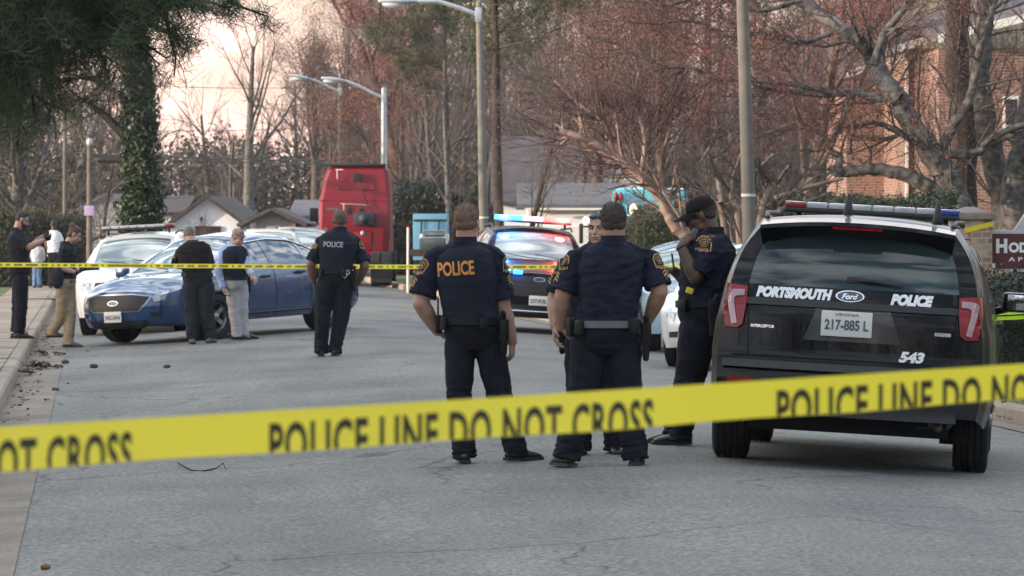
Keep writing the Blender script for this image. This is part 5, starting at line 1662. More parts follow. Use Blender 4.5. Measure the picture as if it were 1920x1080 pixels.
MAPLE = dict(max=5, kids=[9, 6, 5, 4, 4], ratio=.60, angle=(18, 48), wander=.09, up=[.02, .12, .08, .04, 0], rmin=.008, first=.18, trunk=.70, rr=.48, taper=.30)
BARE = dict(max=5, kids=[11, 6, 5, 4, 3], ratio=.52, angle=(22, 55), wander=.10, up=[.03, .09, .06, .03, 0], rmin=.007, first=.25, trunk=.85, rr=.42, taper=.22)
BUSH = dict(max=3, kids=[7, 5, 4], ratio=.6, angle=(20, 55), wander=.16, up=[.02, .05, .02, 0], rmin=.006, first=.1, trunk=.7, rr=.6, stems=7)
PINE = dict(max=3, kids=[26, 7, 5], ratio=.30, angle=(55, 88), wander=.05, up=[.05, .02, .03, .05], rmin=.010, first=.45, trunk=1.0, rr=.32, n=8, taper=.25)
LEAFY = dict(max=3, kids=[16, 7, 5], ratio=.45, angle=(30, 75), wander=.12, up=[.03, .05, .02, 0], rmin=.01, first=.08, trunk=.85, rr=.5)

def gpos(px, D, dz=0.0):
    x = (px - 960) * D / F
    return Vector((x, D, gz(x, D) + dz))

# -- the hanging pine, top left, close by; its trunk stands out of frame on the left verge
rng = random.Random(31)
base = gpos(-300, 34); S = Segs()
root = empty('pine_tree', base, label='near pine whose dark needle sprays hang into the top left corner', cat='tree')
S.seg((0, 0, -.3), (0, 0, 1), .36, .30); S.seg((0, 0, 1), (.15, 0, 7), .30, .22); S.seg((.15, 0, 7), (.1, .1, 14), .22, .08)
for (px, py, D, spreadn, L0) in [(20, 30, 33, 9, 1.3), (60, 100, 34, 9, 1.2), (110, 50, 33, 7, 1.1), (-10, 165, 35, 6, 1.0), (75, 185, 35, 3, .6), (180, 40, 34, 9, 1.3), (250, 60, 34, 8, 1.2), (310, 20, 33, 8, 1.0), (335, 70, 34, 4, .7),
                         (385, 2, 34, 5, .8), (450, 12, 34, 2, .5), (45, 225, 36, 3, .6), (150, -40, 33, 12, 1.5), (290, -50, 33, 9, 1.3), (0, -50, 34, 12, 1.6), (20, 120, 33, 6, 1.0), (-60, 200, 35, 5, 1.0)]:
    tip = P(px, py, D) - base
    st = Vector((.1, 0, max(3.0, min(12, tip.z + rng.uniform(.3, 1.6)))))
    mid = st.lerp(tip, .55) + Vector((0, 0, rng.uniform(.1, .5)))
    prev = st; r0 = .06
    for k in range(1, 9):
        t = k / 8; q = st * (1 - t) ** 2 + mid * 2 * t * (1 - t) + tip * t * t
        S.seg(prev, q, r0, r0 * .87); prev = q; r0 *= .87
    dirn = (tip - mid).normalized()
    for j in range(int(spreadn * 2.6)):
        t = rng.uniform(.55, 1.02); q = st * (1 - t) ** 2 + mid * 2 * t * (1 - t) + tip * t * t
        dd = (dirn + Vector((rng.gauss(0, .7), rng.gauss(0, .7), rng.gauss(0, .5)))).normalized()
        grow(S, rng, q, dd, L0 * rng.uniform(.3, .6), .012, 2, dict(max=3, kids=[3, 3, 4], ratio=.6, angle=(20, 60), wander=.12, up=[0, 0, 0, -.05], rmin=.004))
link_mesh('trunk', S.mesh('trunk', 10, lo=.03), BK_dark, root); link_mesh('crown', S.mesh('crown', 4, hi=.03), BK_dark, root)
needles('foliage', rng, S.tips, LF_pine, root, per=20, length=.17, w=.0028, spread=.03)
# -- ivy-covered trunk with bare limbs on its left
D = 96; base = gpos(266, D); root = empty('ivy_tree', base, label='tall tree with its trunk wrapped in dark green ivy', cat='tree')
def loc(px, py, dd=0): return P(px, py, D + dd) - base
S = Segs(); rng = random.Random(12)
def limb(pts, r0, r1, kids=6, kl=1.6, sub=3, cfg=None, kick=0.0, jitter=.06):
    """traced limb; twigs grow from it"""
    pts = [Vector(p) for p in pts]; cfg = cfg or dict(max=4, kids=[5, 5, 4, 4], ratio=.6, angle=(25, 65), wander=.15, up=[.04] * 5, rmin=.006, rr=.55)
    fine_ = [pts[0]]
    for i in range(len(pts) - 1):
        p0 = pts[max(i - 1, 0)]; p1, p2 = pts[i], pts[i + 1]; p3 = pts[min(i + 2, len(pts) - 1)]
        for k in range(1, 6):
            t = k / 5
            fine_.append(.5 * ((2 * p1) + (p2 - p0) * t + (2 * p0 - 5 * p1 + 4 * p2 - p3) * t * t + (3 * p1 - p0 - 3 * p2 + p3) * t ** 3) + Vector((rng.gauss(0, 1), rng.gauss(0, 1), rng.gauss(0, 1))) * r0 * jitter)
    n = len(fine_) - 1
    for i in range(n): S.seg(fine_[i], fine_[i + 1], lerp(r0, r1, i / n), lerp(r0, r1, (i + 1) / n))
    for j in range(kids):
        i = rng.randint(int(n * .15), n - 1); dd = (fine_[i + 1] - fine_[i]).normalized()
        ax = Matrix.Rotation(rng.uniform(0, 6.28), 3, dd) @ dd.orthogonal().normalized(); nd = Matrix.Rotation(math.radians(rng.uniform(30, 70)), 3, ax) @ dd
        grow(S, rng, fine_[i], nd, kl * rng.uniform(.6, 1.2), min(lerp(r0, r1, i / n) * .4, .028), sub, cfg)
    return fine_
tr = limb([loc(268, 440), loc(266, 380), loc(262, 300), loc(262, 200), loc(255, 120), loc(252, 40), loc(248, -60)], .33, .24, 4, 1.5)
limb([loc(250, 262), loc(225, 245), loc(195, 215), loc(160, 190), loc(120, 175, 2)], .13, .05, 14, 1.6)
limb([loc(250, 205), loc(225, 180), loc(195, 160), loc(160, 145), loc(120, 150, -2)], .11, .04, 14, 1.6)
limb([loc(255, 120), loc(225, 85), loc(180, 75), loc(120, 100), loc(90, 120)], .10, .03, 14, 1.6)
limb([loc(258, 60), loc(290, 30), loc(330, 5)], .10, .03, 10, 1.6)
limb([loc(258, 80), loc(220, 40), loc(170, 20), loc(120, 10)], .10, .03, 12, 1.6)
link_mesh('trunk', S.mesh('trunk', 10, lo=.045), BK_dark, root); link_mesh('crown', S.mesh('crown', 3, hi=.045), BK_twig, root)
iv = []
for k in range(2000):
    i = min(len(tr) - 2, int(rng.random() ** 1.25 * (len(tr) - 1))); q = tr[i].lerp(tr[i + 1], rng.random())
    a = rng.uniform(0, 6.28); wd = lerp(.38, .17, i / len(tr)) * rng.uniform(.7, 1.2) * (1 + .35 * noise.noise(q * 1.1))
    iv.append(q + Vector((math.cos(a) * wd, math.sin(a) * wd, rng.gauss(0, .15))))
leaves('ivy', rng, iv, .055, LF_ivy, root, per=9, spread=.08)
needles('foliage', rng, [t for t in S.tips if t[2] > 2.2][::4], LF_pine2, root, per=14, length=.16, w=.009)

# -- named trees: (px of base, D, height, radius, cfg, bark, leaf, label)
TREES = [
 ('maple_tree', 'wide red-budded maple rising behind the red tractor cab', 770, 165, 13.5, .42, MAPLE, BK_brown, ('leaf', LF_red, .035, 4, .22), 5, (-.12, 0, 1)),
 ('bare_tree', 'tall bare grey tree rising behind the small grey shed', 463, 170, 11.5, .30, BARE, BK_grey, None, 8, (0, 0, 1)),
 ('bare_tree', 'thin bare tree against the sky, right of the ivy-covered tree', 395, 215, 9.5, .26, BARE, BK_brown, None, 21, (0, 0, 1)),
 ('maple_tree', 'red-budded maple left of the lone tall street lamp with two heads', 590, 200, 11.5, .30, MAPLE, BK_brown, ('leaf', LF_rust, .035, 3, .22), 22, (0, 0, 1)),
 ('pine_tree', 'pine with thick dark trunk beside the middle street lamp', 938, 118, 15, .16, PINE, BK_dark, ('needle', LF_pine2, .24, 16, .12), 13, (0, 0, 1)),
 ('pine_tree', 'pine showing high between the maple and the middle street lamp', 838, 150, 15, .10, PINE, BK_dark, ('needle', LF_pine2, .24, 16, .12), 14, (.03, 0, 1)),
 ('pine_tree', 'pine with dull green crown above the long grey roof', 1080, 140, 15, .15, PINE, BK_brown, ('needle', LF_pine2, .24, 14, .12), 15, (.0, 0, 1)),
 ('bare_tree', 'drooping grey bare tree over the dark evergreen thicket', 850, 122, 8.2, .13, dict(BARE, up=[.03, .0, -.05, -.08, -.1]), BK_grey, None, 16, (0, 0, 1)),
 ('bare_tree', 'forked dark bare tree in front of the pale garage wall', 978, 106, 6.2, .10, dict(BARE, angle=(18, 40)), BK_dark, None, 17, (.06, 0, 1)),
 ('bare_tree', 'bare tree with bushy crown between the grey roof and the turquoise bus', 1120, 128, 9.0, .25, BARE, BK_brown, ('leaf', LF_rust, .035, 2, .25), 18, (0, 0, 1)),
 ('bare_tree', 'rusty bare tree standing beyond the turquoise bus', 1250, 122, 9.5, .25, BARE, BK_brown, ('leaf', LF_rust, .035, 3, .25), 19, (-.06, 0, 1)),
 ('pine_tree', 'dark green pine behind the near right-hand street lamp', 1330, 130, 14, .17, PINE, BK_brown, ('needle', LF_pine2, .24, 16, .12), 20, (0, 0, 1)),
 ('bare_tree', 'bare tree crossing the gap left of the brick apartments', 1500, 105, 9.5, .25, BARE, BK_brown, ('leaf', LF_red, .03, 3, .25), 23, (0, 0, 1)),
 ('olive_tree', 'bushy olive-brown tree at the far left edge behind the bearded man', 30, 124, 6.8, .24, LEAFY, BK_grey, ('leaf', LF_olive, .045, 5, .16), 24, (0, 0, 1)),
 ('olive_tree', 'bushy olive-brown tree left of the ivy-covered tree', 110, 152, 8.0, .20, LEAFY, BK_grey, ('leaf', LF_olive, .045, 4, .18), 25, (0, 0, 1)),
 ('bare_tree', 'slim forked bare tree in front of the stone barn', 188, 119, 4.8, .08, dict(BARE, angle=(18, 40)), BK_dark, None, 26, (.05, 0, 1)),
 ('bare_tree', 'leafless scrub tree before the white gabled house', 412, 112, 2.0, .03, dict(BARE, max=3, stems=4, angle=(15, 45)), BK_brown, None, 27, (0, 0, 1)),
]
for nm, lb, px, D, h, r, cfg, bk, leaf, seed, d0 in TREES:
    cfg = dict(cfg, rmin=max(cfg['rmin'], D * .00009))
    tree(nm, lb, gpos(px, D), seed, h, r, cfg, bk, leaf, d0=d0, thick=.04 if h > 7 else .025)

# -- the near oak-like maple on the right with its long low limbs
D = 72; base = gpos(1800, D); root = empty('maple_tree', base, label='old grey maple with long mossy limbs and red buds behind the near police SUV', cat='tree')
S = Segs(); rng = random.Random(77)
NEAR = dict(max=4, kids=[6, 6, 5, 4], ratio=.60, angle=(25, 60), wander=.10, up=[.07] * 5, rmin=.0045, rr=.5, taper=.3)
limb([loc(1822, 470), loc(1800, 400), loc(1775, 335), loc(1748, 290), loc(1700, 215), loc(1668, 165), loc(1640, 120, 1), loc(1600, 70, 1), loc(1540, 30, 2), loc(1470, -15, 2)], .26, .09, 26, 1.6, 2, NEAR)
limb([loc(1790, 372), loc(1740, 350), loc(1690, 325), loc(1640, 318), loc(1580, 322), loc(1560, 318)], .15, .085, 8, 1.0, 3, NEAR)
limb([loc(1568, 318), loc(1575, 295), loc(1552, 280), loc(1550, 265), loc(1530, 245), loc(1480, 235), loc(1420, 255), loc(1390, 240)], .07, .03, 16, 1.0, 2, NEAR)
limb([loc(1755, 290), loc(1830, 287), loc(1850, 265), loc(1900, 240), loc(1960, 225)], .085, .05, 10, .9, 3, NEAR)
limb([loc(1715, 265), loc(1670, 240), loc(1640, 230), loc(1600, 238)], .07, .03, 8, .9, 3, NEAR)
limb([loc(1650, 185), loc(1600, 175), loc(1540, 178), loc(1470, 170), loc(1430, 165)], .075, .03, 18, 1.2, 2, NEAR)
limb([loc(1430, 152), loc(1340, 145), loc(1290, 125), loc(1230, 125), loc(1150, 80), loc(1100, 70)], .045, .02, 16, 1.1, 2, NEAR)
limb([loc(1560, 175), loc(1500, 160), loc(1430, 152)], .06, .045, 3, 1.1, 2, NEAR)
limb([loc(1380, 150), loc(1400, 200), loc(1370, 270), loc(1330, 300)], .04, .02, 12, 1.0, 2, NEAR)
limb([loc(1290, 125), loc(1260, 180), loc(1230, 230)], .03, .015, 9, 1.0, 2, NEAR)
limb([loc(1760, 290), loc(1790, 230), loc(1820, 180), loc(1835, 100), loc(1860, 20), loc(1880, -40)], .10, .05, 14, 1.3, 2, NEAR)
limb([loc(1640, 120), loc(1660, 60), loc(1700, 10), loc(1720, -40)], .08, .05, 12, 1.2, 2, NEAR)
limb([loc(1560, 60), loc(1500, 80), loc(1440, 60), loc(1380, 70), loc(1300, 40), loc(1220, 45)], .05, .02, 20, 1.2, 2, NEAR)
limb([loc(1500, 0), loc(1420, 20), loc(1330, -10), loc(1250, 10), loc(1180, -5)], .05, .02, 18, 1.1, 2, NEAR)
limb([loc(1600, 300), loc(1595, 270), loc(1605, 240)], .03, .01, 5, .7, 3, NEAR); limb([loc(1630, 315), loc(1632, 285), loc(1615, 260)], .03, .01, 5, .7, 3, NEAR)
link_mesh('trunk', S.mesh('trunk', 10, lo=.028), BK_grey, root); link_mesh('crown', S.mesh('crown', 4, hi=.028), BK_twig, root)
leaves('buds', rng, S.tips, .016, LF_red, root, per=6, spread=.10)

# -- two trunks beside it, at the right edge
for (pts, D, r0, r1, lb, sd) in (([(1812, 470), (1806, 380), (1808, 250), (1795, 120), (1800, 0), (1795, -60)], 76, .27, .20, 'dark straight trunk just left of the twin grey trunks', 3),
                                 ([(1895, 480), (1882, 400), (1868, 320), (1850, 240), (1838, 150), (1845, 50), (1850, -50)], 74, .25, .15, 'grey trunk leaning left in front of the brick wall', 4),
                                 ([(1896, 480), (1905, 380), (1915, 300), (1925, 240), (1945, 100), (1950, 0)], 73, .29, .19, 'thick mossy grey trunk at the right edge', 5)):
    base = gpos(pts[0][0], D); root = empty('bare_tree', base, label=lb, cat='tree'); S = Segs(); rng = random.Random(sd)
    pp = [loc(x, y) for x, y in pts]; pp[0].z = -.2
    limb(pp, r0, r1, 14, 1.4, 2, NEAR)
    link_mesh('trunk', S.mesh('trunk', 10, lo=.028), BK_grey if sd > 3 else BK_dark, root); link_mesh('crown', S.mesh('crown', 3, hi=.028), BK_twig, root)
    leaves('buds', rng, S.tips, .013, LF_red, root, per=2, spread=.07)

# -- crape myrtles: smooth tan stems
D = 66; base = gpos(1385, D); root = empty('crape_myrtle', base, label='smooth tan many-stemmed tree beside the near right-hand street lamp', cat='tree'); S = Segs(); rng = random.Random(8)
CM = dict(max=4, kids=[5, 4, 4, 4], ratio=.66, angle=(15, 45), wander=.12, up=[.08] * 5, rmin=.004, rr=.6)
for pts in ([(1392, 470), (1375, 420), (1352, 380), (1345, 330), (1330, 290)], [(1392, 470), (1385, 410), (1372, 370), (1380, 320), (1395, 280)], [(1394, 470), (1392, 420), (1400, 360), (1420, 320), (1450, 290)],
            [(1396, 465), (1420, 400), (1460, 370), (1520, 350), (1580, 335)], [(1396, 465), (1430, 390), (1450, 350), (1480, 310)], [(1375, 420), (1355, 400), (1335, 370), (1325, 330)], [(1396, 460), (1440, 420), (1500, 385), (1560, 360)]):
    pp = [loc(x, y, rng.uniform(-.6, .6)) for x, y in pts]; pp[0] = Vector((rng.uniform(-.1, .1), 0, -.1)); limb(pp, .07, .025, 9, .9, 2, CM)
link_mesh('trunk', S.mesh('trunk', 9, lo=.02), BK_crepe, root); link_mesh('crown', S.mesh('crown', 4, hi=.02), BK_twig, root)
D = 72; base = gpos(1300, D); root = empty('crape_myrtle', base, label='pale leaning stem arching over the clipped hedge behind the officers', cat='tree'); S = Segs()
limb([(0, 0, -.1), loc(1300, 470), loc(1262, 420), loc(1240, 375), loc(1200, 330), loc(1150, 290), loc(1100, 262), loc(1050, 245)], .115, .05, 26, 1.5, 2, CM)
limb([loc(1320, 410), loc(1280, 380), loc(1230, 345), loc(1180, 300)], .07, .03, 12, 1.2, 2, CM)
limb([loc(1290, 440), loc(1300, 410), loc(1320, 400), loc(1335, 440)], .05, .04, 2, .5, 3, CM)
limb([loc(1150, 290), loc(1130, 230), loc(1080, 190), loc(1040, 150)], .05, .02, 16, 1.3, 2, CM); limb([loc(1200, 330), loc(1210, 260), loc(1190, 190), loc(1200, 130)], .05, .02, 16, 1.3, 2, CM)
link_mesh('trunk', S.mesh('trunk', 9, lo=.02), BK_crepe, root); link_mesh('crown', S.mesh('crown', 4, hi=.02), BK_twig, root)
leaves('buds', rng, S.tips, .018, LF_rust, root, per=2, spread=.09)

# -- the far wood beyond the houses: one mass nobody could count
rng = random.Random(55)
S = Segs(); tips = []
for k in range(190):
    D_ = rng.uniform(205, 330); px = rng.uniform(-80, 2000) if k < 110 else rng.uniform(600, 2000)
    if 270 < px < 560: hh = rng.uniform(5.5, 8.0)
    elif px > 620: hh = rng.uniform(14, 20)
    else: hh = rng.uniform(11, 15)
    b = gpos(px, D_); S2 = Segs()
    grow(S2, rng, b, (0, 0, 1), hh * .8, .22, 0, dict(max=4, kids=[13, 6, 4, 3], ratio=.48, angle=(22, 55), wander=.10, up=[.03, .08, .05, 0, 0], rmin=.024, first=.10, rr=.42, taper=.25))
    S.a += S2.a; S.b += S2.b; S.ra += S2.ra; S.rb += S2.rb
o = link_mesh('far_wood', S.mesh('far_wood', 3), BK_twig, None); tag(o, 'leafless brown wood filling the background behind the houses', 'woodland', kind='stuff')
# understorey: brown brush and evergreen thicket
pts = []
for k in range(11000):
    px = rng.uniform(-100, 2020); D_ = rng.uniform(225, 260)
    hmax = 5.4 + 2.2 * noise.noise(Vector((px * .006, 3, 1))) + 1.0 * noise.noise(Vector((px * .03, 1, 1)))
    b = gpos(px, D_); pts.append(b + Vector((0, 0, rng.random() ** .8 * hmax)))
o = leaves('far_brush', rng, pts, .16, mat('brush_leaf', (.055, .045, .035), col2=(.10, .085, .065), rough=.9, scale=.4), None, per=7, spread=.6); tag(o, 'brown undergrowth at the foot of the far wood', 'undergrowth', kind='stuff')

def leaf_mass(name, label, cat, boxes, m, size, density, seed, core=None, group=None, rough=.18):
    """a hedge or shrub: leaves all through its outer shell over dark inner twigs; boxes: (x0,x1,d0,d1,z0,z1)"""
    rng = random.Random(seed); g = np.random.default_rng(seed); pts = []
    for (x0, x1, d0, d1, z0, z1) in boxes:
        vol = (x1 - x0) * (z1 - z0) * 2 + (x1 - x0) * (d1 - d0) + (d1 - d0) * (z1 - z0) * 2
        n = int(vol * density); k = 0
        while k < n:
            f_ = rng.random(); x, y, z = rng.uniform(x0, x1), rng.uniform(d0, d1), rng.uniform(z0, z1)
            side = rng.choice('fbtlr' if (d1 - d0) > .3 else 'fb')
            q = {'f': (x, d0, z), 'b': (x, d1, z), 't': (x, y, z1), 'l': (x0, y, z), 'r': (x1, y, z)}[side]
            q = Vector(q); nn = noise.noise(q * 1.4) * rough + noise.noise(q * 4) * rough * .4
            c = Vector(((x0 + x1) / 2, (d0 + d1) / 2, (z0 + z1) / 2)); v = (q - c); v.normalize()
            pts.append(q + v * (nn - abs(rng.gauss(0, .10)))); k += 1
    root = empty(name, (boxes[0][0], boxes[0][2], boxes[0][4]), label=label, cat=cat, group=group)
    off = Vector(root.location)
    leaves('foliage', rng, [p - off for p in pts], size, m, root, per=3, spread=.05)
    S_ = Segs()
    for (x0, x1, d0, d1, z0, z1) in boxes:
        for k in range(int((x1 - x0) * (d1 - d0) * 5) + 6):
            b = Vector((rng.uniform(x0, x1), rng.uniform(d0, d1), z0)) - off
            grow(S_, rng, b, (rng.gauss(0, .2), rng.gauss(0, .2), 1), (z1 - z0) * .9, .02, 1, dict(max=2, kids=[4, 4], ratio=.6, angle=(20, 60), wander=.15, up=[0, .05, 0], rmin=.006))
    link_mesh('stems', S_.mesh('stems', 3), BK_dark, root)
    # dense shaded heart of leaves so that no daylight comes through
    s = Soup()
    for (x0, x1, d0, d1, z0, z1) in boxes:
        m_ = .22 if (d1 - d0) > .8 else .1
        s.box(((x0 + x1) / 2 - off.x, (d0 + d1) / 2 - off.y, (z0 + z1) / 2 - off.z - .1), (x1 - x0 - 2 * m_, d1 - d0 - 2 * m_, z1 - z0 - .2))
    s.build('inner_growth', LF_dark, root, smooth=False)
    return root
def bx(px0, px1, py_top, D, depth, zb=None):
    x0, x1 = (px0 - 960) * D / F, (px1 - 960) * D / F; z0 = gz((x0 + x1) / 2, D) - .05
    return (x0, x1, D, D + depth, z0, EYE - (py_top - HZ) * D / F)
leaf_mass('hedge', 'clipped grey-green hedge behind the stout officer, below the turquoise bus', 'hedge', [bx(1188, 1420, 392, 80, 2.0)], LF_hedge, .022, 420, 3)
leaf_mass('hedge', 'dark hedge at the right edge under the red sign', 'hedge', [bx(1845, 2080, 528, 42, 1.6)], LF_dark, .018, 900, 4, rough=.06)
leaf_mass('hedge', 'low ivy hedge behind the roof of the near police SUV', 'hedge', [bx(1560, 1790, 372, 64, 1.6)], LF_ivy, .022, 560, 5)
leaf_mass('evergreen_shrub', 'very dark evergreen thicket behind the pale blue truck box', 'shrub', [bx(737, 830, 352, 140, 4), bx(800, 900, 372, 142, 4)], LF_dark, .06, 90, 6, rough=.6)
leaf_mass('evergreen_shrub', 'olive hedge behind the man in the white T-shirt', 'shrub', [bx(-60, 62, 400, 112, 2), bx(50, 150, 412, 114, 2)], LF_olive, .04, 200, 7, rough=.3)
leaf_mass('evergreen_shrub', 'dull green shrubs between the lamp post and the brick pillar', 'shrub', [bx(1420, 1570, 380, 74, 2)], LF_hedge, .025, 320, 8, rough=.3)

# ---------------------------------------------------------------- street lamps and poles
M_pole = mat('weathered_concrete', (.16, .145, .125), rough=.85, var=.15, scale=4, bump=.15, bscale=80); M_pole2 = mat('galvanised_pole', (.30, .34, .37), rough=.5, metal=.3)
M_lampg = mat('lamp_glass', (.55, .60, .62), rough=.2, coat=.6); M_arm = mat('arm_metal', (.42, .46, .50), rough=.4, metal=.4); M_wood = bark('pole_wood', (.10, .085, .07), (.19, .165, .14), 2)
def street_lamp(label, px_b, D, py_t, r0, r1, arm, m_pole, px_t=None, band=None):
    base = gpos(px_b, D); root = empty('street_lamp', base, label=label, cat='street lamp')
    lc = lambda px, py, dd=0: P(px, py, D + dd) - base
    top = lc(px_t or px_b, py_t); top.y = 0
    s = Soup(); s.tube([(0, 0, -.2), top * .5, top], [r0, (r0 + r1) / 2, r1], 16); s.tube([(0, 0, -.05), (0, 0, .12)], r0 * 1.6, 16, round_ends=False)
    s.build('pole', m_pole, root, auto=50)
    s = Soup(); pts = [lc(x, y) for x, y in arm]
    for p_ in pts: p_.y = 0
    k = D / 100
    s.tube(pts, [.05] * len(pts), 8); s.box(pts[0], (.16, .2, .35), bevel=.03); s.build('arm', M_arm, root, auto=40)
    e = pts[-1]; d = (pts[-1] - pts[-2]).normalized()
    s = Soup(); s.tube([e - d * .1, e + d * .15, e + d * .45, e + d * .75], [.06, .13, .16, .11], 14, side=(0, 1, 0), ratio=[.7, .65, .55, .5])
    h = s.build('lamp_head', M_arm, root, auto=60)
    s = Soup(); s.ell(e + d * .45 + Vector((0, 0, -.07)), (.27, .12, .10)); s.build('diffuser', M_lampg, h)
    if band:
        s = Soup(); z = lc(px_b, band).z; s.tube([(top.x * z / top.z, 0, z - .02), (top.x * z / top.z, 0, z + .02)], r0 * 1.0, 16, round_ends=False); s.build('band', mat('reflective_band', (.6, .6, .58), rough=.4), root, auto=40)
    return root
street_lamp('near street lamp post crossing the red-budded maple, its lamp above the picture', 1412, 61, -260, .108, .08, [(1386, -240), (1330, -280), (1230, -300)], M_pole, px_t=1384, band=366)
street_lamp('middle street lamp whose head is cut by the top of the picture', 910, 100, 6, .125, .075, [(897, 28), (860, 14), (820, 2), (772, 2)], M_pole, px_t=898, band=408)
street_lamp('pale grey street lamp rising straight above the red tractor cab', 720, 155, 168, .13, .10, [(720, 183), (700, 175), (672, 160), (650, 152), (642, 151)], M_pole2)
street_lamp('street lamp behind the left edge of the red tractor cab', 635, 172, 160, .10, .075, [(638, 172), (615, 162), (590, 150), (580, 148)], M_pole, px_t=638)
def util_pole(label, px, D, py_t, r, stuff=None):
    base = gpos(px, D); root = empty('utility_pole', base, label=label, cat='utility pole'); h = (P(px, py_t, D) - base).z
    s = Soup(); s.tube([(0, 0, -.2), (0, 0, h)], [r * 1.1, r * .8], 12); s.build('pole', M_wood, root, auto=50)
    return root, base, h
util_pole('tall slim wooden pole at the left above the white T-shirt', 122, 120, 190, .075)
up, ub, uh = util_pole('short utility pole carrying the black cables on the left', 168, 110, 268, .085)
s = Soup(); s.tube([(0, 0, uh - .02), (0, 0, uh + .05)], .085, 12); s.build('pole_cap', M_arm, up, auto=50)
s = Soup(); s.tube([(.25, -.1, uh - .45), (.95, -.1, uh - .48)], .075, 10); s.build('splice_case', M_plastic, up)
s = Soup(); s.box((0, -.10, EYE - (395 - HZ) * 110 / F - ub.z), (.26, .02, .26), bevel=.01); s.build('notice', mat('pink_sign', (.45, .36, .55), rough=.5), up, auto=40)
util_pole('thin white pole near the grey shed', 438, 150, 345, .04)
def cable(label, pts, r):
    pts = [Vector(p) for p in pts]; S_ = Soup(); o = []
    n = 24
    for k in range(n + 1):
        t = k / n; q = pts[0].lerp(pts[1], t); q.z -= pts[2][0] * 4 * t * (1 - t); o.append(q)
    S_.tube(o, r, 6); ob = S_.build('cable', M_plastic); tag(ob, label, 'cable'); return ob
cable('upper black overhead cable running right from the short utility pole', [P(168, 289, 110), P(760, 296, 175), (.12, 0, 0)], .022)
cable('lower black overhead cable running right from the short utility pole', [P(168, 292, 110), P(760, 304, 175), (.12, 0, 0)], .022)
cable('thin pale wire high across the ivy-covered tree', [P(-20, 240, 120), P(760, 226, 190), (.25, 0, 0)], .014)
cable('thin wire crossing the sky gap', [P(110, 150, 120), P(760, 150, 190), (.3, 0, 0)], .014)

# ---------------------------------------------------------------- buildings
def siding(name, c, c2, vert=False, sc=30, mortar=(.3, .3, .3)):
    m = bpy.data.materials.new(name); m.use_nodes = True; nt = m.node_tree; b = nt.nodes['Principled BSDF']; b.inputs['Roughness'].default_value = .8
    tc = nt.nodes.new('ShaderNodeTexCoord'); w = nt.nodes.new('ShaderNodeTexWave'); w.wave_type = 'BANDS'; w.bands_direction = 'X' if vert else 'Z'; w.wave_profile = 'SAW'
    w.inputs['Scale'].default_value = sc; w.inputs['Distortion'].default_value = .15
    nt.links.new(tc.outputs['Object'], w.inputs['Vector'])
    n = nt.nodes.new('ShaderNodeTexNoise'); n.inputs['Scale'].default_value = 2; nt.links.new(tc.outputs['Object'], n.inputs['Vector'])
    mx = nt.nodes.new('ShaderNodeMixRGB'); mx.inputs[1].default_value = (*c, 1); mx.inputs[2].default_value = (*c2, 1); nt.links.new(n.outputs['Fac'], mx.inputs[0]); nt.links.new(mx.outputs[0], b.inputs['Base Color'])
    bp = nt.nodes.new('ShaderNodeBump'); bp.inputs['Strength'].default_value = .12; bp.inputs['Distance'].default_value = .02; nt.links.new(w.outputs['Color'], bp.inputs['Height']); nt.links.new(bp.outputs[0], b.inputs['Normal'])
    return m
def brick_mat(name, c1, c2, mo, scale=1.0, bw=.21, bh=.075, offs=.5):
    m = bpy.data.materials.new(name); m.use_nodes = True; nt = m.node_tree; b = nt.nodes['Principled BSDF']; b.inputs['Roughness'].default_value = .9
    tc = nt.nodes.new('ShaderNodeTexCoord'); mp = nt.nodes.new('ShaderNodeMapping'); mp.inputs['Rotation'].default_value = (math.radians(90), 0, 0)
    # brick pattern on x-z (or y-z) faces: add x and y so that both wall directions are laid
    sx = nt.nodes.new('ShaderNodeSeparateXYZ'); cx = nt.nodes.new('ShaderNodeCombineXYZ'); ad = nt.nodes.new('ShaderNodeMath'); ad.operation = 'ADD'
    nt.links.new(tc.outputs['Object'], sx.inputs[0]); nt.links.new(sx.outputs['X'], ad.inputs[0]); nt.links.new(sx.outputs['Y'], ad.inputs[1]); nt.links.new(ad.outputs[0], cx.inputs['X']); nt.links.new(sx.outputs['Z'], cx.inputs['Y'])
    br = nt.nodes.new('ShaderNodeTexBrick'); br.inputs['Scale'].default_value = 1; br.inputs['Brick Width'].default_value = bw; br.inputs['Row Height'].default_value = bh; br.inputs['Mortar Size'].default_value = .012 * scale; br.offset = offs
    br.inputs['Color1'].default_value = (*c1, 1); br.inputs['Color2'].default_value = (*c2, 1); br.inputs['Mortar'].default_value = (*mo, 1); br.inputs['Bias'].default_value = -.1
    nt.links.new(cx.outputs[0], br.inputs['Vector']); nt.links.new(br.outputs['Color'], b.inputs['Base Color'])
    bp = nt.nodes.new('ShaderNodeBump'); bp.inputs['Strength'].default_value = .5; bp.inputs['Distance'].default_value = .01; nt.links.new(br.outputs['Fac'], bp.inputs['Height']); bp.invert = True; nt.links.new(bp.outputs[0], b.inputs['Normal'])
    return m
M_sidw = siding('white_siding', (.74, .76, .80), (.80, .82, .85), sc=3); M_board = siding('grey_boards', (.20, .19, .175), (.28, .265, .245), vert=True, sc=6); M_stone = brick_mat('pale_stone', (.22, .22, .22), (.34, .335, .33), (.16, .155, .15), 2, .6, .28)
M_roofd = mat('shingle_dark', (.055, .045, .042), rough=.9, var=.3, scale=5, bump=.4, bscale=20); M_roofg = mat('roof_grey', (.115, .115, .12), rough=.85, var=.2, scale=2, bump=.4, bscale=12); M_roofb = mat('roof_brown', (.085, .07, .07), rough=.9, var=.25, scale=2, bump=.4, bscale=10)
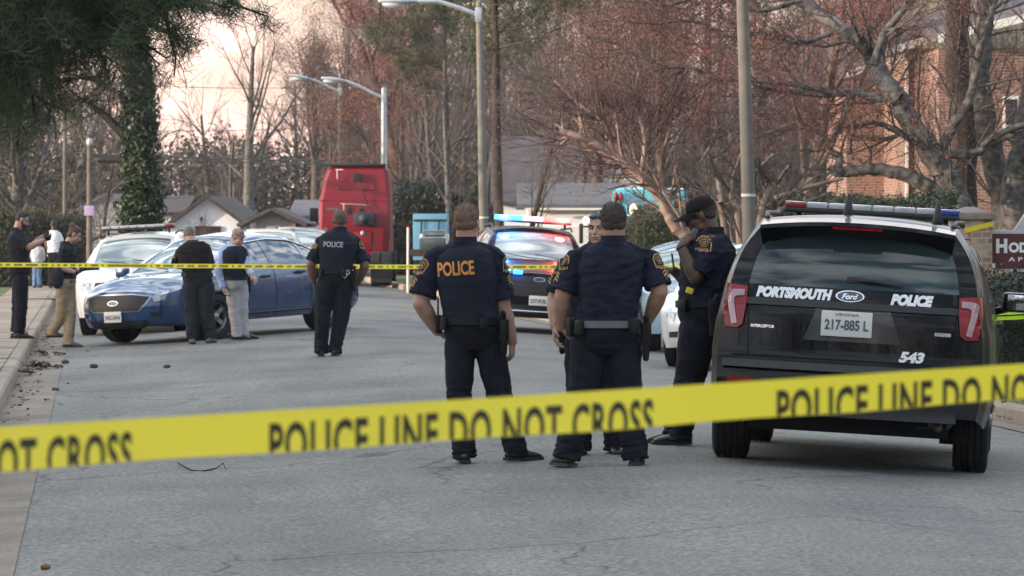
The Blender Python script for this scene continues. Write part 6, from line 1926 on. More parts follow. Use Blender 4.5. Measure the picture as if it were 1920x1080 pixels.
M_trim = mat('white_trim', (.70, .68, .64), rough=.6, var=.06); M_win = mat('window_pane', (.03, .035, .04), rough=.06, spec=.8); M_brick = brick_mat('red_brick', (.19, .085, .056), (.27, .13, .088), (.27, .225, .195))
M_pillar = brick_mat('mixed_brick', (.20, .115, .08), (.40, .31, .24), (.30, .26, .22), 1, .12, .075, .5); M_cap = mat('cast_stone', (.20, .17, .15), rough=.9, var=.2, scale=8, bump=.3)

def house(name, label, px0, px1, py_eave, py_ridge, D, depth, m_wall, m_roof, gable=True, over=.3, cat='house', extras=None, gambrel=False, ridge_px=None):
    """front wall faces the camera; gable: ridge runs away from the camera"""
    x0, x1 = (px0 - 960) * D / F, (px1 - 960) * D / F; cx = (x0 + x1) / 2; zg = gz(cx, D)
    zE, zR = EYE - (py_eave - HZ) * D / F - zg, EYE - (py_ridge - HZ) * D / F - zg; hw = (x1 - x0) / 2
    root = empty(name, (cx, D, zg), label=label, cat=cat)
    s = Soup()
    if gable:
        rx = 0 if ridge_px is None else (ridge_px - 960) * D / F - cx
        prof = [(-hw, -.3), (hw, -.3), (hw, zE)] + ([(hw * .62, lerp(zE, zR, .66))] if gambrel else []) + [(rx, zR)] + ([(-hw * .62, lerp(zE, zR, .66))] if gambrel else []) + [(-hw, zE)]
        s.prism(prof, depth, Matrix(((1, 0, 0, 0), (0, 0, 1, 0), (0, 1, 0, 0), (0, 0, 0, 1))))
        s.build('wall', m_wall, root, smooth=False); sharpen(root.children[0].data, 20)
        line_ = prof[2:]
        r_ = Soup()
        for (a, b) in zip(line_, line_[1:]):
            d = Vector((b[0] - a[0], b[1] - a[1])); d.normalize(); nrm = Vector((d.y, -d.x)) * -1
            if nrm.y < 0: nrm = -nrm
            a2 = Vector(a) - (d * over if a == line_[0] else d * 0); b2 = Vector(b) + (d * over if b == line_[-1] else d * .0)
            q = [a2 + nrm * .01, b2 + nrm * .01, b2 + nrm * .12, a2 + nrm * .12]
            vs = [(p_.x, y_, p_.y) for y_ in (-over, depth + over) for p_ in q]
            r_.add(vs, [(0, 1, 2, 3), (7, 6, 5, 4), (0, 4, 5, 1), (1, 5, 6, 2), (2, 6, 7, 3), (3, 7, 4, 0)])
        r_.build('roof', m_roof, root, smooth=False)
    else:
        s.box((0, depth / 2, zE / 2 - .15), (2 * hw, depth, zE + .3)); s.build('wall', m_wall, root, smooth=False)
        r_ = Soup(); o_ = over; t = .12
        vs = [(-hw - o_, -o_, zE + .02), (hw + o_, -o_, zE + .02), (hw + o_, depth / 2, zR), (-hw - o_, depth / 2, zR), (hw + o_, depth + o_, zE + .02), (-hw - o_, depth + o_, zE + .02)]
        vs += [(x, y, z + t) for x, y, z in vs]
        r_.add(vs, [(6, 7, 8, 9), (9, 8, 10, 11), (0, 3, 2, 1), (3, 5, 4, 2), (0, 1, 7, 6), (4, 5, 11, 10), (1, 2, 8, 7), (2, 4, 10, 8), (3, 0, 6, 9), (5, 3, 9, 11)])
        r_.build('roof', m_roof, root, smooth=False)
        g_ = Soup(); g_.add([(hw, 0, zE), (hw, depth, zE), (hw, depth / 2, zR), (-hw, 0, zE), (-hw, depth, zE), (-hw, depth / 2, zR)], [(0, 1, 2), (3, 5, 4)]); g_.build('gable', m_wall, root, smooth=False)
    if extras: extras(root, D, zg, cx)
    return root
def window(root, D, zg, cx, px0, px1, py0, py1, bars=(2, 2), y=0.0, name='window'):
    x0, x1 = (px0 - 960) * D / F - cx, (px1 - 960) * D / F - cx; z0, z1 = EYE - (py1 - HZ) * D / F - zg, EYE - (py0 - HZ) * D / F - zg
    w, h = x1 - x0, z1 - z0; c = ((x0 + x1) / 2, y - .02, (z0 + z1) / 2)
    s = Soup(); t = .07
    s.box((c[0], c[1], z0), (w + 2 * t, .08, t)); s.box((c[0], c[1], z1), (w + 2 * t, .08, t)); s.box((x0, c[1], c[2]), (t, .075, h)); s.box((x1, c[1], c[2]), (t, .075, h))
    for k in range(1, bars[0]): s.box((x0 + w * k / bars[0], c[1] - .002, c[2]), (.04, .05, h - t))
    for k in range(1, bars[1]): s.box((c[0], c[1] - .004, z0 + h * k / bars[1]), (w - t, .045, .04))
    f_ = s.build(name, M_trim, root, smooth=False)
    s = Soup(); s.box(c, (w, .03, h)); s.build('pane', M_win, f_, smooth=False)
    return f_
def slab(root, name, D, zg, cx, px0, px1, py0, py1, m, y=-.03, t=.06):
    x0, x1 = (px0 - 960) * D / F - cx, (px1 - 960) * D / F - cx; z0, z1 = EYE - (py1 - HZ) * D / F - zg, EYE - (py0 - HZ) * D / F - zg
    s = Soup(); s.box(((x0 + x1) / 2, y, (z0 + z1) / 2), (x1 - x0, t, z1 - z0)); return s.build(name, m, root, smooth=False)

def ex_barn(root, D, zg, cx): slab(root, 'loft_window', D, zg, cx, 212, 221, 378, 390, M_win)
house('stone_barn', 'grey stone barn with rounded gable at the far left', 140, 258, 425, 368, 143, 8, M_stone, M_roofg, gambrel=True, cat='barn', extras=ex_barn, over=.12)
def ex_stone(root, D, zg, cx): window(root, D, zg, cx, 306, 318, 408, 424)
house('stone_house', 'low stone building with dark roof between the ivy-covered tree and the white gable', 270, 333, 405, 372, 141, 8, M_stone, M_roofd, gable=False, extras=ex_stone)
def ex_white(root, D, zg, cx):
    slab(root, 'garage_opening', D, zg, cx, 366, 414, 424, 470, mat('painted_interior_shade', (.012, .011, .01), rough=.9))  # flat dark panel: the shade inside the open garage is painted on
    slab(root, 'vent', D, zg, cx, 376, 380, 407, 415, M_roofd)
house('white_house', 'white house whose broad gable faces the street', 326, 450, 418, 372, 135, 12, M_sidw, M_roofd, extras=ex_white, over=.35)
house('white_house', 'white gable roofline peeking between the stone building and the broad white gable', 290, 345, 398, 376, 158, 9, M_sidw, M_roofd, over=.3)
def ex_shed(root, D, zg, cx):
    window(root, D, zg, cx, 504, 521, 426, 439, (4, 2)); slab(root, 'door', D, zg, cx, 469, 480, 418, 450, M_trim)
house('garden_shed', 'small grey board shed with a white-framed window', 467, 554, 417, 396, 125, 6, M_board, M_roofb, extras=ex_shed, over=.35, cat='shed')
def ex_w2(root, D, zg, cx): slab(root, 'garage_door', D, zg, cx, 566, 592, 428, 470, M_trim)
house('white_house', 'white house just left of the red tractor cab', 556, 640, 412, 380, 140, 9, M_sidw, M_roofg, extras=ex_w2, gable=False)
def ex_gar(root, D, zg, cx):
    slab(root, 'garage_door', D, zg, cx, 1022, 1120, 425, 480, M_trim)
    slab(root, 'fascia', D, zg, cx, 984, 1166, 390, 394, M_trim, y=-.45, t=.05)
house('garage', 'pale garage with a long weathered grey roof behind the flashing police SUV', 990, 1160, 393, 349, 112, 7, M_sidw, M_roofg, gable=False, cat='garage', extras=ex_gar, over=.3)
def ex_big(root, D, zg, cx): window(root, D, zg, cx, 1140, 1152, 395, 415)
house('white_house', 'large house with a broad brown roof above the long grey garage roof', 935, 1132, 385, 255, 150, 12, M_sidw, M_roofb, gable=False, extras=ex_big, over=.3)
house('white_house', 'white gable end showing right of the broad brown roof', 1128, 1215, 345, 262, 148, 9, M_sidw, M_roofb, over=.2)

# brick apartment block on the right, seen at an angle; lit by the low sun
D = 100; bx0 = gpos(1905, D); root = empty('apartment_building', bx0, label='two-storey red brick apartment building behind the trees at upper right', cat='building')
zr = lambda py, dd=0: EYE - (py - HZ) * (D + dd) / F - bx0.z
xr = lambda px, dd=0: (px - 960) * (D + dd) / F - bx0.x
# near wing (face towards the street) and projecting stair bay
x0, x1 = xr(1760), xr(2120)
s = Soup(); s.box(((x0 + x1) / 2, 6, zr(90) / 2), (x1 - x0, 12, zr(90))); s.build('wall', M_brick, root, smooth=False)
xa, xb = xr(1700, 6), xr(1772, 6)
s = Soup(); s.box(((xa + xb) / 2, 11, zr(110, 6) / 2), (xb - xa, 10, zr(110, 6))); s.build('stair_bay', M_brick, root, smooth=False)
xc = xr(1590, 12)
s = Soup(); s.box(((xc + xa) / 2, 16, zr(165, 12) / 2), (xa - xc, 7, zr(165, 12))); s.build('rear_wing', M_brick, root, smooth=False)
def rslab(name, px0, px1, z0, z1, dd, m, t=.1, y=None):
    s = Soup(); a, b = xr(px0, dd), xr(px1, dd); s.box(((a + b) / 2, (y if y is not None else dd) - t / 2 - .01, (z0 + z1) / 2), (b - a, t, z1 - z0)); return s.build(name, m, root, smooth=False)
rslab('frieze', 1697, 1776, zr(113, 6), zr(92, 6), 6, M_trim, .14); rslab('corner_board', 1697, 1702, 0, zr(113, 6), 6, M_trim, .16); rslab('corner_board', 1766, 1771, 0, zr(113, 6), 6, M_trim, .16)
fw_ = rslab('window', 1737, 1752, zr(250, 6), zr(105, 6), 6, M_trim, .12); fw2 = rslab('pane', 1740, 1749, zr(172, 6), zr(112, 6), 6, M_win, .16); fw2.parent = fw_
for (pa, pb, za, zb_) in ((1800, 1830, 180, 240), (1880, 1910, 180, 240)):
    w_ = rslab('window', pa, pb, zr(zb_), zr(za), 0, M_trim, .08); q_ = rslab('pane', pa + 4, pb - 4, zr(zb_) + .08, zr(za) - .08, 0, M_win, .12); q_.parent = w_
# sloping eaves: the roofs run up to the right
def eave(pxa, pya, pxb, pyb, dd, depth, name='roof'):
    a = Vector((xr(pxa, dd), dd - .5, zr(pya, dd))); b = Vector((xr(pxb, dd), dd - .5, zr(pyb, dd))); s = Soup()
    vs = [a, b, b + Vector((0, depth, .9)), a + Vector((0, depth, .9))]; vs += [v + Vector((0, 0, .16)) for v in vs]
    s.add(vs, [(0, 3, 2, 1), (4, 5, 6, 7), (0, 1, 5, 4), (1, 2, 6, 5), (2, 3, 7, 6), (3, 0, 4, 7)]); r_ = s.build(name, M_roofb, root, smooth=False)
    s = Soup(); a2, b2 = a + Vector((0, -.04, -.05)), b + Vector((0, -.04, -.05)); vs = [a2, b2, b2 + Vector((0, 0, .2)), a2 + Vector((0, 0, .2))]; vs += [v + Vector((0, .035, 0)) for v in vs]
    s.add(vs, [(0, 1, 2, 3), (7, 6, 5, 4), (0, 4, 5, 1), (3, 2, 6, 7), (1, 5, 6, 2), (0, 3, 7, 4)]); s.build('fascia', M_trim, r_, smooth=False)
eave(1640, 108, 1782, 66, 5.5, 9); eave(1580, 145, 1705, 108, 11.5, 7); eave(1755, 78, 2120, -10, -.2, 12)

# brick entrance pillar and the sign beside it
D = 50; b0 = gpos(1818, D); pr = empty('brick_pillar', b0, label='brick entrance pillar with a stone cap and a scrap of yellow tape', cat='pillar')
w = 76 * D / F; h = EYE - (412 - HZ) * D / F - b0.z
s = Soup(); s.box((0, 0, h / 2 - .1), (w, w, h + .2)); s.build('shaft', M_pillar, pr, smooth=False)
s = Soup(); s.box((0, 0, h + .045), (w + .10, w + .10, .09), bevel=.02); s.box((0, 0, h + .12), (w * .9, w * .9, .07), taper=.25); s.build('cap', M_cap, pr, auto=40)
M_tape = mat('yellow_tape', (.95, .80, .06), rough=.32, var=.06, scale=1.6, coat=.3, bump=.35, bscale=7)
def translucent(m, col, f_=.45):
    nt = m.node_tree; o_ = [n for n in nt.nodes if n.type == 'OUTPUT_MATERIAL'][0]; b_ = nt.nodes['Principled BSDF']; t_ = nt.nodes.new('ShaderNodeBsdfTranslucent'); t_.inputs[0].default_value = (*col, 1)
    x_ = nt.nodes.new('ShaderNodeMixShader'); x_.inputs[0].default_value = f_; nt.links.new(b_.outputs[0], x_.inputs[1]); nt.links.new(t_.outputs[0], x_.inputs[2]); nt.links.new(x_.outputs[0], o_.inputs[0])
translucent(M_tape, (1.0, .86, .08), .4); M_tapetxt = mat('tape_ink', (.035, .028, .012), rough=.6)
s = Soup(); z = h - .06
s.add([(-w / 2 - .006, -w / 2 - .006, z - .14), (w / 2 + .006, -w / 2 - .006, z - .02), (w / 2 + .006, -w / 2 - .006, z + .04), (-w / 2 - .006, -w / 2 - .006, z - .08)], [(0, 1, 2, 3)])
s.build('tape_scrap', M_tape, pr, smooth=False)
b1 = gpos(1920, D); sg_ = empty('entrance_sign', b1, label='maroon apartment sign with white lettering in a pale frame', cat='sign')
zs = lambda py: EYE - (py - HZ) * D / F - b1.z
xs = lambda px: (px - 960) * D / F - b1.x
z0, z1 = zs(510), zs(432); x0, x1 = xs(1853), xs(2010)
M_maroon = mat('maroon_paint', (.085, .014, .018), rough=.5); M_signf = mat('sign_frame', (.48, .47, .46), rough=.6)
s = Soup(); s.box(((x0 + x1) / 2, 0, (z0 + z1) / 2), (x1 - x0, .10, z1 - z0), bevel=.01)
s.add([(x0 + .3, -.05, z1 - .005), (x1 - .3, -.05, z1 - .005), (x1 - .3, -.05, z1 + .22), (x0 + .45, -.05, z1 + .22), (x0 + .3, .05, z1 - .005), (x1 - .3, .05, z1 - .005), (x1 - .3, .05, z1 + .22), (x0 + .45, .05, z1 + .22)], [(0, 1, 2, 3), (7, 6, 5, 4), (0, 3, 7, 4), (3, 2, 6, 7), (2, 1, 5, 6)])
for xx in (x0 + .3, x1 - .3): s.box((xx, .12, z0 / 2), (.1, .1, z0))
s.build('frame', M_signf, sg_, smooth=False)
s = Soup(); s.box(((x0 + x1) / 2, -.053, (z0 + z1) / 2), (x1 - x0 - .08, .012, z1 - z0 - .08)); pn = s.build('panel', M_maroon, sg_, smooth=False)
flat_text('sign_lettering', 'H', .135, .172, M_decalw, pn, (xs(1877), -.062, zs(461)), (1, 0, 0), (0, 0, 1), bold=.05)
flat_text('sign_lettering', 'OD', .24, .125, M_decalw, pn, (xs(1890) + .12, -.062, zs(464)), (1, 0, 0), (0, 0, 1), bold=.05)
flat_text('sign_lettering', 'A P', .17, .05, M_decalw, pn, (xs(1889) + .09, -.062, zs(486)), (1, 0, 0), (0, 0, 1), bold=.01)
s = Soup(); s.box((xs(1861), -.062, zs(498)), (.05, .004, .055)); s.box((xs(1861), -.064, zs(498)), (.03, .004, .01)); s.build('housing_mark', M_decalw, pn, smooth=False)

# ---------------------------------------------------------------- the red tractor cab
M_red = mat('truck_red', (.19, .006, .014), rough=.45, coat=.25, spec=.25, var=.06, scale=1); M_red2 = mat('truck_red_panel', (.22, .007, .012), rough=.5, coat=.2, spec=.25)
D = 124; tb = gpos(665, D); TX = lambda px: (px - 960) * D / F - tb.x
TZ = lambda py: EYE - (py - HZ) * D / F - tb.z
tk = empty('truck_cab', tb, label='red tractor cab parked with its back to the camera, no trailer', cat='truck')
secs = [(TZ(478), TX(600), TX(727)), (TZ(440), TX(597), TX(731)), (TZ(378), TX(598), TX(732)), (TZ(372), TX(600), TX(731)), (TZ(340), TX(606), TX(729)), (TZ(318), TX(614), TX(726)), (TZ(311), TX(622), TX(720))]
s = Soup(); vs = []; n = 0
yb = [0, 0, 0, .03, .10, .16, .30]
for (z, a, b), y0 in zip(secs, yb):
    c = .10
    ring = [(a + c, y0), (b - c, y0), (b, y0 + c), (b, 2.6), (a, 2.6), (a, y0 + c)]; vs += [(x, y, z) for x, y in ring]; n += 1
fs = []
for i in range(n - 1):
    for k in range(6): fs.append((i * 6 + k, i * 6 + (k + 1) % 6, (i + 1) * 6 + (k + 1) % 6, (i + 1) * 6 + k))
fs += [tuple(reversed(range(6))), tuple(range((n - 1) * 6, n * 6))]
s.add(vs, fs); cab = s.build('sleeper', M_red, tk, auto=25)
s = Soup(); s.box((TX(665), .32, TZ(311) + .03), (TX(728) - TX(612), .35, .07), bevel=.02); s.build('roof_edge', M_plastic, tk, auto=40)
s = Soup(); s.box((TX(665), .0, TZ(376)), (TX(731) - TX(599), .02, .03)); s.box((TX(630), -.01, TZ(345)), (.01, .01, .5)); s.build('panel_seam', M_red2, tk, smooth=False)
s = Soup(); s.box((TX(670), 3.4, TZ(460) + .2), (1.9, 2.2, 1.6), bevel=.15); s.box((TX(668), 2.8, TZ(400)), (2.0, 1.4, 1.9), bevel=.2); s.build('hood', M_red, tk, auto=40)
s = Soup(); s.box((TX(670), .02, TZ(332)), (.26, .10, .24), bevel=.01); s.build('vent', M_plastic, tk, auto=40)
s = Soup(); s.tube([(TX(675), -.05, TZ(340)), (TX(680), -.08, TZ(360)), (TX(690), -.08, TZ(385)), (TX(703), -.08, TZ(402)), (TX(706), -.08, TZ(430)), (TX(700), -.10, TZ(468))], .018, 6); s.build('air_hose', M_plastic, tk)
s = Soup(); s.box((TX(683), -.10, TZ(410)), (.62, .22, .38), bevel=.05); s.tube([(TX(682), -.20, TZ(410)), (TX(682), -.24, TZ(410))], .15, 20); a_ = s.build('air_conditioner', mat('unit_grey', (.03, .035, .045), rough=.6), tk, auto=40)
s = Soup(); s.tube([(TX(683), -.24, TZ(409)), (TX(683), -.27, TZ(409))], .035, 10); s.build('fan_hub', M_chrome, a_)
s = Soup(); s.tube([(TX(640), -.06, TZ(382)), (TX(692), -.06, TZ(385))], .018, 6); s.tube([(TX(645), -.06, TZ(383)), (TX(645), -.06, TZ(398))], .014, 6); s.build('grab_rail', mat('rail_metal', (.5, .42, .42), rough=.4, metal=.5), tk)
s = Soup(); s.box((TX(654), -.02, TZ(395)), (.13, .05, .20), bevel=.01); s.build('socket_box', M_plastic, tk, auto=40)
s = Soup(); s.box((TX(677), -.02, TZ(393)), (.12, .05, .10), bevel=.01); s.build('socket_box', M_plastic, tk, auto=40)
s = Soup(); s.box((TX(623), -.02, TZ(392)), (.34, .02, .07)); s.build('name_plate', mat('dull_plate', (.12, .10, .10), rough=.5), tk, smooth=False)
s = Soup(); s.tube([(TX(680), .0, TZ(437)), (TX(680), -.02, TZ(437))], .07, 14); s.build('round_badge', M_signf, tk)
s = Soup(); s.box((TX(636), .02, TZ(318)), (.22, .02, .025)); s.box((TX(632), .03, TZ(327)), (.025, .02, .28)); s.build('marker_stripe', M_decalw, tk, smooth=False)
for cx_ in (645, 691):
    s = Soup(); q = [(TX(cx_ - 11), TZ(355)), (TX(cx_ + 11), TZ(357)), (TX(cx_ + 7), TZ(342)), (TX(cx_), TZ(339)), (TX(cx_ - 7), TZ(341))]
    s.tube([(x, .045, z) for x, z in q + [q[0]]], .014, 6); s.build('pressed_rib', M_red2, tk)
s = Soup(); s.box((TX(678), .0, TZ(452)), (.60, .06, .55), bevel=.06); s.build('access_panel', M_red2, tk, auto=40)
for sg, px in ((-1, 580), (1, 742)):
    s = Soup(); zc = TZ(402) if sg < 0 else TZ(426)
    if sg < 0: s.box((TX(580), 2.9, zc), (.26, .12, .42), bevel=.04); s.tube([(TX(584), 2.9, zc - .2), (TX(592), 2.95, zc - .38), (TX(603), 3.0, zc - .4)], .025, 6)
    else: s.tube([(TX(728), 2.9, zc), (TX(742), 2.9, zc)], .03, 6); s.box((TX(738), 2.9, zc + .3), (.10, .1, .3), bevel=.02)
    s.build('wing_mirror', M_plastic, tk, auto=40)
s = Soup(); s.box((TX(665), -1.8, TZ(497)), (.85, 4.2, .28)); s.box((TX(665), -1.2, TZ(484)), (2.3, .5, .08)); s.tube([(TX(665), -2.2, TZ(480)), (TX(665), -2.2, TZ(478))], .45, 16); s.build('chassis', M_under, tk, smooth=False)
for sg in (-1, 1):
    for yy in (-1.4, -2.7):
        for off in (0, .30):
            xw_ = TX(665) + sg * (.72 + off)
            w_ = wheel(tk, xw_, yy, r=.50, w=.27)
    w_ = wheel(tk, TX(665) + sg * 1.0, 3.6, r=.50, w=.27)
    s = Soup(); s.box((TX(665) + sg * .90, -3.35, TZ(509)), (.62, .02, .56)); fl = s.build('mud_flap', M_plastic, tk, smooth=False)
    if sg > 0:
        l_ = Soup(); rr_ = random.Random(5)
        for zz_ in (.04, -.08):
            x_ = -.23
            while x_ < .22: w_ = rr_.choice([.02, .03, .045]); l_.box((TX(665) + .90 + x_ + w_ / 2, -3.333, TZ(509) + zz_), (w_, .004, .055)); x_ += w_ + .014
        l_.build('flap_lettering', M_signf, fl, smooth=False)

# ---------------------------------------------------------------- pale blue box truck with a dark utility trailer before it
D = 118; bb = gpos(808, D); q = lambda px: (px - 960) * D / F - bb.x
zz = lambda py: EYE - (py - HZ) * D / F - bb.z
M_bluebox = mat('pale_blue_panel', (.12, .30, .44), rough=.5, var=.08, scale=1)
bt = empty('box_truck', bb, label='pale blue box truck parked behind the dark off-road vehicle', cat='truck')
s = Soup(); s.box((q(806), 2.6, (zz(404) + .55) / 2 + .1), (q(839) - q(775), 4.6, zz(404) - .65), bevel=.03); s.build('cargo_box', M_bluebox, bt, auto=30)
s = Soup(); s.box((q(806), .28, zz(413)), (q(838) - q(776), .03, .05)); s.tube([(q(790), .26, zz(416)), (q(789), .26, zz(440))], .02, 6); s.tube([(q(823), .26, zz(414)), (q(822), .26, zz(440))], .02, 6); s.build('door_rail', M_under, bt, smooth=False)
for sg in (-1, 1): wheel(bt, q(806) + sg * .36, 1.2, r=.36, w=.2); wheel(bt, q(806) + sg * .36, 4.2, r=.36, w=.2)
D2 = 113; b2 = gpos(812, D2); k2 = D2 / F
jp = empty('off_road_vehicle', b2, label='dark grey-green off-road vehicle in front of the pale blue box truck', cat='car')
X2 = lambda px: (px - 960) * k2 - b2.x
Z2 = lambda py: EYE - (py - HZ) * k2 - b2.z
M_jeep = paint('grey_green_paint', (.035, .055, .058), .4)
s = Soup(); s.box((X2(812), 1.6, Z2(462)), (X2(838) - X2(786), 3.2, .52), bevel=.10); s.box((X2(813), 1.4, Z2(448)), (X2(836) - X2(791), 1.9, .48), taper=.92, bevel=.06); s.build('body', M_jeep, jp, auto=40)
s = Soup(); s.box((X2(814), .43, Z2(444)), (X2(832) - X2(797), .02, .22), bevel=.005); s.build('rear_window', M_side, jp, auto=40)
for sg in (-1, 1):
    wheel(jp, X2(812) + sg * .33, .5, r=.34, w=.2); wheel(jp, X2(812) + sg * .33, 2.7, r=.34, w=.2)
    s = Soup(); s.box((X2(812) + sg * .36, 2.0, Z2(446)), (.10, .1, .2), bevel=.02); s.build('wing_mirror', M_white, jp, auto=40)
D3 = 108; b3 = gpos(800, D3); tr_ = empty('utility_trailer', b3, label='low rusty utility trailer with an upright white post', cat='trailer'); k3 = D3 / F
X3 = lambda px: (px - 960) * k3 - b3.x
Z3 = lambda py: EYE - (py - HZ) * k3 - b3.z
M_rust = mat('rusty_steel', (.05, .028, .022), rough=.9, var=.4, scale=6)
s = Soup(); s.box((X3(808), .8, Z3(478)), (X3(850) - X3(768), 1.6, .08)); s.box((X3(808), 0, Z3(474)), (X3(850) - X3(768), .05, .16)); s.box((X3(808), 1.6, Z3(474)), (X3(850) - X3(768), .05, .16)); s.build('deck', M_rust, tr_, smooth=False)
s = Soup(); s.tube([(X3(765), 0, .1), (X3(765), 0, Z3(425))], [.035, .03], 8); s.build('post', M_trim, tr_)
s = Soup(); s.box((X3(765), 0, Z3(424)), (.07, .07, .06)); s.build('marker', M_redlens, tr_, smooth=False)
for xx in (772, 845): wheel(tr_, X3(xx) + (.1 if xx < 800 else -.1), .8, r=.26, w=.16)

# ---------------------------------------------------------------- turquoise bus behind the hedge
D = 95; bb = gpos(1290, D); M_turq = paint('turquoise_paint', (.05, .42, .50), .35)
bs = empty('bus', bb, label='turquoise bus whose roofline shows above the clipped hedge', cat='bus')
q = lambda px: (px - 960) * D / F - bb.x
zz = lambda py: EYE - (py - HZ) * D / F - bb.z
s = Soup(); s.box((q(1220), 1.3, (zz(352) + .5) / 2), (q(1290) - q(1150), 2.4, zz(352) - .5), bevel=.14); s.build('body', M_turq, bs, auto=40)
s = Soup(); s.box((q(1230), .08, zz(393)), (q(1284) - q(1176), .04, .42), bevel=.01); s.build('window', M_side, bs, auto=40)
for k in range(3):
    s = Soup(); s.box((q(1204 + k * 28), .06, zz(393)), (.06, .05, .44)); s.build('window_post', M_turq, bs, smooth=False)
for px, py in ((1155, 370), (1164, 370)):
    s = Soup(); s.ell((q(px), -.0, zz(py)), (.05, .1, .13)); s.build('tail_light', M_redlens, bs)
s = Soup(); s.ell((q(1188), .05, zz(394)), (.09, .06, .14)); s.build('lamp', mat('warm_lamp', (.9, .8, .5), emit=(1, .85, .5), estr=1.2), bs)
for xx in (1180, 1262): wheel(bs, q(xx), .3, r=.48, w=.25)
# dark truck mirror and round lamp seen past the hidden officer
D = 84; bb = gpos(1160, D); q = lambda px: (px - 960) * D / F - bb.x
zz = lambda py: EYE - (py - HZ) * D / F - bb.z
vn = empty('van', bb, label='dark blue van with chrome mirror mostly hidden behind the two central officers', cat='van')
s = Soup(); s.box((q(1168), 1.6, (zz(402) + .4) / 2), (q(1230) - q(1106), 3.6, zz(402) - .4), bevel=.15); s.build('body', paint('deep_blue', (.015, .022, .06), .3), vn, auto=40)
s = Soup(); s.box((q(1090), .3, zz(438)), (.08, .16, .40), bevel=.03); s.tube([(q(1092), .3, zz(425)), (q(1108), .4, zz(425))], .02, 6); s.build('wing_mirror', M_plastic, vn, auto=40)
s = Soup(); s.ell((q(1099), .2, zz(413)), (.07, .05, .07)); s.build('spot_lamp', mat('spot_glass', (.8, .75, .65), rough=.2, emit=(1, .85, .65), estr=.8), vn)
for sg in (-1, 1):
    for yy in (.7, 2.7): wheel(vn, q(1168) + sg * .52, yy, r=.36, w=.2)
s = Soup(); s.box((q(1168), -.2, zz(430)), (1.1, .03, .5), bevel=.01); s.build('windshield', M_side, vn, auto=40)

# ---------------------------------------------------------------- police tape
def ribbon(name, label, top, width, m, text=None, bottom=None, n=80, sag=0.0, tw=.0):
    """tape hung between two points; slightly twisted and rippled"""
    a, b = Vector(top[0]), Vector(top[1]); vs = []; fs = []; L = (b - a).length; d = (b - a).normalized()
    rip = lambda t: .012 * noise.noise(Vector((t * L * 1.3, 2.2, 0)))
    def pt(t, h):
        p = a + (b - a) * t; p.z -= sag * 4 * t * (1 - t); w = width * (1 - .04 * math.sin(t * 21) ** 2)
        lean = .35 * noise.noise(Vector((t * L * .5, 9, 4))) + tw
        return p + Vector((0, h * w * math.sin(lean) + rip(t) * (1 + h), -h * w * math.cos(lean)))
    R_ = 5
    for k in range(n + 1):
        for j in range(R_ + 1): vs.append(pt(k / n, j / R_))
    for k in range(n):
        for j in range(R_): fs.append((k * (R_ + 1) + j, k * (R_ + 1) + j + 1, (k + 1) * (R_ + 1) + j + 1, (k + 1) * (R_ + 1) + j))
    me = bpy.data.meshes.new(name); me.from_pydata(vs, [], fs); me.shade_smooth(); o = link_mesh(name, me, m); tag(o, label, 'police tape')
    return o, pt, L
TW = .0748
A, B_ = P(-700, 841, 6.45), P(2700, 628, 9.3)
tape, tpt, TL = ribbon('police_tape', 'yellow tape reading POLICE LINE DO NOT CROSS stretched across the foreground', (A, B_), TW, M_tape, n=200, sag=.006)
def tape_t(px):
    k = (px - 960) / F
    return (k * A.y - A.x) / ((B_.x - A.x) - k * (B_.y - A.y))
def tape_word(txt, px0, px1, top_off=.021, hgt=.080):
    sa, sb = tape_t(px0) * TL, tape_t(px1) * TL
    vs, fs_ = fit_text(txt, sb - sa, hgt, bold=.030, space=1.1)
    bm = bmesh.new(); bv = [bm.verts.new((x + (sa + sb) / 2, y - (top_off + hgt / 2), 0)) for x, y in vs]
    for f_ in fs_:
        try: bm.faces.new([bv[i] for i in f_])
        except ValueError: pass
    bmesh.ops.bisect_plane(bm, geom=bm.verts[:] + bm.edges[:] + bm.faces[:], plane_co=(0, -TW * .985, 0), plane_no=(0, -1, 0), clear_outer=True)
    bmesh.ops.triangulate(bm, faces=bm.faces[:])
    for k in range(24):   # cut along the tape so that the letters follow the ribbon
        bmesh.ops.bisect_plane(bm, geom=bm.verts[:] + bm.edges[:] + bm.faces[:], plane_co=(lerp(sa, sb, k / 24), 0, 0), plane_no=(1, 0, 0))
    for v in bm.verts:
        v.co = tpt(v.co.x / TL, min(1, max(0, -v.co.y / TW))) + Vector((0, -.0015, 0))
    me = bpy.data.meshes.new('tape_lettering'); bm.to_mesh(me); bm.free(); link_mesh('tape_lettering', me, M_tapetxt, tape)
tape_word('POLICE LINE DO NOT CROSS', 505, 1226); tape_word('POLICE LINE DO NOT CROSS', 1457, 2120); tape_word('POLICE LINE DO NOT CROSS', -500, 248)
Df = 57
o, fpt, FL = ribbon('police_tape', 'thin yellow tape strung across the street behind the lone officer', (P(-260, 490, Df), P(1400, 496, Df + 4)), 8.5 * Df / F, M_tape, n=120, sag=.02)
S_ = Segs(); rr = random.Random(2)
s = Soup(); t = .13
while t < .78:   # small print repeating along it
    p0 = fpt(t, .5)
    s.box(p0 + Vector((.12, -.012, 0)), (.02 * rr.uniform(1, 2), .002, .030)); t += .0016 * rr.choice([1, 1, 1.5, 4])
s.build('tape_lettering', mat('tape_print', (.30, .26, .05), rough=.6), o, smooth=False)
o, _, _ = ribbon('police_tape', 'pair of slack yellow-green tape strands at the right edge by the wing mirror', (P(1868, 582, 36), P(2080, 566, 36)), 9 * 36 / F, mat('lime_tape', (.50, .72, .03), rough=.4), n=30, sag=.01)
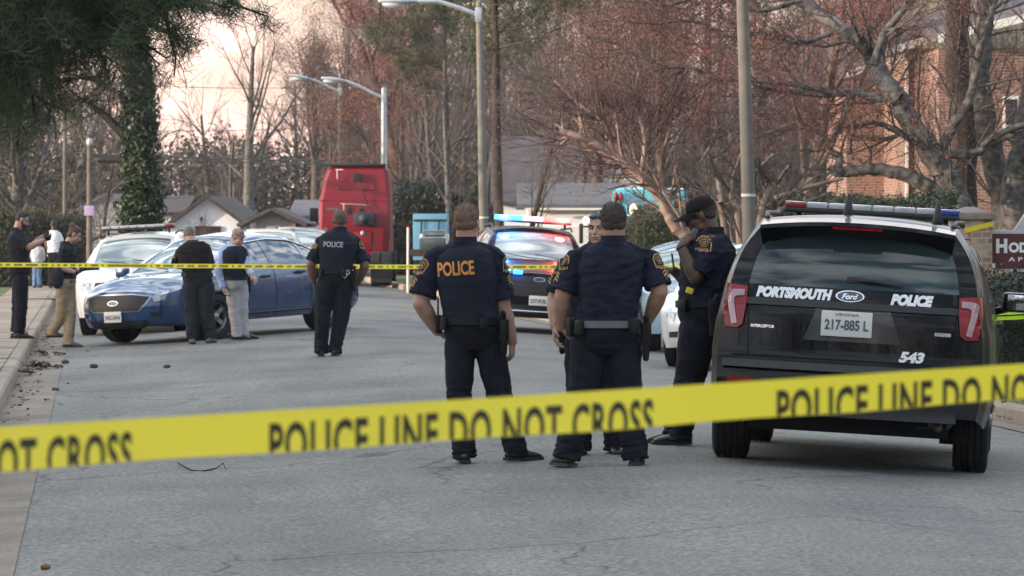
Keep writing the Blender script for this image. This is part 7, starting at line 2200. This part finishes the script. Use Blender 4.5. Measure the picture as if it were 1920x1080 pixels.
o2, _, _ = ribbon('tape_strand', None, (P(1868, 594, 36.1), P(2080, 577, 36.1)), 7 * 36 / F, mat('lime_tape', (.5, .72, .03)), n=30, sag=.01)
for k_ in ('label', 'category'):
    if k_ in o2: del o2[k_]
o2.parent = o

# ---------------------------------------------------------------- small things on the road
def litter(name, label, cat, pts, size, m, seed, group=None, curl=1.0, kind=None):
    rng = random.Random(seed); s = Soup()
    for p_ in pts:
        for k in range(3):
            R_ = Euler((rng.uniform(-.6, .6), rng.uniform(-.6, .6), rng.uniform(0, 6.3))).to_matrix(); sz = size * rng.uniform(.5, 1.3)
            c = Vector(p_) + Vector((rng.uniform(-1, 1) * size, rng.uniform(-1, 1) * size, size * .3))
            s.add([R_ @ Vector(v) * sz + c for v in ((-1, 0, .1), (-.3, -.5, 0), (.7, -.3, .25), (1, .1, .1), (.4, .5, 0), (-.4, .45, .3))], [(0, 1, 5), (1, 2, 4, 5), (2, 3, 4)])
    o = s.build(name, m, smooth=False); tag(o, label, cat, group, kind); return o
rng = random.Random(6); pts = []
for k in range(150):
    D_ = rng.uniform(30, 75); v = CURB_L + abs(rng.gauss(0, .16)) + .02; x = v - .1 * (D_ - 39); pts.append((x, D_, road_z(v) + .012))
for k in range(14):
    D_ = rng.uniform(30, 60); v = rng.uniform(CURB_L, SEAM_L + .5); x = v - .1 * (D_ - 39); pts.append((x, D_, road_z(v) + .012))
litter('leaf_litter', 'brown dead leaves gathered along the left gutter', 'leaf litter', pts, .022, LF_litter, 3, kind='stuff')
pts = []
for k in range(420):
    D_ = rng.uniform(34, 60); v = CURB_R + rng.uniform(-.25, 1.6) ; x = v - .1 * (D_ - 39); pts.append((x, D_, gz(x, D_) + .02))
litter('leaf_litter', 'brown leaves along the right kerb beside the near police SUV', 'leaf litter', pts, .024, LF_litter, 4, kind='stuff')
for k, (px, py, lb) in enumerate([(52, 702, 'clump of wet leaves in the gutter nearest the camera'), (68, 688, 'clump of wet leaves against the kerb'), (92, 668, 'small clump of leaves by the kerb below the woman'), (84, 694, 'loose dark clump of leaves beside the kerb clumps')]):
    g_ = ground_at(px, py); r_ = random.Random(k)
    litter('leaf_clump', lb, 'leaf clump', [g_ + Vector((r_.gauss(0, .08), r_.gauss(0, .1), r_.uniform(0, .05))) for _ in range(22)], .035, BK_brown, 10 + k, group='clumps of leaves along the left kerb')
for k, (px, py, sz, lb) in enumerate([(313, 690, .05, 'dark pine cone lying alone on the road below the blue sedan'), (176, 690, .06, 'bark scrap on the road left of the lone pine cone'), (122, 682, .06, 'bark scrap beside the gutter seam'), (112, 690, .05, 'long bark scrap near the gutter seam'), (86, 1068, .035, 'brown chip at the bottom left corner'), (104, 733, .05, 'yellowish leaf on the seam of the gutter')]):
    g_ = ground_at(px, py); s = Soup(); s.ell(g_ + Vector((0, 0, sz * .4)), (sz, sz * .7, sz * .5), None, 10, 6)
    o = s.build('pine_cone' if k == 0 else 'bark_scrap', BK_brown if k < 4 else LF_litter, remesh=.012, it=0, disp=lambda c: .008 * noise.noise(c * 60)); tag(o, lb, 'pine cone' if k == 0 else 'scrap')
s = Soup(); pp = [ground_at(x, y) + Vector((0, 0, z)) for x, y, z in ((333, 870, .012), (345, 880, .02), (360, 885, .012), (385, 886, .012), (405, 882, .015), (418, 876, .03), (424, 884, .012))]
s.tube(pp, [.004, .006, .006, .006, .005, .004, .003], 6); o = s.build('twig', BK_dark); tag(o, 'thin curved twig lying on the road in front of the tape', 'twig')
g_ = ground_at(755, 506); s = Soup(); s.tube([(0, 0, 0), (0, 0, .22)], [.07, .02], 12)
o = s.build('marker_cone', mat('cone_orange', (.7, .08, .02)), None); o.location = ground_at(775, 512); tag(o, 'tiny orange marker on the far verge left of the POLICE lettering', 'marker')
s = Soup(); b_ = ground_at(85, 562); s.box((0, 0, .01), (.9, .5, .04), bevel=.01); o = s.build('storm_drain', mat('drain_iron', (.03, .03, .032), rough=.7), None, auto=40); o.location = b_; tag(o, 'dark storm drain slot across the pavement behind the woman', 'drain')

# ---------------------------------------------------------------- the wooded street behind the camera (seen in paint and glass) and the air
o = bpy.data.objects.new('far_wood', bpy.data.objects['far_wood'].data); C.objects.link(o); o.rotation_euler = (0, 0, math.pi); o.location = (10, 205, 0)
tag(o, 'leafless wood across the street behind the camera', 'woodland', kind='stuff')
o = bpy.data.objects.new('far_brush', bpy.data.objects['far_brush'].data); C.objects.link(o); o.rotation_euler = (0, 0, math.pi); o.location = (10, 200, 0); o.scale = (1.6, 1, 1.5)
tag(o, 'undergrowth across the street behind the camera', 'undergrowth', kind='stuff')
for nm_, rz_, lc_, lb_ in (('far_wood', -math.pi / 2, (-190, 60, 0), 'leafless wood beyond the houses on the right, outside the picture'), ('far_wood', math.pi / 2, (185, 2, 0), 'leafless wood beyond the left verge, outside the picture'),
                      ('far_brush', -math.pi / 2, (-190, 60, 0), 'undergrowth beyond the houses on the right, outside the picture'), ('far_brush', math.pi / 2, (187, 4, 0), 'undergrowth beyond the left verge, outside the picture'),
                      ('far_wood', 0, (-74, 8, 0), 'leafless wood carrying on past the left edge of the picture'), ('far_brush', 0, (-66, 8, 0), 'undergrowth carrying on past the left edge of the picture'),
                      ('far_wood', 0, (74, 8, 0), 'leafless wood carrying on past the right edge of the picture'), ('far_brush', 0, (66, 8, 0), 'undergrowth carrying on past the right edge of the picture')):
    o = bpy.data.objects.new(nm_, bpy.data.objects[nm_].data); C.objects.link(o); o.rotation_euler = (0, 0, rz_); o.location = lc_; o.scale = (1.0, 1, 1.15 if rz_ < 0 else (1.4 if nm_ == 'far_wood' else 2.3))  # unseen side woods added for reflections; left ones stretched taller to shade the street
    tag(o, lb_, 'woodland' if nm_ == 'far_wood' else 'undergrowth', kind='stuff')
hz = Soup(); hz.box((0, 130, 14), (420, 500, 34)); o = hz.build('haze', None, smooth=False); tag(o, 'thin evening haze', 'haze', kind='stuff')
m = bpy.data.materials.new('haze'); m.use_nodes = True; nt = m.node_tree; nt.nodes.clear()
vo = nt.nodes.new('ShaderNodeVolumePrincipled'); vo.inputs['Density'].default_value = HAZE; vo.inputs['Color'].default_value = (.92, .93, 1, 1); vo.inputs['Anisotropy'].default_value = .35
ou = nt.nodes.new('ShaderNodeOutputMaterial'); nt.links.new(vo.outputs[0], ou.inputs['Volume']); o.data.materials.append(m)
